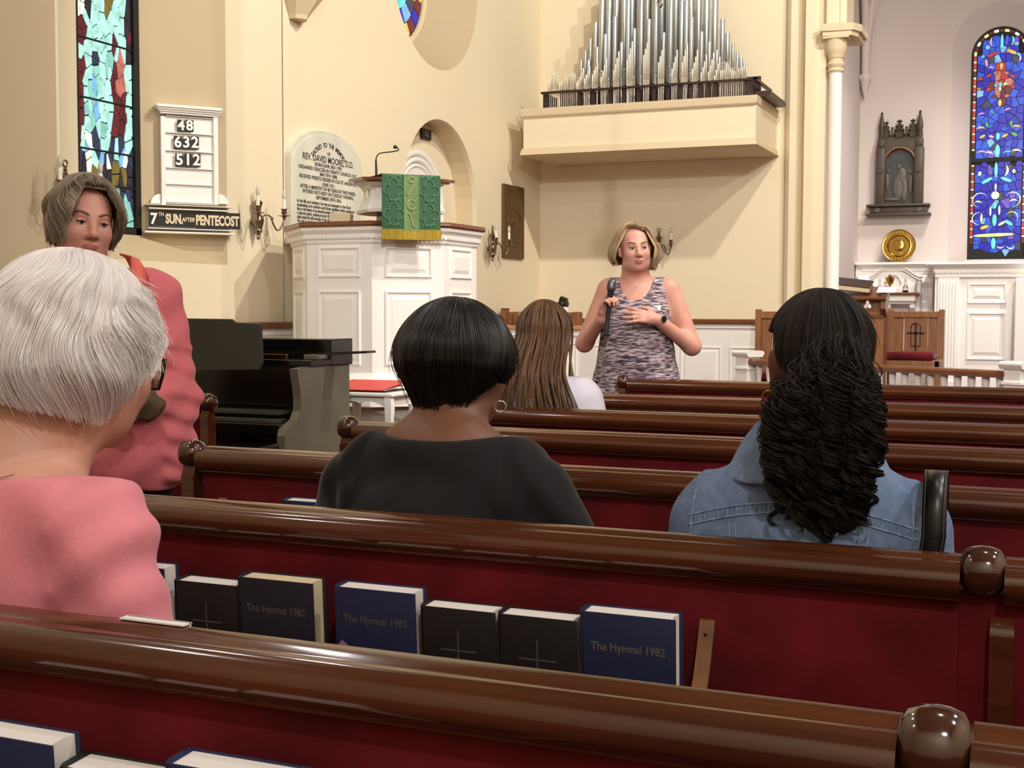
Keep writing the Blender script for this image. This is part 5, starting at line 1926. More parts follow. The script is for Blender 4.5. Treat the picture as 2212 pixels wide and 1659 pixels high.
vessel('chalice', 'gold chalice in the middle of the credence shelf', 'chalice', 1922, 15.12, [(0.036, 0), (0.038, 0.004), (0.016, 0.022), (0.008, 0.045), (0.015, 0.055), (0.016, 0.062), (0.008, 0.072), (0.014, 0.085), (0.034, 0.105), (0.046, 0.135), (0.052, 0.165), (0.049, 0.165), (0.042, 0.13), (0.01, 0.095)], 'gold',
       ('purificator_lid', [(0.005, 0.166), (0.05, 0.167), (0.05, 0.172), (0.02, 0.174), (0.018, 0.19), (0.012, 0.2), (0.003, 0.205)], 'bronze'))
vessel('flagon', 'glass cruet with dark wine right of the chalice', 'cruet', 1956, 15.12, [(0.026, 0), (0.032, 0.01), (0.034, 0.035), (0.028, 0.06), (0.012, 0.09), (0.010, 0.12), (0.016, 0.13), (0.010, 0.14), (0.012, 0.16), (0.002, 0.17)], 'glass',
       ('wine', [(0.022, 0.004), (0.029, 0.012), (0.030, 0.024), (0.002, 0.026)], 'wine'))
vessel('water_cruet', 'clear glass cruet at the right end of the credence shelf', 'cruet', 1982, 15.14, [(0.026, 0), (0.03, 0.02), (0.032, 0.06), (0.024, 0.095), (0.018, 0.11), (0.022, 0.135), (0.004, 0.14)], 'glass')
vessel('oil_cruet', 'clear glass cruet left of the chalice near the prayer desk', 'cruet', 1900, 15.14, [(0.026, 0), (0.032, 0.02), (0.03, 0.05), (0.012, 0.085), (0.010, 0.12), (0.016, 0.13), (0.006, 0.15), (0.003, 0.165)], 'glass')

# brass alms plate standing on the cornice
pc = atY(1941, 528, 15.30)
pr_ = atY(1978, 528, 15.30).x - pc.x
bp_ = thing('brass_plate', 'large round brass alms plate propped against the chancel wall', 'plate', (pc.x, 15.30, zc0))
b = MB(T(0, 0.03, pr_ + 0.002) @ RX(PI / 2 - 0.10))
R_ = pr_
b.lathe([(0.001, -0.006), (R_ * .60, -0.008), (R_ * .65, 0.012), (R_ * .69, 0.020), (R_ * .90, 0.014), (R_ * .97, 0.018), (R_, 0.014), (R_, 0.006), (R_ * .68, 0.010), (R_ * .6, -0.014), (0.001, -0.014)], 40)
b.build('dish', 'brass', bp_, smooth=30)
b = MB(T(0, 0.03, pr_ + 0.002) @ RX(PI / 2 - 0.10))
for k in range(28):
    a = 2 * PI * k / 28
    b.ball((R_ * .80 * math.cos(a), R_ * .80 * math.sin(a), 0.017), (0.012, 0.012, 0.005), 8, 6)
b.ball((0, 0, -0.006), (R_ * .36, R_ * .36, 0.012), 20, 8)
d = b.build('embossing', 'brass', bp_, smooth=60)
d['kind'] = 'stuff'

# carved Gothic shrine on the chancel wall
GYY = 15.40
A0, A1 = px_x(1892, GYY, 400), px_x(1994, GYY, 400)
gz = lambda y: atY(1942, y, GYY).z
gs_ = thing('carved_shrine', 'dark carved Gothic wooden shrine with pinnacles and shadowy figure panel on the chancel wall', 'carving', ((A0 + A1) / 2, YB, gz(465)))
cxm = (A0 + A1) / 2
hwid = (A1 - A0) / 2
b = MB()
b.box((A0 + 0.04, 15.44, gz(442)), (A1 - 0.04, YB - 0.002, gz(300)))
b.build('painted_panel', 'relief_panel', gs_, world=True)
oy = arch_poly(cxm - hwid * .66, cxm + hwid * .66, gz(440), gz(352), 18)
plate('arched_frame', [(A0 + 0.02, gz(443)), (A1 - 0.02, gz(443)), (A1 - 0.02, gz(296)), (A0 + 0.02, gz(296))], [oy], world_of(gs_).inverted() @ frame((0, 15.41, 0), (1, 0, 0), (0, 0, 1), (0, -1, 0)), 0.03, 'relief', gs_)
b = MB()
b.tube([(p[0], 15.39, p[1]) for p in oy], 0.012, 6)
b.build('arch_moulding', 'oak', gs_, smooth=60, world=True)
for s in (-1, 1):
    x = cxm + s * (hwid - 0.05)
    b = MB()
    b.box((x - 0.05, 15.36, gz(442)), (x + 0.05, YB - 0.002, gz(318)), bev=0.012)
    b.box((x - 0.04, 15.37, gz(318)), (x + 0.04, YB - 0.01, gz(300)), bev=0.01)
    b.build('side_pillar', 'relief', gs_, smooth=30, world=True)
    b = MB()
    b.lathe([(0.032, 0), (0.036, 0.02), (0.03, 0.10), (0.036, 0.13), (0.034, 0.17), (0.018, 0.25), (0.012, 0.29), (0.018, 0.30), (0.003, 0.32)], 8, T(x, 15.43, gz(300)))
    b.build('pinnacle', 'relief', gs_, smooth=20, world=True)
    b = MB()
    b.box((x - 0.035, 15.35, gz(374)), (x + 0.035, 15.37, gz(364)), bev=0.006)
    b.build('capital', 'relief', gs_, world=True)
for px, top, w in ((1914, 260, 0.8), (1942, 257, 1.1), (1971, 257, 1.0)):
    x = px_x(px, GYY, 300)
    b = MB()
    zt_ = gz(top)
    h = zt_ - gz(297)
    b.lathe([(0.06 * w, 0), (0.065 * w, h * .15), (0.045 * w, h * .3), (0.055 * w, h * .42), (0.035 * w, h * .52), (0.042 * w, h * .66), (0.016 * w, h * .76), (0.014 * w, h * .82), (0.034 * w, h * .9), (0.012, h * .96), (0.004, h)], 6, T(x, 15.43, gz(297)))
    b.build('finial', 'relief', gs_, smooth=15, world=True)
for px in (1926, 1957):
    x = px_x(px, GYY, 300)
    b = MB()
    b.lathe([(0.012, 0), (0.01, 0.11), (0.016, 0.12), (0.012, 0.13)], 6, T(x, 15.43, gz(298)))
    b.build('spike', 'relief', gs_, world=True)
b = MB()
b.box((A0 - 0.10, 15.34, gz(446)), (A1 + 0.08, YB - 0.002, gz(441)), bev=0.006)
b.box((A0 - 0.06, 15.38, gz(462)), (A1 + 0.05, YB - 0.002, gz(446)), bev=0.01)
b.box((A0 - 0.10, 15.33, gz(466)), (A1 + 0.09, YB - 0.002, gz(461)), bev=0.006)
b.build('shelf_base', 'relief', gs_, smooth=30, world=True)
for x in (A0 + 0.02, A1 - 0.04):
    b = MB()
    b.lathe([(0.035, 0.0), (0.035, 0.006), (0.02, 0.012), (0.002, 0.012)], 12, frame((x, 15.375, gz(454)), (1, 0, 0), (0, 0, 1), (0, -1, 0)))
    b.build('shield', 'relief_fig', gs_, world=True)
b = MB()
for dx, py, rx, rz in ((-0.01, 360, .026, .034), (0.02, 380, .055, .10), (-0.02, 405, .065, .16), (0.05, 410, .04, .15), (-0.02, 382, .03, .03), (-0.13, 368, .018, .022), (-0.14, 392, .028, .10), (0.11, 372, .018, .024), (0.12, 400, .028, .12), (-0.09, 430, .10, .022)):
    b.ball((cxm + dx, 15.44, gz(py)), (rx, 0.016, rz), 14, 10)
fg = b.build('carved_figures', 'relief_fig', gs_, smooth=180, world=True)
fg['kind'] = 'stuff'

# ------------------------------------------------------------------ communion rail
P0, P1 = Vector((-2.44, 11.05, 0)), Vector((-0.22, 9.62, 0))
cr2 = thing('communion_rail', 'communion rail with brown top and white turned balusters before the chancel', 'railing', (P0 + P1) / 2 + Vector((0, 0, 0.15)))
du = (P1 - P0).normalized()
dn = Vector((du.y, -du.x, 0))
L = (P1 - P0).length
FR = frame(P0, du, dn, (0, 0, 1))


def RBM():
    return MB(FR)


b = RBM()
b.prism([(-0.06, 0.765), (0.06, 0.765), (0.075, 0.78), (0.075, 0.80), (0.06, 0.815), (-0.06, 0.815), (-0.075, 0.80), (-0.075, 0.78)], 0.08, L - 0.06, 'X')
b.build('top_rail', 'brown_rail', cr2, smooth=30, world=True)
b = RBM()
b.box((0, -0.05, 0.15), (L, 0.05, 0.20), bev=0.008)
b.build('bottom_rail', 'white', cr2, world=True)
bal = None
nb = 21
for k in range(nb):
    x = 0.14 + (L - 0.28) * k / (nb - 1)
    b = MB()
    b.lathe([(0.018, 0.20), (0.026, 0.22), (0.017, 0.25), (0.03, 0.33), (0.034, 0.38), (0.026, 0.45), (0.016, 0.55), (0.020, 0.60), (0.026, 0.61), (0.018, 0.63), (0.026, 0.70), (0.028, 0.765)], 10)
    if bal is None:
        bal = b.mesh('baluster', 'white', smooth=40)
    o = link('baluster', bal, cr2)
    o.matrix_basis = world_of(cr2).inverted() @ FR @ T(x, 0, 0)
for x, w in ((0.0, 0.075), (L, 0.07)):
    b = RBM()
    b.box((x - w, -w, 0.15), (x + w, w, 0.84), bev=0.006)
    b.box((x - w - 0.012, -w - 0.012, 0.72), (x + w + 0.012, w + 0.012, 0.745), bev=0.005)
    b.prism([(-w - 0.01, 0.83), (-w - 0.03, 0.86), (-w - 0.03, 0.872), (-w, 0.885), (w, 0.885), (w + 0.03, 0.872), (w + 0.03, 0.86), (w + 0.01, 0.83)], x - w - 0.02, x + w + 0.02, 'X')
    b.build('newel_post', 'white', cr2, world=True)
# ------------------------------------------------------------------ people: blended solids turned into one continuous skin
V3 = lambda *a: np.array(a, float)


def cap(a, b, ra, rb=None, k=0.03):
    a, b = np.array(a, float), np.array(b, float)
    rb = ra if rb is None else rb
    return ('cap', a, b, ra, rb, k)


def ell(c, r, k=0.03, R=None, sub=False):
    return ('ell', np.array(c, float), np.array(r, float), R, sub, k)


def xf(prims, R, t, s=1.0):
    """rotate, scale and move a list of solids"""
    R, t = np.array(R, float), np.array(t, float)
    out = []
    for p in prims:
        if p[0] == 'cap':
            out.append(('cap', R @ p[1] * s + t, R @ p[2] * s + t, p[3] * s, p[4] * s, p[5] * s))
        else:
            out.append(('ell', R @ p[1] * s + t, p[2] * s, R @ (p[3] if p[3] is not None else np.eye(3)), p[4], p[5] * s))
    return out


def rot(rx=0.0, ry=0.0, rz=0.0):
    return np.array((Matrix.Rotation(rz, 3, 'Z') @ Matrix.Rotation(rx, 3, 'X') @ Matrix.Rotation(ry, 3, 'Y')))


def bounds(prims, m=0.03):
    lo, hi = np.full(3, 1e9), np.full(3, -1e9)
    for p in prims:
        if p[0] == 'cap':
            r = max(p[3], p[4])
            for q in (p[1], p[2]):
                lo, hi = np.minimum(lo, q - r), np.maximum(hi, q + r)
        elif not p[4]:
            lo, hi = np.minimum(lo, p[1] - p[2].max()), np.maximum(hi, p[1] + p[2].max())
    return lo - m, hi + m


def field(prims, lo, hi, h, grow=0.0):
    n = np.ceil((hi - lo) / h).astype(int) + 1
    D = np.full(n, 0.25, np.float32)
    ax = [lo[i] + h * np.arange(n[i]) for i in range(3)]
    for p in prims:
        k = p[5]
        m = k + 0.03 + grow
        if p[0] == 'cap':
            r = max(p[3], p[4])
            l, u = np.minimum(p[1], p[2]) - r - m, np.maximum(p[1], p[2]) + r + m
        else:
            l, u = p[1] - p[2].max() - m, p[1] + p[2].max() + m
        i0 = np.clip(np.floor((l - lo) / h).astype(int), 0, n)
        i1 = np.clip(np.ceil((u - lo) / h).astype(int) + 1, 0, n)
        if (i1 <= i0).any():
            continue
        sl = tuple(slice(i0[i], i1[i]) for i in range(3))
        X, Y, Z = np.meshgrid(ax[0][sl[0]], ax[1][sl[1]], ax[2][sl[2]], indexing='ij', sparse=True)
        if p[0] == 'cap':
            a, d = p[1], p[2] - p[1]
            L = max(d @ d, 1e-9)
            x, y, z = X - a[0], Y - a[1], Z - a[2]
            t = np.clip((x * d[0] + y * d[1] + z * d[2]) / L, 0, 1)
            v = np.sqrt((x - t * d[0]) ** 2 + (y - t * d[1]) ** 2 + (z - t * d[2]) ** 2) - (p[3] + (p[4] - p[3]) * t)
        else:
            x, y, z = X - p[1][0], Y - p[1][1], Z - p[1][2]
            if p[3] is not None:
                R = p[3].T
                x, y, z = (R[i, 0] * x + R[i, 1] * y + R[i, 2] * z for i in range(3))
            r = p[2]
            k0 = np.sqrt((x / r[0]) ** 2 + (y / r[1]) ** 2 + (z / r[2]) ** 2)
            k1 = np.sqrt((x / r[0] ** 2) ** 2 + (y / r[1] ** 2) ** 2 + (z / r[2] ** 2) ** 2)
            v = k0 * (k0 - 1) / np.maximum(k1, 1e-6)
        A = D[sl]
        if p[0] == 'ell' and p[4]:
            v = -v
            hh = np.maximum(k - np.abs(A - v), 0) / k
            D[sl] = np.maximum(A, v) + hh * hh * k / 4
        else:
            hh = np.maximum(k - np.abs(A - v), 0) / k
            D[sl] = np.minimum(A, v) - hh * hh * k / 4
    return D, ax


def nets(D, lo, h):
    """naive surface nets: points, quads"""
    s = D < 0
    n = np.array(D.shape) - 1
    c = [s[i:i + n[0], j:j + n[1], k:k + n[2]] for i in (0, 1) for j in (0, 1) for k in (0, 1)]
    cnt = sum(x.astype(np.int8) for x in c)
    mask = (cnt > 0) & (cnt < 8)
    idx = np.argwhere(mask)
    vid = np.full(n, -1, np.int32)
    vid[mask] = np.arange(len(idx))
    val = np.stack([D[idx[:, 0] + i, idx[:, 1] + j, idx[:, 2] + k] for i in (0, 1) for j in (0, 1) for k in (0, 1)], 1)
    off = np.array([(i, j, k) for i in (0, 1) for j in (0, 1) for k in (0, 1)], float)
    acc, num = np.zeros((len(idx), 3)), np.zeros(len(idx))
    for a in range(8):
        for b in range(a + 1, 8):
            if np.abs(off[a] - off[b]).sum() != 1:
                continue
            va, vb = val[:, a], val[:, b]
            m = (va < 0) != (vb < 0)
            t = va[m] / (va[m] - vb[m])
            acc[m] += off[a] + (off[b] - off[a]) * t[:, None]
            num[m] += 1
    P = lo + h * (idx + acc / num[:, None])
    quads = []
    for ax in range(3):
        u, w = (ax + 1) % 3, (ax + 2) % 3
        sa = [slice(None)] * 3
        sb = [slice(None)] * 3
        sa[ax], sb[ax] = slice(0, -1), slice(1, None)
        A, B = s[tuple(sa)], s[tuple(sb)]
        e = np.argwhere(A != B)
        e = e[(e[:, u] > 0) & (e[:, w] > 0) & (e[:, u] < n[u]) & (e[:, w] < n[w])]
        flip = A[e[:, 0], e[:, 1], e[:, 2]]
        q = []
        for du, dw in ((-1, -1), (0, -1), (0, 0), (-1, 0)):
            f = e.copy()
            f[:, u] += du
            f[:, w] += dw
            q.append(vid[f[:, 0], f[:, 1], f[:, 2]])
        q = np.stack(q, 1)
        q[~flip] = q[~flip][:, ::-1]
        quads.append(q)
    return P, np.concatenate(quads)


def np_mesh(name, P, Q, mats, mi=None, smooth=True):
    me = bpy.data.meshes.new(name)
    me.vertices.add(len(P))
    me.vertices.foreach_set('co', np.asarray(P, np.float32).ravel())
    me.loops.add(Q.size)
    me.loops.foreach_set('vertex_index', Q.astype(np.int32).ravel())
    me.polygons.add(len(Q))
    me.polygons.foreach_set('loop_start', np.arange(0, Q.size, Q.shape[1], dtype=np.int32))
    for m in mats:
        me.materials.append(M[m] if isinstance(m, str) else m)
    me.update(calc_edges=True)
    if mi is not None:
        me.polygons.foreach_set('material_index', mi.astype(np.int32))
    me.polygons.foreach_set('use_smooth', np.ones(len(Q), bool))
    me.validate()
    return me


def relax(P, Q, it=2, f=0.5):
    for _ in range(it):
        s, c = np.zeros_like(P), np.zeros(len(P))
        for a in range(4):
            i, j = Q[:, a], Q[:, (a + 1) % 4]
            np.add.at(s, i, P[j])
            np.add.at(s, j, P[i])
            np.add.at(c, i, 1)
            np.add.at(c, j, 1)
        P = P + f * (s / np.maximum(c, 1)[:, None] - P)
    return P


def solid(name, prims, h, mats, parent, paint=None, cut=None, grow=0.0, wrinkle=None, it=2):
    """mesh of the blended solids; cut(X,Y,Z)->distance to intersect with; wrinkle(X,Y,Z)->extra thickness"""
    lo, hi = bounds(prims, 0.03 + grow)
    D, ax = field(prims, lo, hi, h, grow)
    D -= grow
    X, Y, Z = np.meshgrid(*ax, indexing='ij', sparse=True)
    if wrinkle is not None:
        D = D - wrinkle(X, Y, Z)
    if cut is not None:
        D = np.maximum(D, cut(X, Y, Z))
    D[0], D[-1], D[:, 0], D[:, -1], D[:, :, 0], D[:, :, -1] = (.1,) * 6
    P, Q = nets(D.astype(np.float32), lo, h)
    P = relax(P, Q, it)
    mi = None
    if paint is not None:
        mi = paint(P[Q].mean(1))
    return link(name, np_mesh(name, P, Q, mats, mi), parent)


def hand(w, d, n, s=1.0, curl=0.9, side=1, spread=0.1):
    """palm from wrist w along d, palm facing n; fingers curl towards n; thumb on the side"""
    w, d, n = (np.array(x, float) for x in (w, d, n))
    d /= np.linalg.norm(d)
    n = n - d * (n @ d)
    n /= np.linalg.norm(n)
    x = np.cross(d, n) * side
    out = [cap(w, w + d * .03 * s, .025 * s, .026 * s, .02), cap(w + d * .035 * s + x * .018 * s, w + d * .08 * s + x * .026 * s, .015 * s, .014 * s, .018), cap(w + d * .035 * s - x * .018 * s, w + d * .08 * s - x * .026 * s, .015 * s, .013 * s, .018),
           cap(w + d * .03 * s, w + d * .085 * s, .016 * s, .014 * s, .018)]
    for i, L in enumerate((.038, .043, .040, .031)):
        o = (1.5 - i) * .0185 * s
        p = w + d * .088 * s + x * o
        dirv = d + x * spread * (1.5 - i) * .5
        a = 0.0
        r = (.0096, .0098, .0092, .0082)[i] * s
        for j, f in enumerate((1.0, .68, .55)):
            a += curl * (.75 if j == 0 else 1.0)
            v = dirv * math.cos(a) + n * math.sin(a)
            q = p + v * L * f * s
            out.append(cap(p, q, r * (1 - .08 * j), r * (1 - .08 * (j + 1)), .006))
            p = q
    p = w + d * .025 * s + x * .03 * s
    q = p + (d * .6 + x * .75 + n * .35) * .036 * s
    t = q + (d * .85 + x * .1 + n * .55 * curl) * .032 * s
    out += [cap(w + d * .02 * s + x * .012 * s, p, .017 * s, .014 * s, .015), cap(p, q, .0125 * s, .011 * s, .01), cap(q, t, .0105 * s, .009 * s, .006)]
    return out


def head_prims(jowl=0.0):
    P = [ell((0, -.012, .030), (.074, .094, .083), .02), ell((0, .022, -.030), (.063, .070, .080), .03), ell((0, .038, -.072), (.046 + jowl, .046, .040 + jowl * .5), .03), ell((0, .073, -.097), (.018, .014, .014), .02),
         ell((.036, .062, -.026), (.026, .026, .026), .025), ell((-.036, .062, -.026), (.026, .026, .026), .025), cap((-.030, .079, .022), (.030, .079, .022), .011, .011, .02),
         ell((.031, .102, .002), (.017, .014, .010), .012, None, True), ell((-.031, .102, .002), (.017, .014, .010), .012, None, True),
         cap((0, .088, .012), (0, .110, -.030), .0075, .0125, .014), ell((.0115, .100, -.036), (.0085, .009, .007), .008), ell((-.0115, .100, -.036), (.0085, .009, .007), .008),
         ell((0, .0925, -.060), (.021, .0095, .0055), .006), ell((0, .0915, -.071), (.018, .0095, .0065), .006), ell((0, .1055, -.0655), (.024, .007, .0014), .003, None, True),
         cap((0, -.022, -.085), (0, -.036, -.20), .054 + jowl * .5, .058 + jowl * .4, .03)]
    for s in (-1, 1):
        P += [ell((s * .075, -.012, -.004), (.009, .019, .031), .006, rot(0, s * .15, -s * .35)), ell((s * .074, -.004, -.030), (.008, .010, .011), .008)]
    return P


def face_details(parent, R, t, s, iris='iris', lid=0.35, gaze=0.0):
    """eyes with lids, brows, as parts under the body"""
    Mx = Matrix(((*(R[0] * s), t[0]), (*(R[1] * s), t[1]), (*(R[2] * s), t[2]), (0, 0, 0, 1)))
    for e in (-1, 1):
        b = MB(Mx @ T(e * .031, .0805, .002))
        b.ball((0, 0, 0), .0124, 16, 12)
        ey = b.build('eye', 'eye_white', parent, smooth=180)
        b = MB(Mx @ T(e * .031, .0805, .002) @ RZ(gaze) @ RX(-PI / 2))
        b.lathe([(.0066, .0101), (.0062, .0118), (.003, .0127), (.0005, .0128)], 14)
        b.build('iris', iris, ey, smooth=180)
        b = MB(Mx @ T(e * .031, .0805, .002))
        rows = []
        for i in range(6):
            a = lid - .1 + (PI * .62 - lid) * i / 5
            rows.append([(.0131 * math.sin(u) * math.cos(a * .5) * 1.02, .0131 * math.cos(u) * math.cos(a - .0), .0131 * math.sin(a) * (1 - .25 * abs(math.sin(u)))) for u in [PI * (-.5 + k / 12) for k in range(13)]])
        b.grid(rows)
        b.build('eyelid', parent.data.materials[0], ey, smooth=180)
        b = MB(Mx @ T(e * .031, .0805, .002))
        b.tube([(.0133 * math.sin(u), .0135 * math.cos(u), .0133 * math.sin(lid - .1) * (1 - .5 * abs(math.sin(u)))) for u in [PI * (-.46 + .92 * k / 10) for k in range(11)]], .0017, 5)
        b.build('lashes', 'lash', ey)
        b = MB(Mx)
        b.tube([(e * (.014 + .034 * k / 8), .0955 - .020 * (k / 8) ** 2, .0235 + .007 * math.sin(PI * (k / 8) * .75)) for k in range(9)], [.0022 + .0014 * math.sin(PI * k / 8) for k in range(9)], 6)
        b.build('eyebrow', 'brow', parent)


def lips_paint(R, t, s):
    def f(C):
        L = (C - t) @ R / s
        m = (((L[:, 0]) / .0215) ** 2 + ((L[:, 2] + .0655) / .0095) ** 2 < 1) & (L[:, 1] > .08)
        return m.astype(int)
    return f


# ---- hair
def strands(name, paths, radius, m, parent):
    """paths: array (n, k, 3) -> hair curves"""
    n, k = paths.shape[:2]
    cu = bpy.data.hair_curves.new(name)
    cu.add_curves([k] * n)
    cu.attributes['position'].data.foreach_set('vector', np.asarray(paths, np.float32).ravel())
    r = cu.attributes.get('radius') or cu.attributes.new('radius', 'FLOAT', 'POINT')
    taper = np.interp(np.linspace(0, 1, k), [0, .1, .8, 1], [.7, 1, 1, .35])
    r.data.foreach_set('value', (np.ones((n, 1)) * taper[None] * radius).astype(np.float32).ravel())
    cu.materials.append(m)
    return link(name, cu, parent)


def make_hair(parent, R, t, S, nst, radius, m, seed, phis=(0, 2 * PI), npt=24, lift=0.004, clump=0.35, name='hair', u0=0.0, lmin=.86, stray=0.03, grid=(28, 72), m_cap=None):
    """S(phi, u) -> local head point (arrays). A cap mesh with grooves, and strands lying over it"""
    R, t = np.array(R), np.array(t)
    rg = np.random.RandomState(seed)
    u = np.linspace(0.001, 1, grid[0])
    ph = np.linspace(phis[0], phis[1], grid[1])
    PH, U = np.meshgrid(ph, u)
    L = S(PH.ravel(), U.ravel())
    groove = 1 - 0.012 * (np.sin(PH.ravel() * 23 + 4 * U.ravel()) + .7 * np.sin(PH.ravel() * 41 + 2)) - 0.02
    c = np.array([0, 0, 0.0])
    W = (c + (L - c) * groove[:, None]) @ R.T + t
    n0, n1 = grid
    Q = np.array([(i * n1 + k, i * n1 + k + 1, (i + 1) * n1 + k + 1, (i + 1) * n1 + k) for i in range(n0 - 1) for k in range(n1 - 1)])
    o = link(name, np_mesh(name, W, Q, [m_cap or m]), parent)
    # strands, gathered in locks
    nl = max(8, nst // 26)
    lp, lu = rg.uniform(phis[0], phis[1], nl), rg.uniform(lmin, 1.0, nl)
    li = rg.randint(0, nl, nst)
    p0 = lp[li] + rg.normal(0, .07, nst)
    uu = u0 + (1 - u0) * np.linspace(0, 1, npt)[None] * np.ones((nst, 1))
    start = rg.uniform(0, .28, nst)[:, None]
    uu = (start + (1 - start) * uu) * np.minimum(1, lu[li] + rg.uniform(-.02, .03, nst))[:, None]
    pp = lp[li][:, None] + (p0 - lp[li])[:, None] * (1 - clump * uu ** 2)
    L = S(pp.ravel(), np.clip(uu.ravel(), 0.001, 1)).reshape(nst, npt, 3)
    jit = (1 + (lift / .1) * rg.uniform(-.15, 1.0, nst)[:, None] * np.ones((1, npt)))
    fly = rg.rand(nst) < stray
    L = L * jit[..., None]
    L[fly] += (np.linspace(0, 1, npt)[None, :, None] ** 2) * rg.normal(0, .008, (fly.sum(), 1, 3))
    L += rg.normal(0, .0004, (nst, 1, 3))
    strands('strands', L.reshape(-1, 3) @ R.T + t if False else (L @ R.T + t), radius, m, o)
    return o


def sm(x, a, b):
    q = np.clip((x - a) / (b - a), 0, 1)
    return q * q * (3 - 2 * q)


def front(phi):
    """angle from the face direction (+Y), 0..pi; phi measured from +X"""
    return np.abs((phi - PI / 2 + PI) % (2 * PI) - PI)


HAIR = {'white': hair_mat('white_hair', (244, 241, 240), (214, 208, 208), .55), 'black': hair_mat('black_hair', (24, 20, 19), (12, 10, 10), .35), 'curl': hair_mat('dark_brown_curls', (40, 29, 23), (15, 11, 9), .62, .25),
        'braid': hair_mat('brown_braids', (112, 78, 48), (62, 42, 28), .55), 'blond': hair_mat('sandy_hair', (182, 156, 122), (138, 112, 84), .45), 'ash': hair_mat('grey_brown_hair', (158, 144, 124), (108, 96, 82), .5)}
# ------------------------------------------------------------------ woman with microphone (facing the pews)
def seated_base(zs, hw, knee=0.47):
    """hips, thighs, shins, feet for someone sitting on a pew; y=0 at the back rest"""
    P = [ell((0, .135, .615), (hw * .78, .125, .125), .06)]
    for s in (-1, 1):
        P += [cap((s * .09, .15, .575), (s * .10, knee, .55), .085, .062, .05), cap((s * .10, knee + .01, .53), (s * .10, knee + .03, .09), .055, .04, .03), cap((s * .10, knee, .05), (s * .11, knee + .15, .035), .038, .032, .02)]
    return P


sp = thing('person', 'woman with sandy bob in a marled grey sleeveless top speaking into a handheld microphone', 'person', (-2.065, 6.62, 0), PI - math.atan2(2.065, 6.62) * -1 - 0.12)
hs, hR, ht = 1.06, rot(-0.02, 0.06, 0.34), V3(.012, .045, 1.562)
arms = [cap((.165, -.01, 1.345), (.285, .0, 1.06), .052, .045, .05), cap((.285, .0, 1.05), (.165, .205, 1.185), .043, .030, .03),
        cap((-.175, -.01, 1.345), (-.295, .0, 1.05), .054, .047, .05), cap((-.295, .0, 1.04), (-.13, .20, 1.185), .045, .030, .03)]
torso = [cap((-.125, -.02, 1.345), (.125, -.02, 1.345), .062, .062, .06), ell((0, .0, 1.22), (.175, .125, .17), .06), ell((.08, .075, 1.17), (.085, .075, .085), .06), ell((-.08, .075, 1.17), (.085, .075, .085), .06),
         ell((0, .02, 1.01), (.195, .155, .18), .08), ell((0, .005, .84), (.225, .165, .18), .08), cap((0, -.03, 1.33), (0, -.01, 1.47), .062, .056, .04)]
legs = []
for s in (-1, 1):
    legs += [cap((s * .10, 0, .82), (s * .10, .01, .48), .105, .07, .06), cap((s * .10, .01, .48), (s * .10, -.02, .09), .066, .042, .03), cap((s * .10, -.03, .05), (s * .12, .13, .03), .042, .032, .02)]
rh = hand((.160, .212, 1.20), (-.15, .25, .55), (-.75, .35, -.1), 1.0, 0.95, side=1, spread=.05)
lh = hand((-.125, .205, 1.188), (.75, .32, .16), (.1, -.75, -.35), 1.0, 0.28, side=-1, spread=.3)
hp = xf(head_prims(.018), hR, ht, hs)
body = solid('body', torso + arms + legs + hp + rh + lh, .0052, ['skin_rosy', 'lips'], sp, paint=lips_paint(hR, ht, hs), it=1)
face_details(body, hR, ht, hs, lid=.42, gaze=.15)


def top_cut(X, Y, Z):
    a = np.maximum(-(Z - .70), Z - 1.412 + .0 * X)
    neck = .098 - np.sqrt((X * 1.12) ** 2 + ((Z - 1.405) * .82) ** 2) + 0 * Y
    nb = .075 - np.sqrt((X * 1.0) ** 2 + (Y + .03) ** 2 + 0 * Z) - np.clip(1.30 - Z, 0, 1) * 3
    arm = np.abs(X) - .178 - .6 * np.clip(1.22 - Z, 0, .05) + 0 * Y - np.clip(1.19 - Z, 0, 1) * 2
    return np.maximum(np.maximum(a, np.where(Y > -.03, neck, nb)), arm)


solid('sleeveless_top', [p for p in torso[:6]] + [ell((0, .0, .76), (.235, .17, .12), .08)], .009, ['knit'], sp, cut=top_cut, grow=.010, wrinkle=lambda X, Y, Z: .004 * np.sin(Z * 55 + 9 * X) * np.sin(X * 16 + 3) * (Z < 1.15) + 0 * Y)
solid('trousers', legs[0:2] + legs[3:5] + torso[5:6], .012, ['black_pants'], sp, cut=lambda X, Y, Z: np.maximum(Z - .86, .08 - Z) + 0 * X + 0 * Y, grow=.012)
b = MB()
for s in (-1, 1):
    b = MB()
    b.prism([(s * .075, -.08), (s * .155, -.08), (s * .165, .10), (s * .14, .17), (s * .09, .17), (s * .07, .10)][::s], 0.0, .055)
    b.build('shoe', 'black', sp, smooth=40)
b = MB(frame((-.152, .178, 1.178), (.72, .45, .3), (-.3, .9, -.2), (-.55, .25, .75)))
b.lathe([(.034, -.008), (.036, 0), (.036, .008), (.034, .009)], 20, RY(PI / 2))
b.build('watch_strap', 'paper', sp, smooth=50)
b = MB(frame((-.168, .215, 1.19), (.60, .2, .3), (-.25, .3, .9), (.2, .95, -.2)))
b.lathe([(.020, 0), (.020, .006), (.016, .009), (.001, .009)], 20, T(0, 0, 0))
b.build('watch_face', 'watch', sp, smooth=40)
b = MB(frame((-.105, .128, 1.245), (1, .2, 0), (0, -.25, 1), (.1, .9, .25)))
b.box((-.035, -.012, 0), (.03, .014, .002))
b.build('name_badge', 'paper', sp)


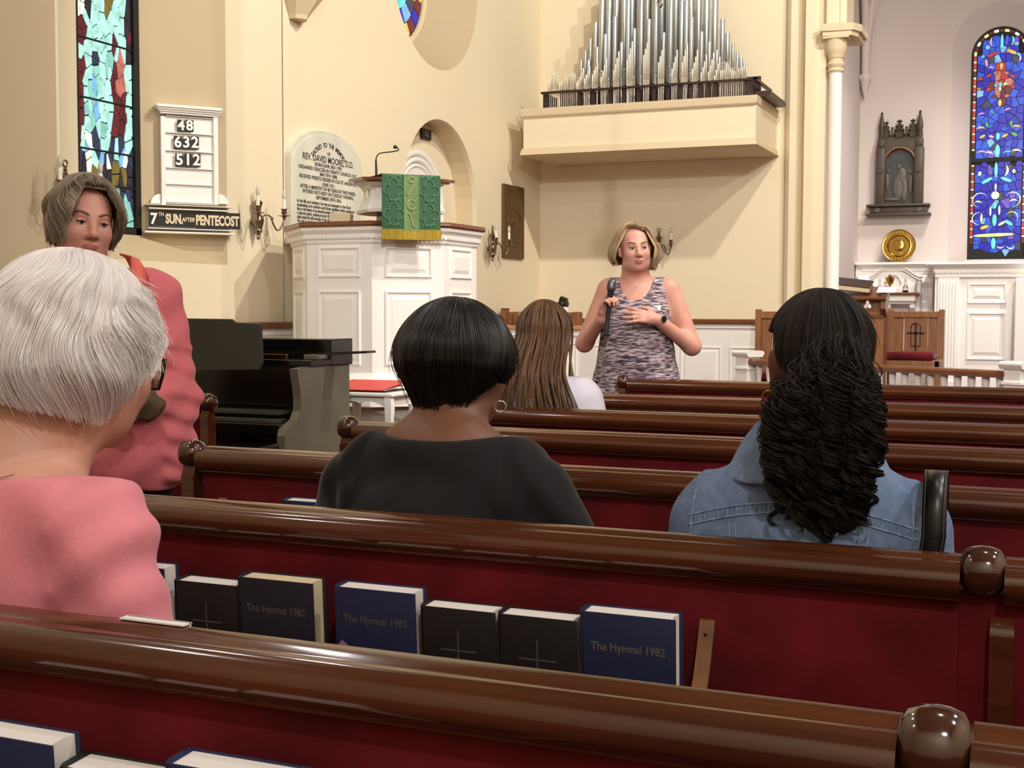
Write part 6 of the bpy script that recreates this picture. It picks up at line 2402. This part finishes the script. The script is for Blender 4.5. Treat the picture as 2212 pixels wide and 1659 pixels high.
def S_bob(phi, u):
    f = front(phi)
    side = np.cos(phi)
    th_end = .60 + .24 * sm(-np.cos(phi), -.35, .45) + 1.60 * sm(f, .68, 1.08) + .12 * sm(f, 1.3, 2.4)
    th = u * th_end
    rx, ry, rz = .094 + .018 * sm(th, 1.1, 2.0), .108, .098
    dph = .22 * np.sin(u * 4.5 + 2 * phi) * u + .06 * np.sin(u * 11 + 5 * phi) * u
    p = phi + dph
    z = rz * np.cos(np.minimum(th, 1.75)) - np.clip(th - 1.75, 0, 9) * .155 + .026
    rad = np.sin(np.minimum(th, 1.62)) * (1 + .03 * np.sin(7 * phi + 5 * u) * u + .02 * np.sin(13 * u + 4 * phi) * u)
    swell = 1 + .16 * np.exp(-((th - 1.95) / .3) ** 2) * (1 - .5 * (side > 0))
    swell *= 1 - .10 * sm(th, 2.05, 2.4)
    return np.stack([rx * rad * swell * np.cos(p), ry * rad * swell * np.sin(p) - .010, z], -1)


make_hair(sp, hR * hs, ht, S_bob, 4200, .0008, HAIR['blond'], 3, lift=.009, clump=.6, stray=.06)
# microphone in her right hand
mk = thing('handheld_microphone', 'black handheld microphone with silver grille held by the speaking woman', 'microphone', (0, 0, 0))
Wm = world_of(sp)
ma, mb_ = Wm @ Vector((.128, .262, 1.125)), Wm @ Vector((.100, .262, 1.385))
mk.location = ma
ax_ = (mb_ - ma).normalized()
q = ax_.to_track_quat('Z', 'Y').to_matrix().to_4x4()
b = MB(q)
b.lathe([(.010, -.02), (.0135, -.018), (.0135, .02), (.0125, .03), (.0125, .10), (.0155, .18), (.0185, .205), (.0195, .212)], 18)
b.build('handle', 'mic_dark', mk, smooth=40)
b = MB(q)
b.lathe([(.0195, .212), (.0245, .216), (.0255, .222), (.0255, .232), (.0245, .236), (.0235, .255), (.018, .268), (.006, .275), (.001, .2755)], 20)
b.build('grille', 'mic_grey', mk, smooth=40)

# ------------------------------------------------------------------ woman in the rose jacket standing in the side aisle
pk = thing('person', 'standing woman with grey-brown hair in a rose pink jacket with coral collar, holding papers', 'person', (-2.695, 3.146, 0), PI - math.atan2(2.66, 3.16) * -1 + 0.10)
hs2, hR2, ht2 = 1.04, rot(-.10, -.10, 0.18), V3(.055, .075, 1.495)
torso = [cap((-.14, -.02, 1.275), (.14, -.02, 1.275), .07, .07, .06), ell((0, .0, 1.14), (.18, .135, .18), .06), ell((0, .03, .95), (.20, .16, .2), .08), ell((0, .0, .82), (.21, .155, .16), .08), cap((.01, -.02, 1.27), (.05, .04, 1.42), .062, .056, .04),
         ell((.08, .08, 1.10), (.08, .07, .08), .05), ell((-.08, .08, 1.10), (.08, .07, .08), .05)]
arms = [cap((.175, -.01, 1.26), (.215, .02, .99), .052, .045, .05), cap((.215, .02, .98), (.06, .25, .98), .043, .032, .03), cap((-.175, -.01, 1.26), (-.215, .02, .98), .052, .045, .05), cap((-.215, .02, .97), (-.05, .26, .96), .043, .032, .03)]
hnd = hand((-.045, .262, .958), (.85, .25, -.05), (.1, -.6, .6), 1.0, .55, side=1) + hand((.055, .252, .98), (-.85, .25, .0), (-.1, -.6, .5), 1.0, .5, side=-1)
body = solid('body', torso + arms + legs + hnd + xf(head_prims(.014), hR2, ht2, hs2), .0056, ['skin_rosy', 'lips'], pk, paint=lips_paint(hR2, ht2, hs2), it=1)
face_details(body, hR2, ht2, hs2, lid=.2)
jk = torso[:4] + torso[5:] + [cap((.175, -.01, 1.26), (.215, .02, .99), .054, .052, .05), cap((.215, .02, .98), (.10, .20, .98), .050, .042, .03), cap((-.175, -.01, 1.26), (-.215, .02, .98), .054, .052, .05), cap((-.215, .02, .97), (-.09, .21, .965), .050, .042, .03), ell((0, .01, .78), (.265, .18, .14), .08), ell((0, .01, .92), (.235, .16, .15), .08)]


def jk_cut(X, Y, Z):
    open_ = .03 + .10 * np.clip((Z - 1.12) / .2, 0, 1) - np.abs(X) + 0 * Y
    op = np.where((Y > .03) & (Z > 1.12), open_, -1.0)
    return np.maximum(np.maximum(.71 + .03 * np.sin(X * 9) - Z, Z - 1.375), np.minimum(op, .03))


solid('jacket', jk, .008, ['pink_jacket'], pk, cut=jk_cut, grow=.016, wrinkle=lambda X, Y, Z: .006 * np.sin(Z * 38 + X * 22 + 8 * Y) * np.sin(X * 14 + Z * 9) + .005 * np.sin(Z * 90 + np.abs(X) * 50 + 20 * Y) * (np.abs(X) > .15) * (Z < 1.12))
solid('blouse', torso[:3] + torso[5:], .009, ['grey_print'], pk, cut=lambda X, Y, Z: np.maximum(Z - 1.335, .9 - Z) + 0 * X + 0 * Y, grow=.008)
for s in (-1, 1):
    b = MB()
    pts = [(s * .045, .120, 1.285), (s * .075, .095, 1.350), (s * .085, .02, 1.400), (s * .06, -.05, 1.41)]
    pin = [(s * .085, .135, 1.255), (s * .125, .100, 1.305), (s * .13, .02, 1.355), (s * .10, -.085, 1.365)]
    b.grid([pts, [tuple((np.array(a) * .5 + np.array(c) * .5) + V3(0, .008, .012)) for a, c in zip(pts, pin)], pin])
    cl = b.build('collar', 'coral', pk, smooth=60)
    md = cl.modifiers.new('thick', 'SOLIDIFY')
    md.thickness = .006
solid('trousers', legs[0:2] + legs[3:5] + torso[3:4], .012, ['black_pants'], pk, cut=lambda X, Y, Z: np.maximum(Z - .86, .08 - Z) + 0 * X + 0 * Y, grow=.014)
for s in (-1, 1):
    b = MB()
    b.prism([(s * .075, -.08), (s * .155, -.08), (s * .165, .10), (s * .14, .17), (s * .09, .17), (s * .07, .10)][::s], 0.0, .055)
    b.build('shoe', 'black', pk, smooth=40)


def S_ash(phi, u):
    f = front(phi)
    th_end = .78 + 1.55 * sm(f, .6, 1.1) + .10 * sm(f, 1.5, 2.6)
    th = u * th_end
    rx, ry, rz = .091, .106, .100
    p = phi + (.24 * np.sin(u * 6 + 3 * phi) + .10 * np.sin(u * 13 + 5 * phi)) * u
    z = rz * np.cos(np.minimum(th, 1.8)) - np.clip(th - 1.8, 0, 9) * .14 + .030
    rad = np.sin(np.minimum(th, 1.62)) * (1 + .05 * np.sin(6 * phi + 6 * u) * u + .04 * np.sin(15 * u + 3 * phi) * u)
    swell = 1 + .10 * np.exp(-((th - 1.6) / .4) ** 2) - .05 * sm(th, 1.9, 2.3)
    return np.stack([rx * rad * swell * np.cos(p), ry * rad * swell * np.sin(p) - .008 + .012 * (f < .9) * u, z], -1)


make_hair(pk, hR2 * hs2, ht2, S_ash, 4600, .0008, HAIR['ash'], 8, lift=.010, clump=.65, stray=.10)
Wp = world_of(pk)
pp_ = thing('paper_sheaf', 'white paper sheet held up by the woman in the rose jacket', 'paper', Wp @ Vector((-.055, .31, 1.04)), pk.rotation_euler.z)
b = MB(RX(.12) @ RY(.12))
b.box((-.085, -.001, .07), (-.015, .001, .165))
b.build('top_sheet', 'paper', pp_)
b = MB(RX(.16) @ RY(.16))
b.box((-.09, .003, .06), (-.02, .005, .155))
b.build('second_sheet', 'paper', pp_)
gl = thing('olive_bag', 'crumpled olive brown cloth bag held in front of the rose jacket', 'bag', Wp @ Vector((-.055, .33, .975)), pk.rotation_euler.z)
solid('bag_cloth', [ell((0, 0, .02), (.055, .03, .035), .03), ell((-.04, .0, -.02), (.045, .03, .04), .03), ell((.04, .0, -.04), (.05, .03, .04), .03)], .007, [mat('olive_cloth', (96, 76, 54), .8, noise=(40, .8), col2=(70, 54, 38))], gl,
      wrinkle=lambda X, Y, Z: .006 * np.sin(Z * 90 + X * 50) * np.sin(X * 60))

# ------------------------------------------------------------------ white-haired woman in pink, nearest
wh = thing('person', 'white-haired woman in a pink top reading, seen from behind at the left edge', 'person', (-1.33, 1.205, 0), 0.0)
hs3, hR3, ht3 = 1.06, rot(-.22, .02, -.16), V3(.055, .235, 1.170)
zs = .955
torso = [cap((-.155, .13, zs - .005), (.155, .13, zs - .005), .058, .058, .06), ell((0, .13, zs - .15), (.17, .115, .17), .06), ell((0, .13, zs - .3), (.175, .13, .18), .07), cap((0, .115, zs + .02), (.035, .19, zs + .17), .064, .058, .05), cap((-.05, .12, zs + .025), (-.14, .13, zs + .0), .055, .05, .04), cap((.03, .12, zs + .025), (.13, .13, zs + .0), .055, .05, .04)]
arms = [cap((.195, .13, zs - .03), (.235, .15, zs - .27), .052, .045, .05), cap((.235, .15, zs - .28), (.09, .38, .66), .042, .03, .03), cap((-.195, .13, zs - .03), (-.235, .15, zs - .27), .052, .045, .05), cap((-.235, .15, zs - .28), (-.09, .38, .66), .042, .03, .03)]
hnd = hand((.088, .385, .66), (-.4, .8, .1), (0, 0, -1), 1, .4, 1) + hand((-.088, .385, .66), (.4, .8, .1), (0, 0, -1), 1, .4, -1)
base = seated_base(zs, .22, .44)
body = solid('body', torso + arms + base + hnd + xf(head_prims(.008), hR3, ht3, hs3), .0056, ['skin', 'lips'], wh, paint=lips_paint(hR3, ht3, hs3), it=2)
face_details(body, hR3, ht3, hs3)
slv = [cap((.185, .13, zs - .035), (.225, .145, zs - .30), .056, .062, .05), cap((-.185, .13, zs - .035), (-.225, .145, zs - .30), .056, .062, .05)]


def ws(X, Y, Z):
    f = np.exp(-((np.abs(X) - .155 + (zs - Z) * .06) / .018) ** 2) * np.clip((zs - .08 - Z) / .1, 0, 1)
    return .005 * np.sin(X * 40 + Z * 16) * np.sin(Z * 30 + X * 9 + 20 * Y) - .028 * f + .004 * np.sin(Z * 70 - X * 60) * (np.abs(X) > .15)


solid('pink_top', torso[:3] + torso[4:] + slv, .007, ['pink_shirt'], wh, cut=lambda X, Y, Z: np.maximum(.6 - Z, Z - 1.012 - .05 * X - .25 * np.minimum(.12 - Y, 0) + 0 * Y), grow=.012, wrinkle=ws)
solid('trousers', base, .012, ['black_pants'], wh, cut=lambda X, Y, Z: np.maximum(Z - .64, .07 - Z) + 0 * X + 0 * Y, grow=.012)


def S_white(phi, u):
    f = front(phi)
    th_end = .95 + .62 * sm(f, .85, 1.15) + .64 * sm(f, 1.3, 2.0) + .09 * np.cos(phi) * sm(f, 1.2, 1.6)
    th = u * th_end
    p = phi + (.30 * np.sin(u * 7.5 + .6 + 1.6 * np.sin(phi)) + .09 * np.sin(u * 15 + 3 * phi)) * u
    z = .108 * np.cos(np.minimum(th, 1.70)) - np.clip(th - 1.70, 0, 9) * .165 + .014
    rad = np.sin(np.minimum(th, 1.62)) * (1 + .022 * np.sin(11 * phi + 7 * np.sin(5 * u)) * u + .042 * np.sin(14 * u + 2.6 * phi) * u)
    swell = 1 + .07 * np.exp(-((th - 1.75) / .32) ** 2) - .26 * sm(th, 1.90, 2.35)
    return np.stack([.104 * rad * swell * np.cos(p), .116 * rad * swell * np.sin(p) - .016, z], -1)


make_hair(wh, rot(-.20, .02, -.10) * hs3, ht3 + V3(0, -.004, .012), S_white, 15000, .00045, HAIR['white'], 5, npt=34, lift=.007, clump=.75, stray=.05, lmin=.95, grid=(40, 140))
Mg = Matrix([[*(hR3[i] * hs3), ht3[i]] for i in range(3)] + [[0, 0, 0, 1]])
gg = MB(Mg)
for s in (-1, 1):
    gg.tube([(s * .058, .096, .017), (s * .062, .092, -.006), (s * .050, .100, -.024), (s * .022, .108, -.024), (s * .012, .112, -.006), (s * .014, .112, .014), (s * .036, .108, .018)], .0022, 6, closed=True)
    gg.tube([(s * .058, .096, .013), (s * .074, .08, .014), (s * .080, .02, .012), (s * .080, -.02, .006)], .0022, 6)
gg.tube([(-.013, .112, .008), (0, .115, .011), (.013, .112, .008)], .0018, 6)
gg.build('spectacles', 'black', wh, smooth=60)
for s in (-1, 1):
    b = MB(Mg)
    b.add([(s * .057, .096, .016), (s * .061, .092, -.006), (s * .050, .100, -.023), (s * .022, .108, -.023), (s * .013, .112, -.006), (s * .014, .112, .013), (s * .036, .108, .017)], [tuple(range(7))])
    b.build('lens', 'glass', wh)
b = MB()
ncl = [(-.085 + .17 * k / 20, .075 - .018 * math.sin(PI * k / 20), 1.022 - .014 * math.sin(PI * k / 20)) for k in range(21)]
b.tube(ncl, .0012, 5)
b.tube([(-.052 + .006 * math.cos(2 * PI * k / 12), .056, 1.012 + .006 * math.sin(2 * PI * k / 12)) for k in range(12)], .0014, 5, closed=True)
b.build('necklace', 'silver', wh, smooth=60)

# ------------------------------------------------------------------ woman with short black hair in a black top
bk = thing('person', 'woman with short black hair and black top sitting with her back to the viewer', 'person', (-1.06, 2.035, 0), 0.0)
hs4, hR4, ht4 = 1.03, rot(-.12, .0, -.06), V3(-.002, .215, 1.128)
zs = .935
torso = [cap((-.15, .15, zs - .02), (.15, .15, zs - .02), .058, .058, .06), ell((0, .13, zs - .14), (.20, .13, .17), .06), ell((0, .13, zs - .28), (.20, .14, .155), .07), cap((0, .13, zs + .02), (0, .19, zs + .12), .066, .060, .05), cap((-.04, .14, zs + .035), (-.15, .15, zs - .015), .056, .052, .04), cap((.04, .14, zs + .035), (.15, .15, zs - .015), .056, .052, .04), cap((-.05, .135, zs + .03), (.05, .135, zs + .03), .062, .062, .04)]
arms = [cap((.19, .15, zs - .045), (.265, .17, zs - .26), .060, .052, .05), cap((.265, .17, zs - .27), (.09, .40, .66), .045, .03, .03), cap((-.19, .15, zs - .045), (-.265, .17, zs - .26), .060, .052, .05), cap((-.265, .17, zs - .27), (-.09, .40, .66), .045, .03, .03)]
hnd = hand((.088, .405, .66), (-.4, .7, .1), (0, 0, -1), 1, .5, 1) + hand((-.088, .405, .66), (.4, .7, .1), (0, 0, -1), 1, .5, -1)
base = seated_base(zs, .23, .44)
body = solid('body', torso + arms + base + hnd + xf(head_prims(.012), hR4, ht4, hs4), .0062, ['skin_dark', 'lips'], bk, paint=lips_paint(hR4, ht4, hs4))
face_details(body, hR4, ht4, hs4)
slv = [cap((.19, .15, zs - .045), (.275, .17, zs - .30), .058, .072, .05), cap((-.19, .15, zs - .045), (-.275, .17, zs - .30), .058, .072, .05)]
solid('black_top', torso[:3] + torso[4:] + slv, .008, ['black_knit'], bk, cut=lambda X, Y, Z: np.maximum(.6 - Z, Z - (.998 + .5 * (X + .0) ** 2) - .3 * np.minimum(.13 - Y, 0)), grow=.013,
      wrinkle=lambda X, Y, Z: .005 * np.sin(X * 30 + Z * 22) * np.sin(Z * 26 - X * 12 + 10 * Y) + .004 * np.sin(np.abs(X) * 70 + Z * 60) * (np.abs(X) > .14) - .008 * np.exp(-((np.abs(X) - .20 + (zs - Z) * .12) / .014) ** 2))
solid('trousers', base, .012, ['black_pants'], bk, cut=lambda X, Y, Z: np.maximum(Z - .64, .07 - Z) + 0 * X + 0 * Y, grow=.012)


def S_short(phi, u):
    f = front(phi)
    th_end = .95 + 1.02 * sm(f, .7, 1.2) + .36 * sm(f, 1.5, 2.3)
    th = u * th_end
    p = phi + .05 * np.sin(u * 7 + 5 * phi) * u
    z = .104 * np.cos(np.minimum(th, 1.85)) - np.clip(th - 1.85, 0, 9) * .155 + .018
    rad = np.sin(np.minimum(th, 1.62)) * (1 + .012 * np.sin(8 * phi + 5 * u))
    swell = 1 + .05 * np.exp(-((th - 1.5) / .45) ** 2) - .36 * sm(th, 1.72, 2.4)
    return np.stack([.099 * rad * swell * np.cos(p), .118 * rad * swell * np.sin(p) - .014, z], -1)


make_hair(bk, hR4 * hs4, ht4, S_short, 5000, .0007, HAIR['black'], 6, lift=.006, clump=.5, stray=.05, grid=(32, 90))


def hoop(parent, c, r, th, rz, m='gold'):
    b = MB(T(*c) @ RZ(rz))
    b.tube([(r * math.cos(2 * PI * k / 24), 0, r * math.sin(2 * PI * k / 24)) for k in range(24)], th, 7, closed=True)
    return b.build('hoop_earring', m, parent, smooth=60)


hoop(bk, (.083, .222, 1.052), .011, .0018, .5, 'silver')
hoop(bk, (-.083, .222, 1.052), .011, .0018, -.5, 'silver')

# ------------------------------------------------------------------ woman with braids
br = thing('person', 'woman with long thin brown braids and pale blouse in the fifth pew', 'person', (-1.79, 4.40, 0), 0.05)
hs5, hR5, ht5 = 1.02, rot(-.05, 0, 0), V3(.0, .20, 1.135)
zs = .915
torso = [cap((-.14, .14, zs), (.14, .14, zs), .055, .055, .06), ell((0, .13, zs - .13), (.165, .11, .17), .06), ell((0, .13, zs - .28), (.17, .125, .145), .07), cap((0, .13, zs + .02), (0, .18, zs + .12), .056, .05, .05), cap((-.03, .13, zs + .02), (-.12, .14, zs), .055, .05, .04), cap((.03, .13, zs + .02), (.12, .14, zs), .055, .05, .04)]
arms = [cap((.175, .14, zs - .02), (.22, .16, zs - .26), .048, .042, .05), cap((.22, .16, zs - .27), (.08, .38, .66), .04, .028, .03), cap((-.175, .14, zs - .02), (-.22, .16, zs - .26), .048, .042, .05), cap((-.22, .16, zs - .27), (-.08, .38, .66), .04, .028, .03)]
hnd = hand((.078, .385, .66), (-.4, .7, .1), (0, 0, -1), .95, .5, 1) + hand((-.078, .385, .66), (.4, .7, .1), (0, 0, -1), .95, .5, -1)
base = seated_base(zs, .21, .44)
body = solid('body', torso + arms + base + hnd + xf(head_prims(), hR5, ht5, hs5), .007, ['skin_deep', 'lips'], br, paint=lips_paint(hR5, ht5, hs5))
face_details(body, hR5, ht5, hs5)
slv = [cap((.175, .14, zs - .02), (.235, .16, zs - .29), .058, .06, .05), cap((-.175, .14, zs - .02), (-.235, .16, zs - .29), .058, .06, .05)]
solid('blouse', torso[:3] + torso[4:] + slv, .009, ['white_blouse'], br, cut=lambda X, Y, Z: np.maximum(.6 - Z, Z - .985) + 0 * X + 0 * Y, grow=.013, wrinkle=lambda X, Y, Z: .005 * np.sin(X * 34 + Z * 12) * np.sin(Z * 20 + X * 8 + 10 * Y))
solid('trousers', base, .014, ['black_pants'], br, cut=lambda X, Y, Z: np.maximum(Z - .64, .07 - Z) + 0 * X + 0 * Y, grow=.012)
rgb_ = np.random.RandomState(12)


def S_cap5(phi, u):
    f = front(phi)
    th = u * (.9 + .95 * sm(f, .7, 1.25))
    return np.stack([.083 * np.sin(th) * np.cos(phi), .102 * np.sin(th) * np.sin(phi) - .012, .098 * np.cos(th) + .022], -1)


hc = make_hair(br, hR5 * hs5, ht5, S_cap5, 600, .0012, HAIR['braid'], 2, npt=14, grid=(16, 50))
nb, k = 190, 46
paths = np.zeros((nb, k, 3))
for i in range(nb):
    ph = rgb_.uniform(PI * .98, PI * 2.02) if i % 6 else rgb_.uniform(PI * .75, PI * 2.25)
    tt = np.linspace(0, 1, k)
    lay = rgb_.uniform(0, .012)
    th = np.minimum(tt * 4.2, 1.62) + 0 * tt
    x = (.088 + lay) * np.sin(np.minimum(th, 1.55)) * np.cos(ph)
    y = (.108 + lay) * np.sin(np.minimum(th, 1.55)) * np.sin(ph) - .012
    z = (.102 + lay) * np.cos(th) + .024
    d = np.clip(tt - .385, 0, 1) / .615
    Ln = rgb_.uniform(.34, .46)
    z -= d * Ln
    x += d ** 1.5 * (np.cos(ph) * .065 + rgb_.normal(0, .03)) + .005 * np.sin(9 * tt + rgb_.uniform(0, 6))
    y -= .115 * sm(d, .0, .5) * (1.0 if np.sin(ph) < 0.2 else .4) - .004 * np.sin(8 * tt + rgb_.uniform(0, 6))
    # ends sweep over the shoulder blades
    x += np.clip(d - .72, 0, 1) ** 2 * rgb_.normal(.1, .6)
    paths[i] = np.stack([x, y, z], -1) @ hR5.T * hs5 + ht5
st_ = strands('braids', paths, .0031, HAIR['braid'], br)
st_['kind'] = 'stuff'

# ------------------------------------------------------------------ woman with dark curls in a denim jacket
dn_ = thing('person', 'woman with long dark curls and a blue denim jacket seated at right', 'person', (-.375, 2.035, 0), 0.0)
hs6, hR6, ht6 = 1.03, rot(-.02, 0, .30), V3(.008, .19, 1.148)
zs = .915
torso = [cap((-.130, .14, zs - .034), (.130, .14, zs - .034), .052, .052, .06), ell((0, .13, zs - .13), (.165, .115, .16), .06), ell((0, .13, zs - .28), (.165, .125, .145), .07), cap((0, .13, zs + .02), (0, .17, zs + .14), .060, .055, .05), cap((-.035, .13, zs + .045), (-.13, .14, zs - .022), .050, .045, .04), cap((.035, .13, zs + .045), (.13, .14, zs - .022), .050, .045, .04), cap((-.05, .13, zs + .03), (.05, .13, zs + .03), .055, .055, .04)]
arms = [cap((.165, .14, zs - .02), (.20, .16, zs - .26), .046, .042, .05), cap((.20, .16, zs - .27), (.09, .40, .66), .040, .03, .03), cap((-.165, .14, zs - .02), (-.20, .16, zs - .26), .046, .042, .05), cap((-.20, .16, zs - .27), (-.09, .40, .66), .040, .03, .03)]
base = seated_base(zs, .22, .44)
body = solid('body', torso + arms + base + hnd + xf(head_prims(), hR6, ht6, hs6), .0062, ['skin_dark', 'lips'], dn_, paint=lips_paint(hR6, ht6, hs6))
face_details(body, hR6, ht6, hs6)
slv = [cap((.165, .14, zs - .045), (.205, .15, zs - .30), .052, .060, .05), cap((-.165, .14, zs - .045), (-.205, .15, zs - .30), .052, .060, .05)]
jd = torso[:3] + torso[4:] + slv


def dw(X, Y, Z):
    return .003 * np.sin(X * 26 + Z * 20) * np.sin(Z * 28 + X * 10 + 10 * Y) + .005 * np.exp(-((np.abs(X) - .178) / .010) ** 2) * (Z > zs - .14)


jo = solid('denim_jacket', jd, .0068, ['denim'], dn_, cut=lambda X, Y, Z: np.maximum(.58 - Z, Z - .985) + 0 * X + 0 * Y, grow=.015, wrinkle=dw)
solid('trousers', base, .012, ['black_pants'], dn_, cut=lambda X, Y, Z: np.maximum(Z - .64, .07 - Z) + 0 * X + 0 * Y, grow=.012)
dg_ = bpy.context.evaluated_depsgraph_get()
bpy.context.view_layer.update()


def on_back(x, z, off=.002):
    """point of the jacket's back at local (x, z)"""
    ok, p, n, _ = jo.ray_cast(Vector((x, -1.0, z)), Vector((0, 1, 0)))
    return (p + n * off) if ok else None


def seam(fn, n, w, m='denim_light', name='seam'):
    pts = [on_back(*fn(i / (n - 1)), .0012) for i in range(n)]
    pts = [p for p in pts if p is not None]
    if len(pts) > 2:
        b = MB()
        b.tube(pts, w, 5)
        return b.build(name, m, jo, smooth=60)


for dz in (0.0, -.016):
    seam(lambda t, dz=dz: (-.185 + .37 * t, zs - .022 + dz + .034 * math.sin(PI * t)), 40, .0016)
for s in (-1, 1):
    for dx in (0, .012):
        seam(lambda t, s=s, dx=dx: (s * (.112 - dx) - s * .02 * t, zs - .028 - .22 * t), 24, .0014)
    seam(lambda t, s=s: (s * (.176 + .010 * t), zs + .02 - .17 * t), 20, .0018)
b = MB()
for i in range(46):
    x = -.18 + .36 * i / 45
    q = on_back(x, zs - .030 + .034 * math.sin(PI * i / 45), .0016)
    if q is not None:
        b.box((-.0011, -.0008, -.0062), (.0011, .0008, .0062), T(*q))
d = b.build('seam_puckers', 'denim_light', jo)
d['kind'] = 'stuff'
rows = []
for r0, z0, o in ((.076, .02, 0), (.070, .070, 0), (.080, .078, 0), (.104, .045, 0), (.122, .006, 0), (.126, .0, 0)):
    rows.append([(r0 * math.sin(a) * 1.08, .145 - r0 * math.cos(a), zs + .048 + z0 - .008 * abs(math.sin(a * 2)) + .01 * (abs(a) > 1.3)) for a in [(-2.1 + 4.2 * k / 30) for k in range(31)]])
b = MB()
b.grid(rows)
co = b.build('collar', 'denim', dn_, smooth=60)
md = co.modifiers.new('thick', 'SOLIDIFY')
md.thickness = .005


def S_slick(phi, u):
    f = front(phi)
    th = u * (.95 + .30 * sm(f, .8, 1.4) + .75 * sm(f, 1.75, 2.3))
    rad = np.sin(np.minimum(th, 1.6))
    return np.stack([.086 * rad * np.cos(phi), .106 * rad * np.sin(phi) - .012, .1 * np.cos(th) + .020], -1)


make_hair(dn_, hR6 * hs6, ht6, S_slick, 2600, .0008, HAIR['curl'], 9, npt=18, lift=.004, grid=(24, 80))
rc = np.random.RandomState(21)
n1, k1 = 2600, 54
cl_ = rc.randint(0, 150, n1)
cph, cr_, cx0, cl0, cfr = rc.uniform(0, 6.28, 150), rc.uniform(.008, .016, 150), rc.uniform(-1, 1, 150), rc.uniform(.60, 1.0, 150), rc.uniform(4.0, 7.0, 150)
cy0 = rc.uniform(-1, 1, 150)
tt = np.linspace(0, 1, k1)[None]
X0, Y0 = cx0[cl_][:, None], cy0[cl_][:, None]
ln = (.315 * cl0[cl_] * (1 - .22 * np.abs(cx0[cl_]) ** 2))[:, None]
wid = .050 + .034 * np.minimum(1, tt * 2.6) - .018 * np.clip(tt - .55, 0, 1) / .45
ang = cph[cl_][:, None] + cfr[cl_][:, None] * 2 * PI * tt + rc.normal(0, .26, n1)[:, None]
rad = cr_[cl_][:, None] * np.minimum(1, tt * 5) * rc.uniform(.75, 1.25, n1)[:, None]
px_ = X0 * wid + rad * np.cos(ang) + rc.normal(0, .0012, n1)[:, None]
py_ = .088 - .078 * np.minimum(1, tt * 3.6) + Y0 * .030 - .012 * np.sin(PI * tt) + rad * np.sin(ang) + .02 * tt
pz_ = 1.150 + .03 * (1 - X0 ** 2) + rc.normal(0, .012, n1)[:, None] * (1 - tt) - tt * ln + .006 * np.sin(ang * .5)
strands('curls', np.stack([px_ + .052 - .012 * tt, py_, pz_], -1), .00085, HAIR['curl'], dn_)
cc = [ell((.042, .095, 1.09), (.074, .050, .06), .04), ell((.045, .070, 1.03), (.080, .046, .10), .04), ell((.042, .060, .93), (.066, .036, .08), .04), ell((.040, .058, .86), (.045, .030, .05), .03)]
solid('hair_mass', cc, .008, [HAIR['curl']], dn_, wrinkle=lambda X, Y, Z: .009 * np.sin(X * 130 + 5 * np.sin(Z * 60)) * np.sin(Z * 95 + 4 * np.sin(X * 50)) + 0 * Y)
hoop(dn_, (-.076, .176, 1.086), .014, .0016, -.5)
b = MB(Matrix([[*(hR6[i] * hs6), ht6[i]] for i in range(3)] + [[0, 0, 0, 1]]))
for s in (-1, 1):
    b.tube([(s * .080, -.02, .006), (s * .081, .03, .012), (s * .072, .088, .012), (s * .058, .1, .012)], .002, 6)
    b.tube([(s * .058, .1, .016), (s * .062, .096, -.006), (s * .050, .104, -.022), (s * .022, .112, -.022), (s * .012, .115, -.006), (s * .014, .115, .014), (s * .036, .112, .017)], .0016, 6, closed=True)
b.tube([(-.013, .115, .008), (0, .118, .011), (.013, .115, .008)], .0016, 6)
b.build('spectacles', 'silver', dn_, smooth=60)
# handbag strap over her right shoulder
hbg = thing('shoulder_bag', 'black leather shoulder bag whose strap loops over the denim shoulder', 'bag', (-.375 + .27, 2.17, .60))
inv = world_of(hbg).inverted()
sx_ = atY(2012, 1100, 2.05).x
b = MB()
cen = []
for k in range(31):
    a = PI * k / 30
    cen.append((sx_ + .004 * math.cos(a), 2.135 - .085 * math.cos(a), .86 + .125 * math.sin(a) ** .6))
cen = [(sx_ - .046, 2.06, .60), (sx_ - .02, 2.055, .72)] + cen[1:-1] + [(sx_ - .02, 2.215, .72), (sx_ - .046, 2.205, .60)]
rows = []
for p in cen:
    rows.append([(p[0] - .018, p[1], p[2]), (p[0] + .018, p[1] - .002, p[2])])
b.grid(rows)
sx2 = b.build('strap', 'leather', hbg, world=True, smooth=60)
md = sx2.modifiers.new('thick', 'SOLIDIFY')
md.thickness = .005
for s in (-1, 1):
    b = MB()
    b.tube([(p[0] + s * .0145, p[1] - .0035, p[2]) for p in cen[:20]], .0007, 4)
    b.build('stitching', 'stitch', sx2, world=True)
b = MB()
b.box((sx_ - .075, 2.07, .47), (sx_ - .022, 2.20, .64), bev=.015)
b.build('bag_body', 'leather', hbg, world=True, smooth=40)
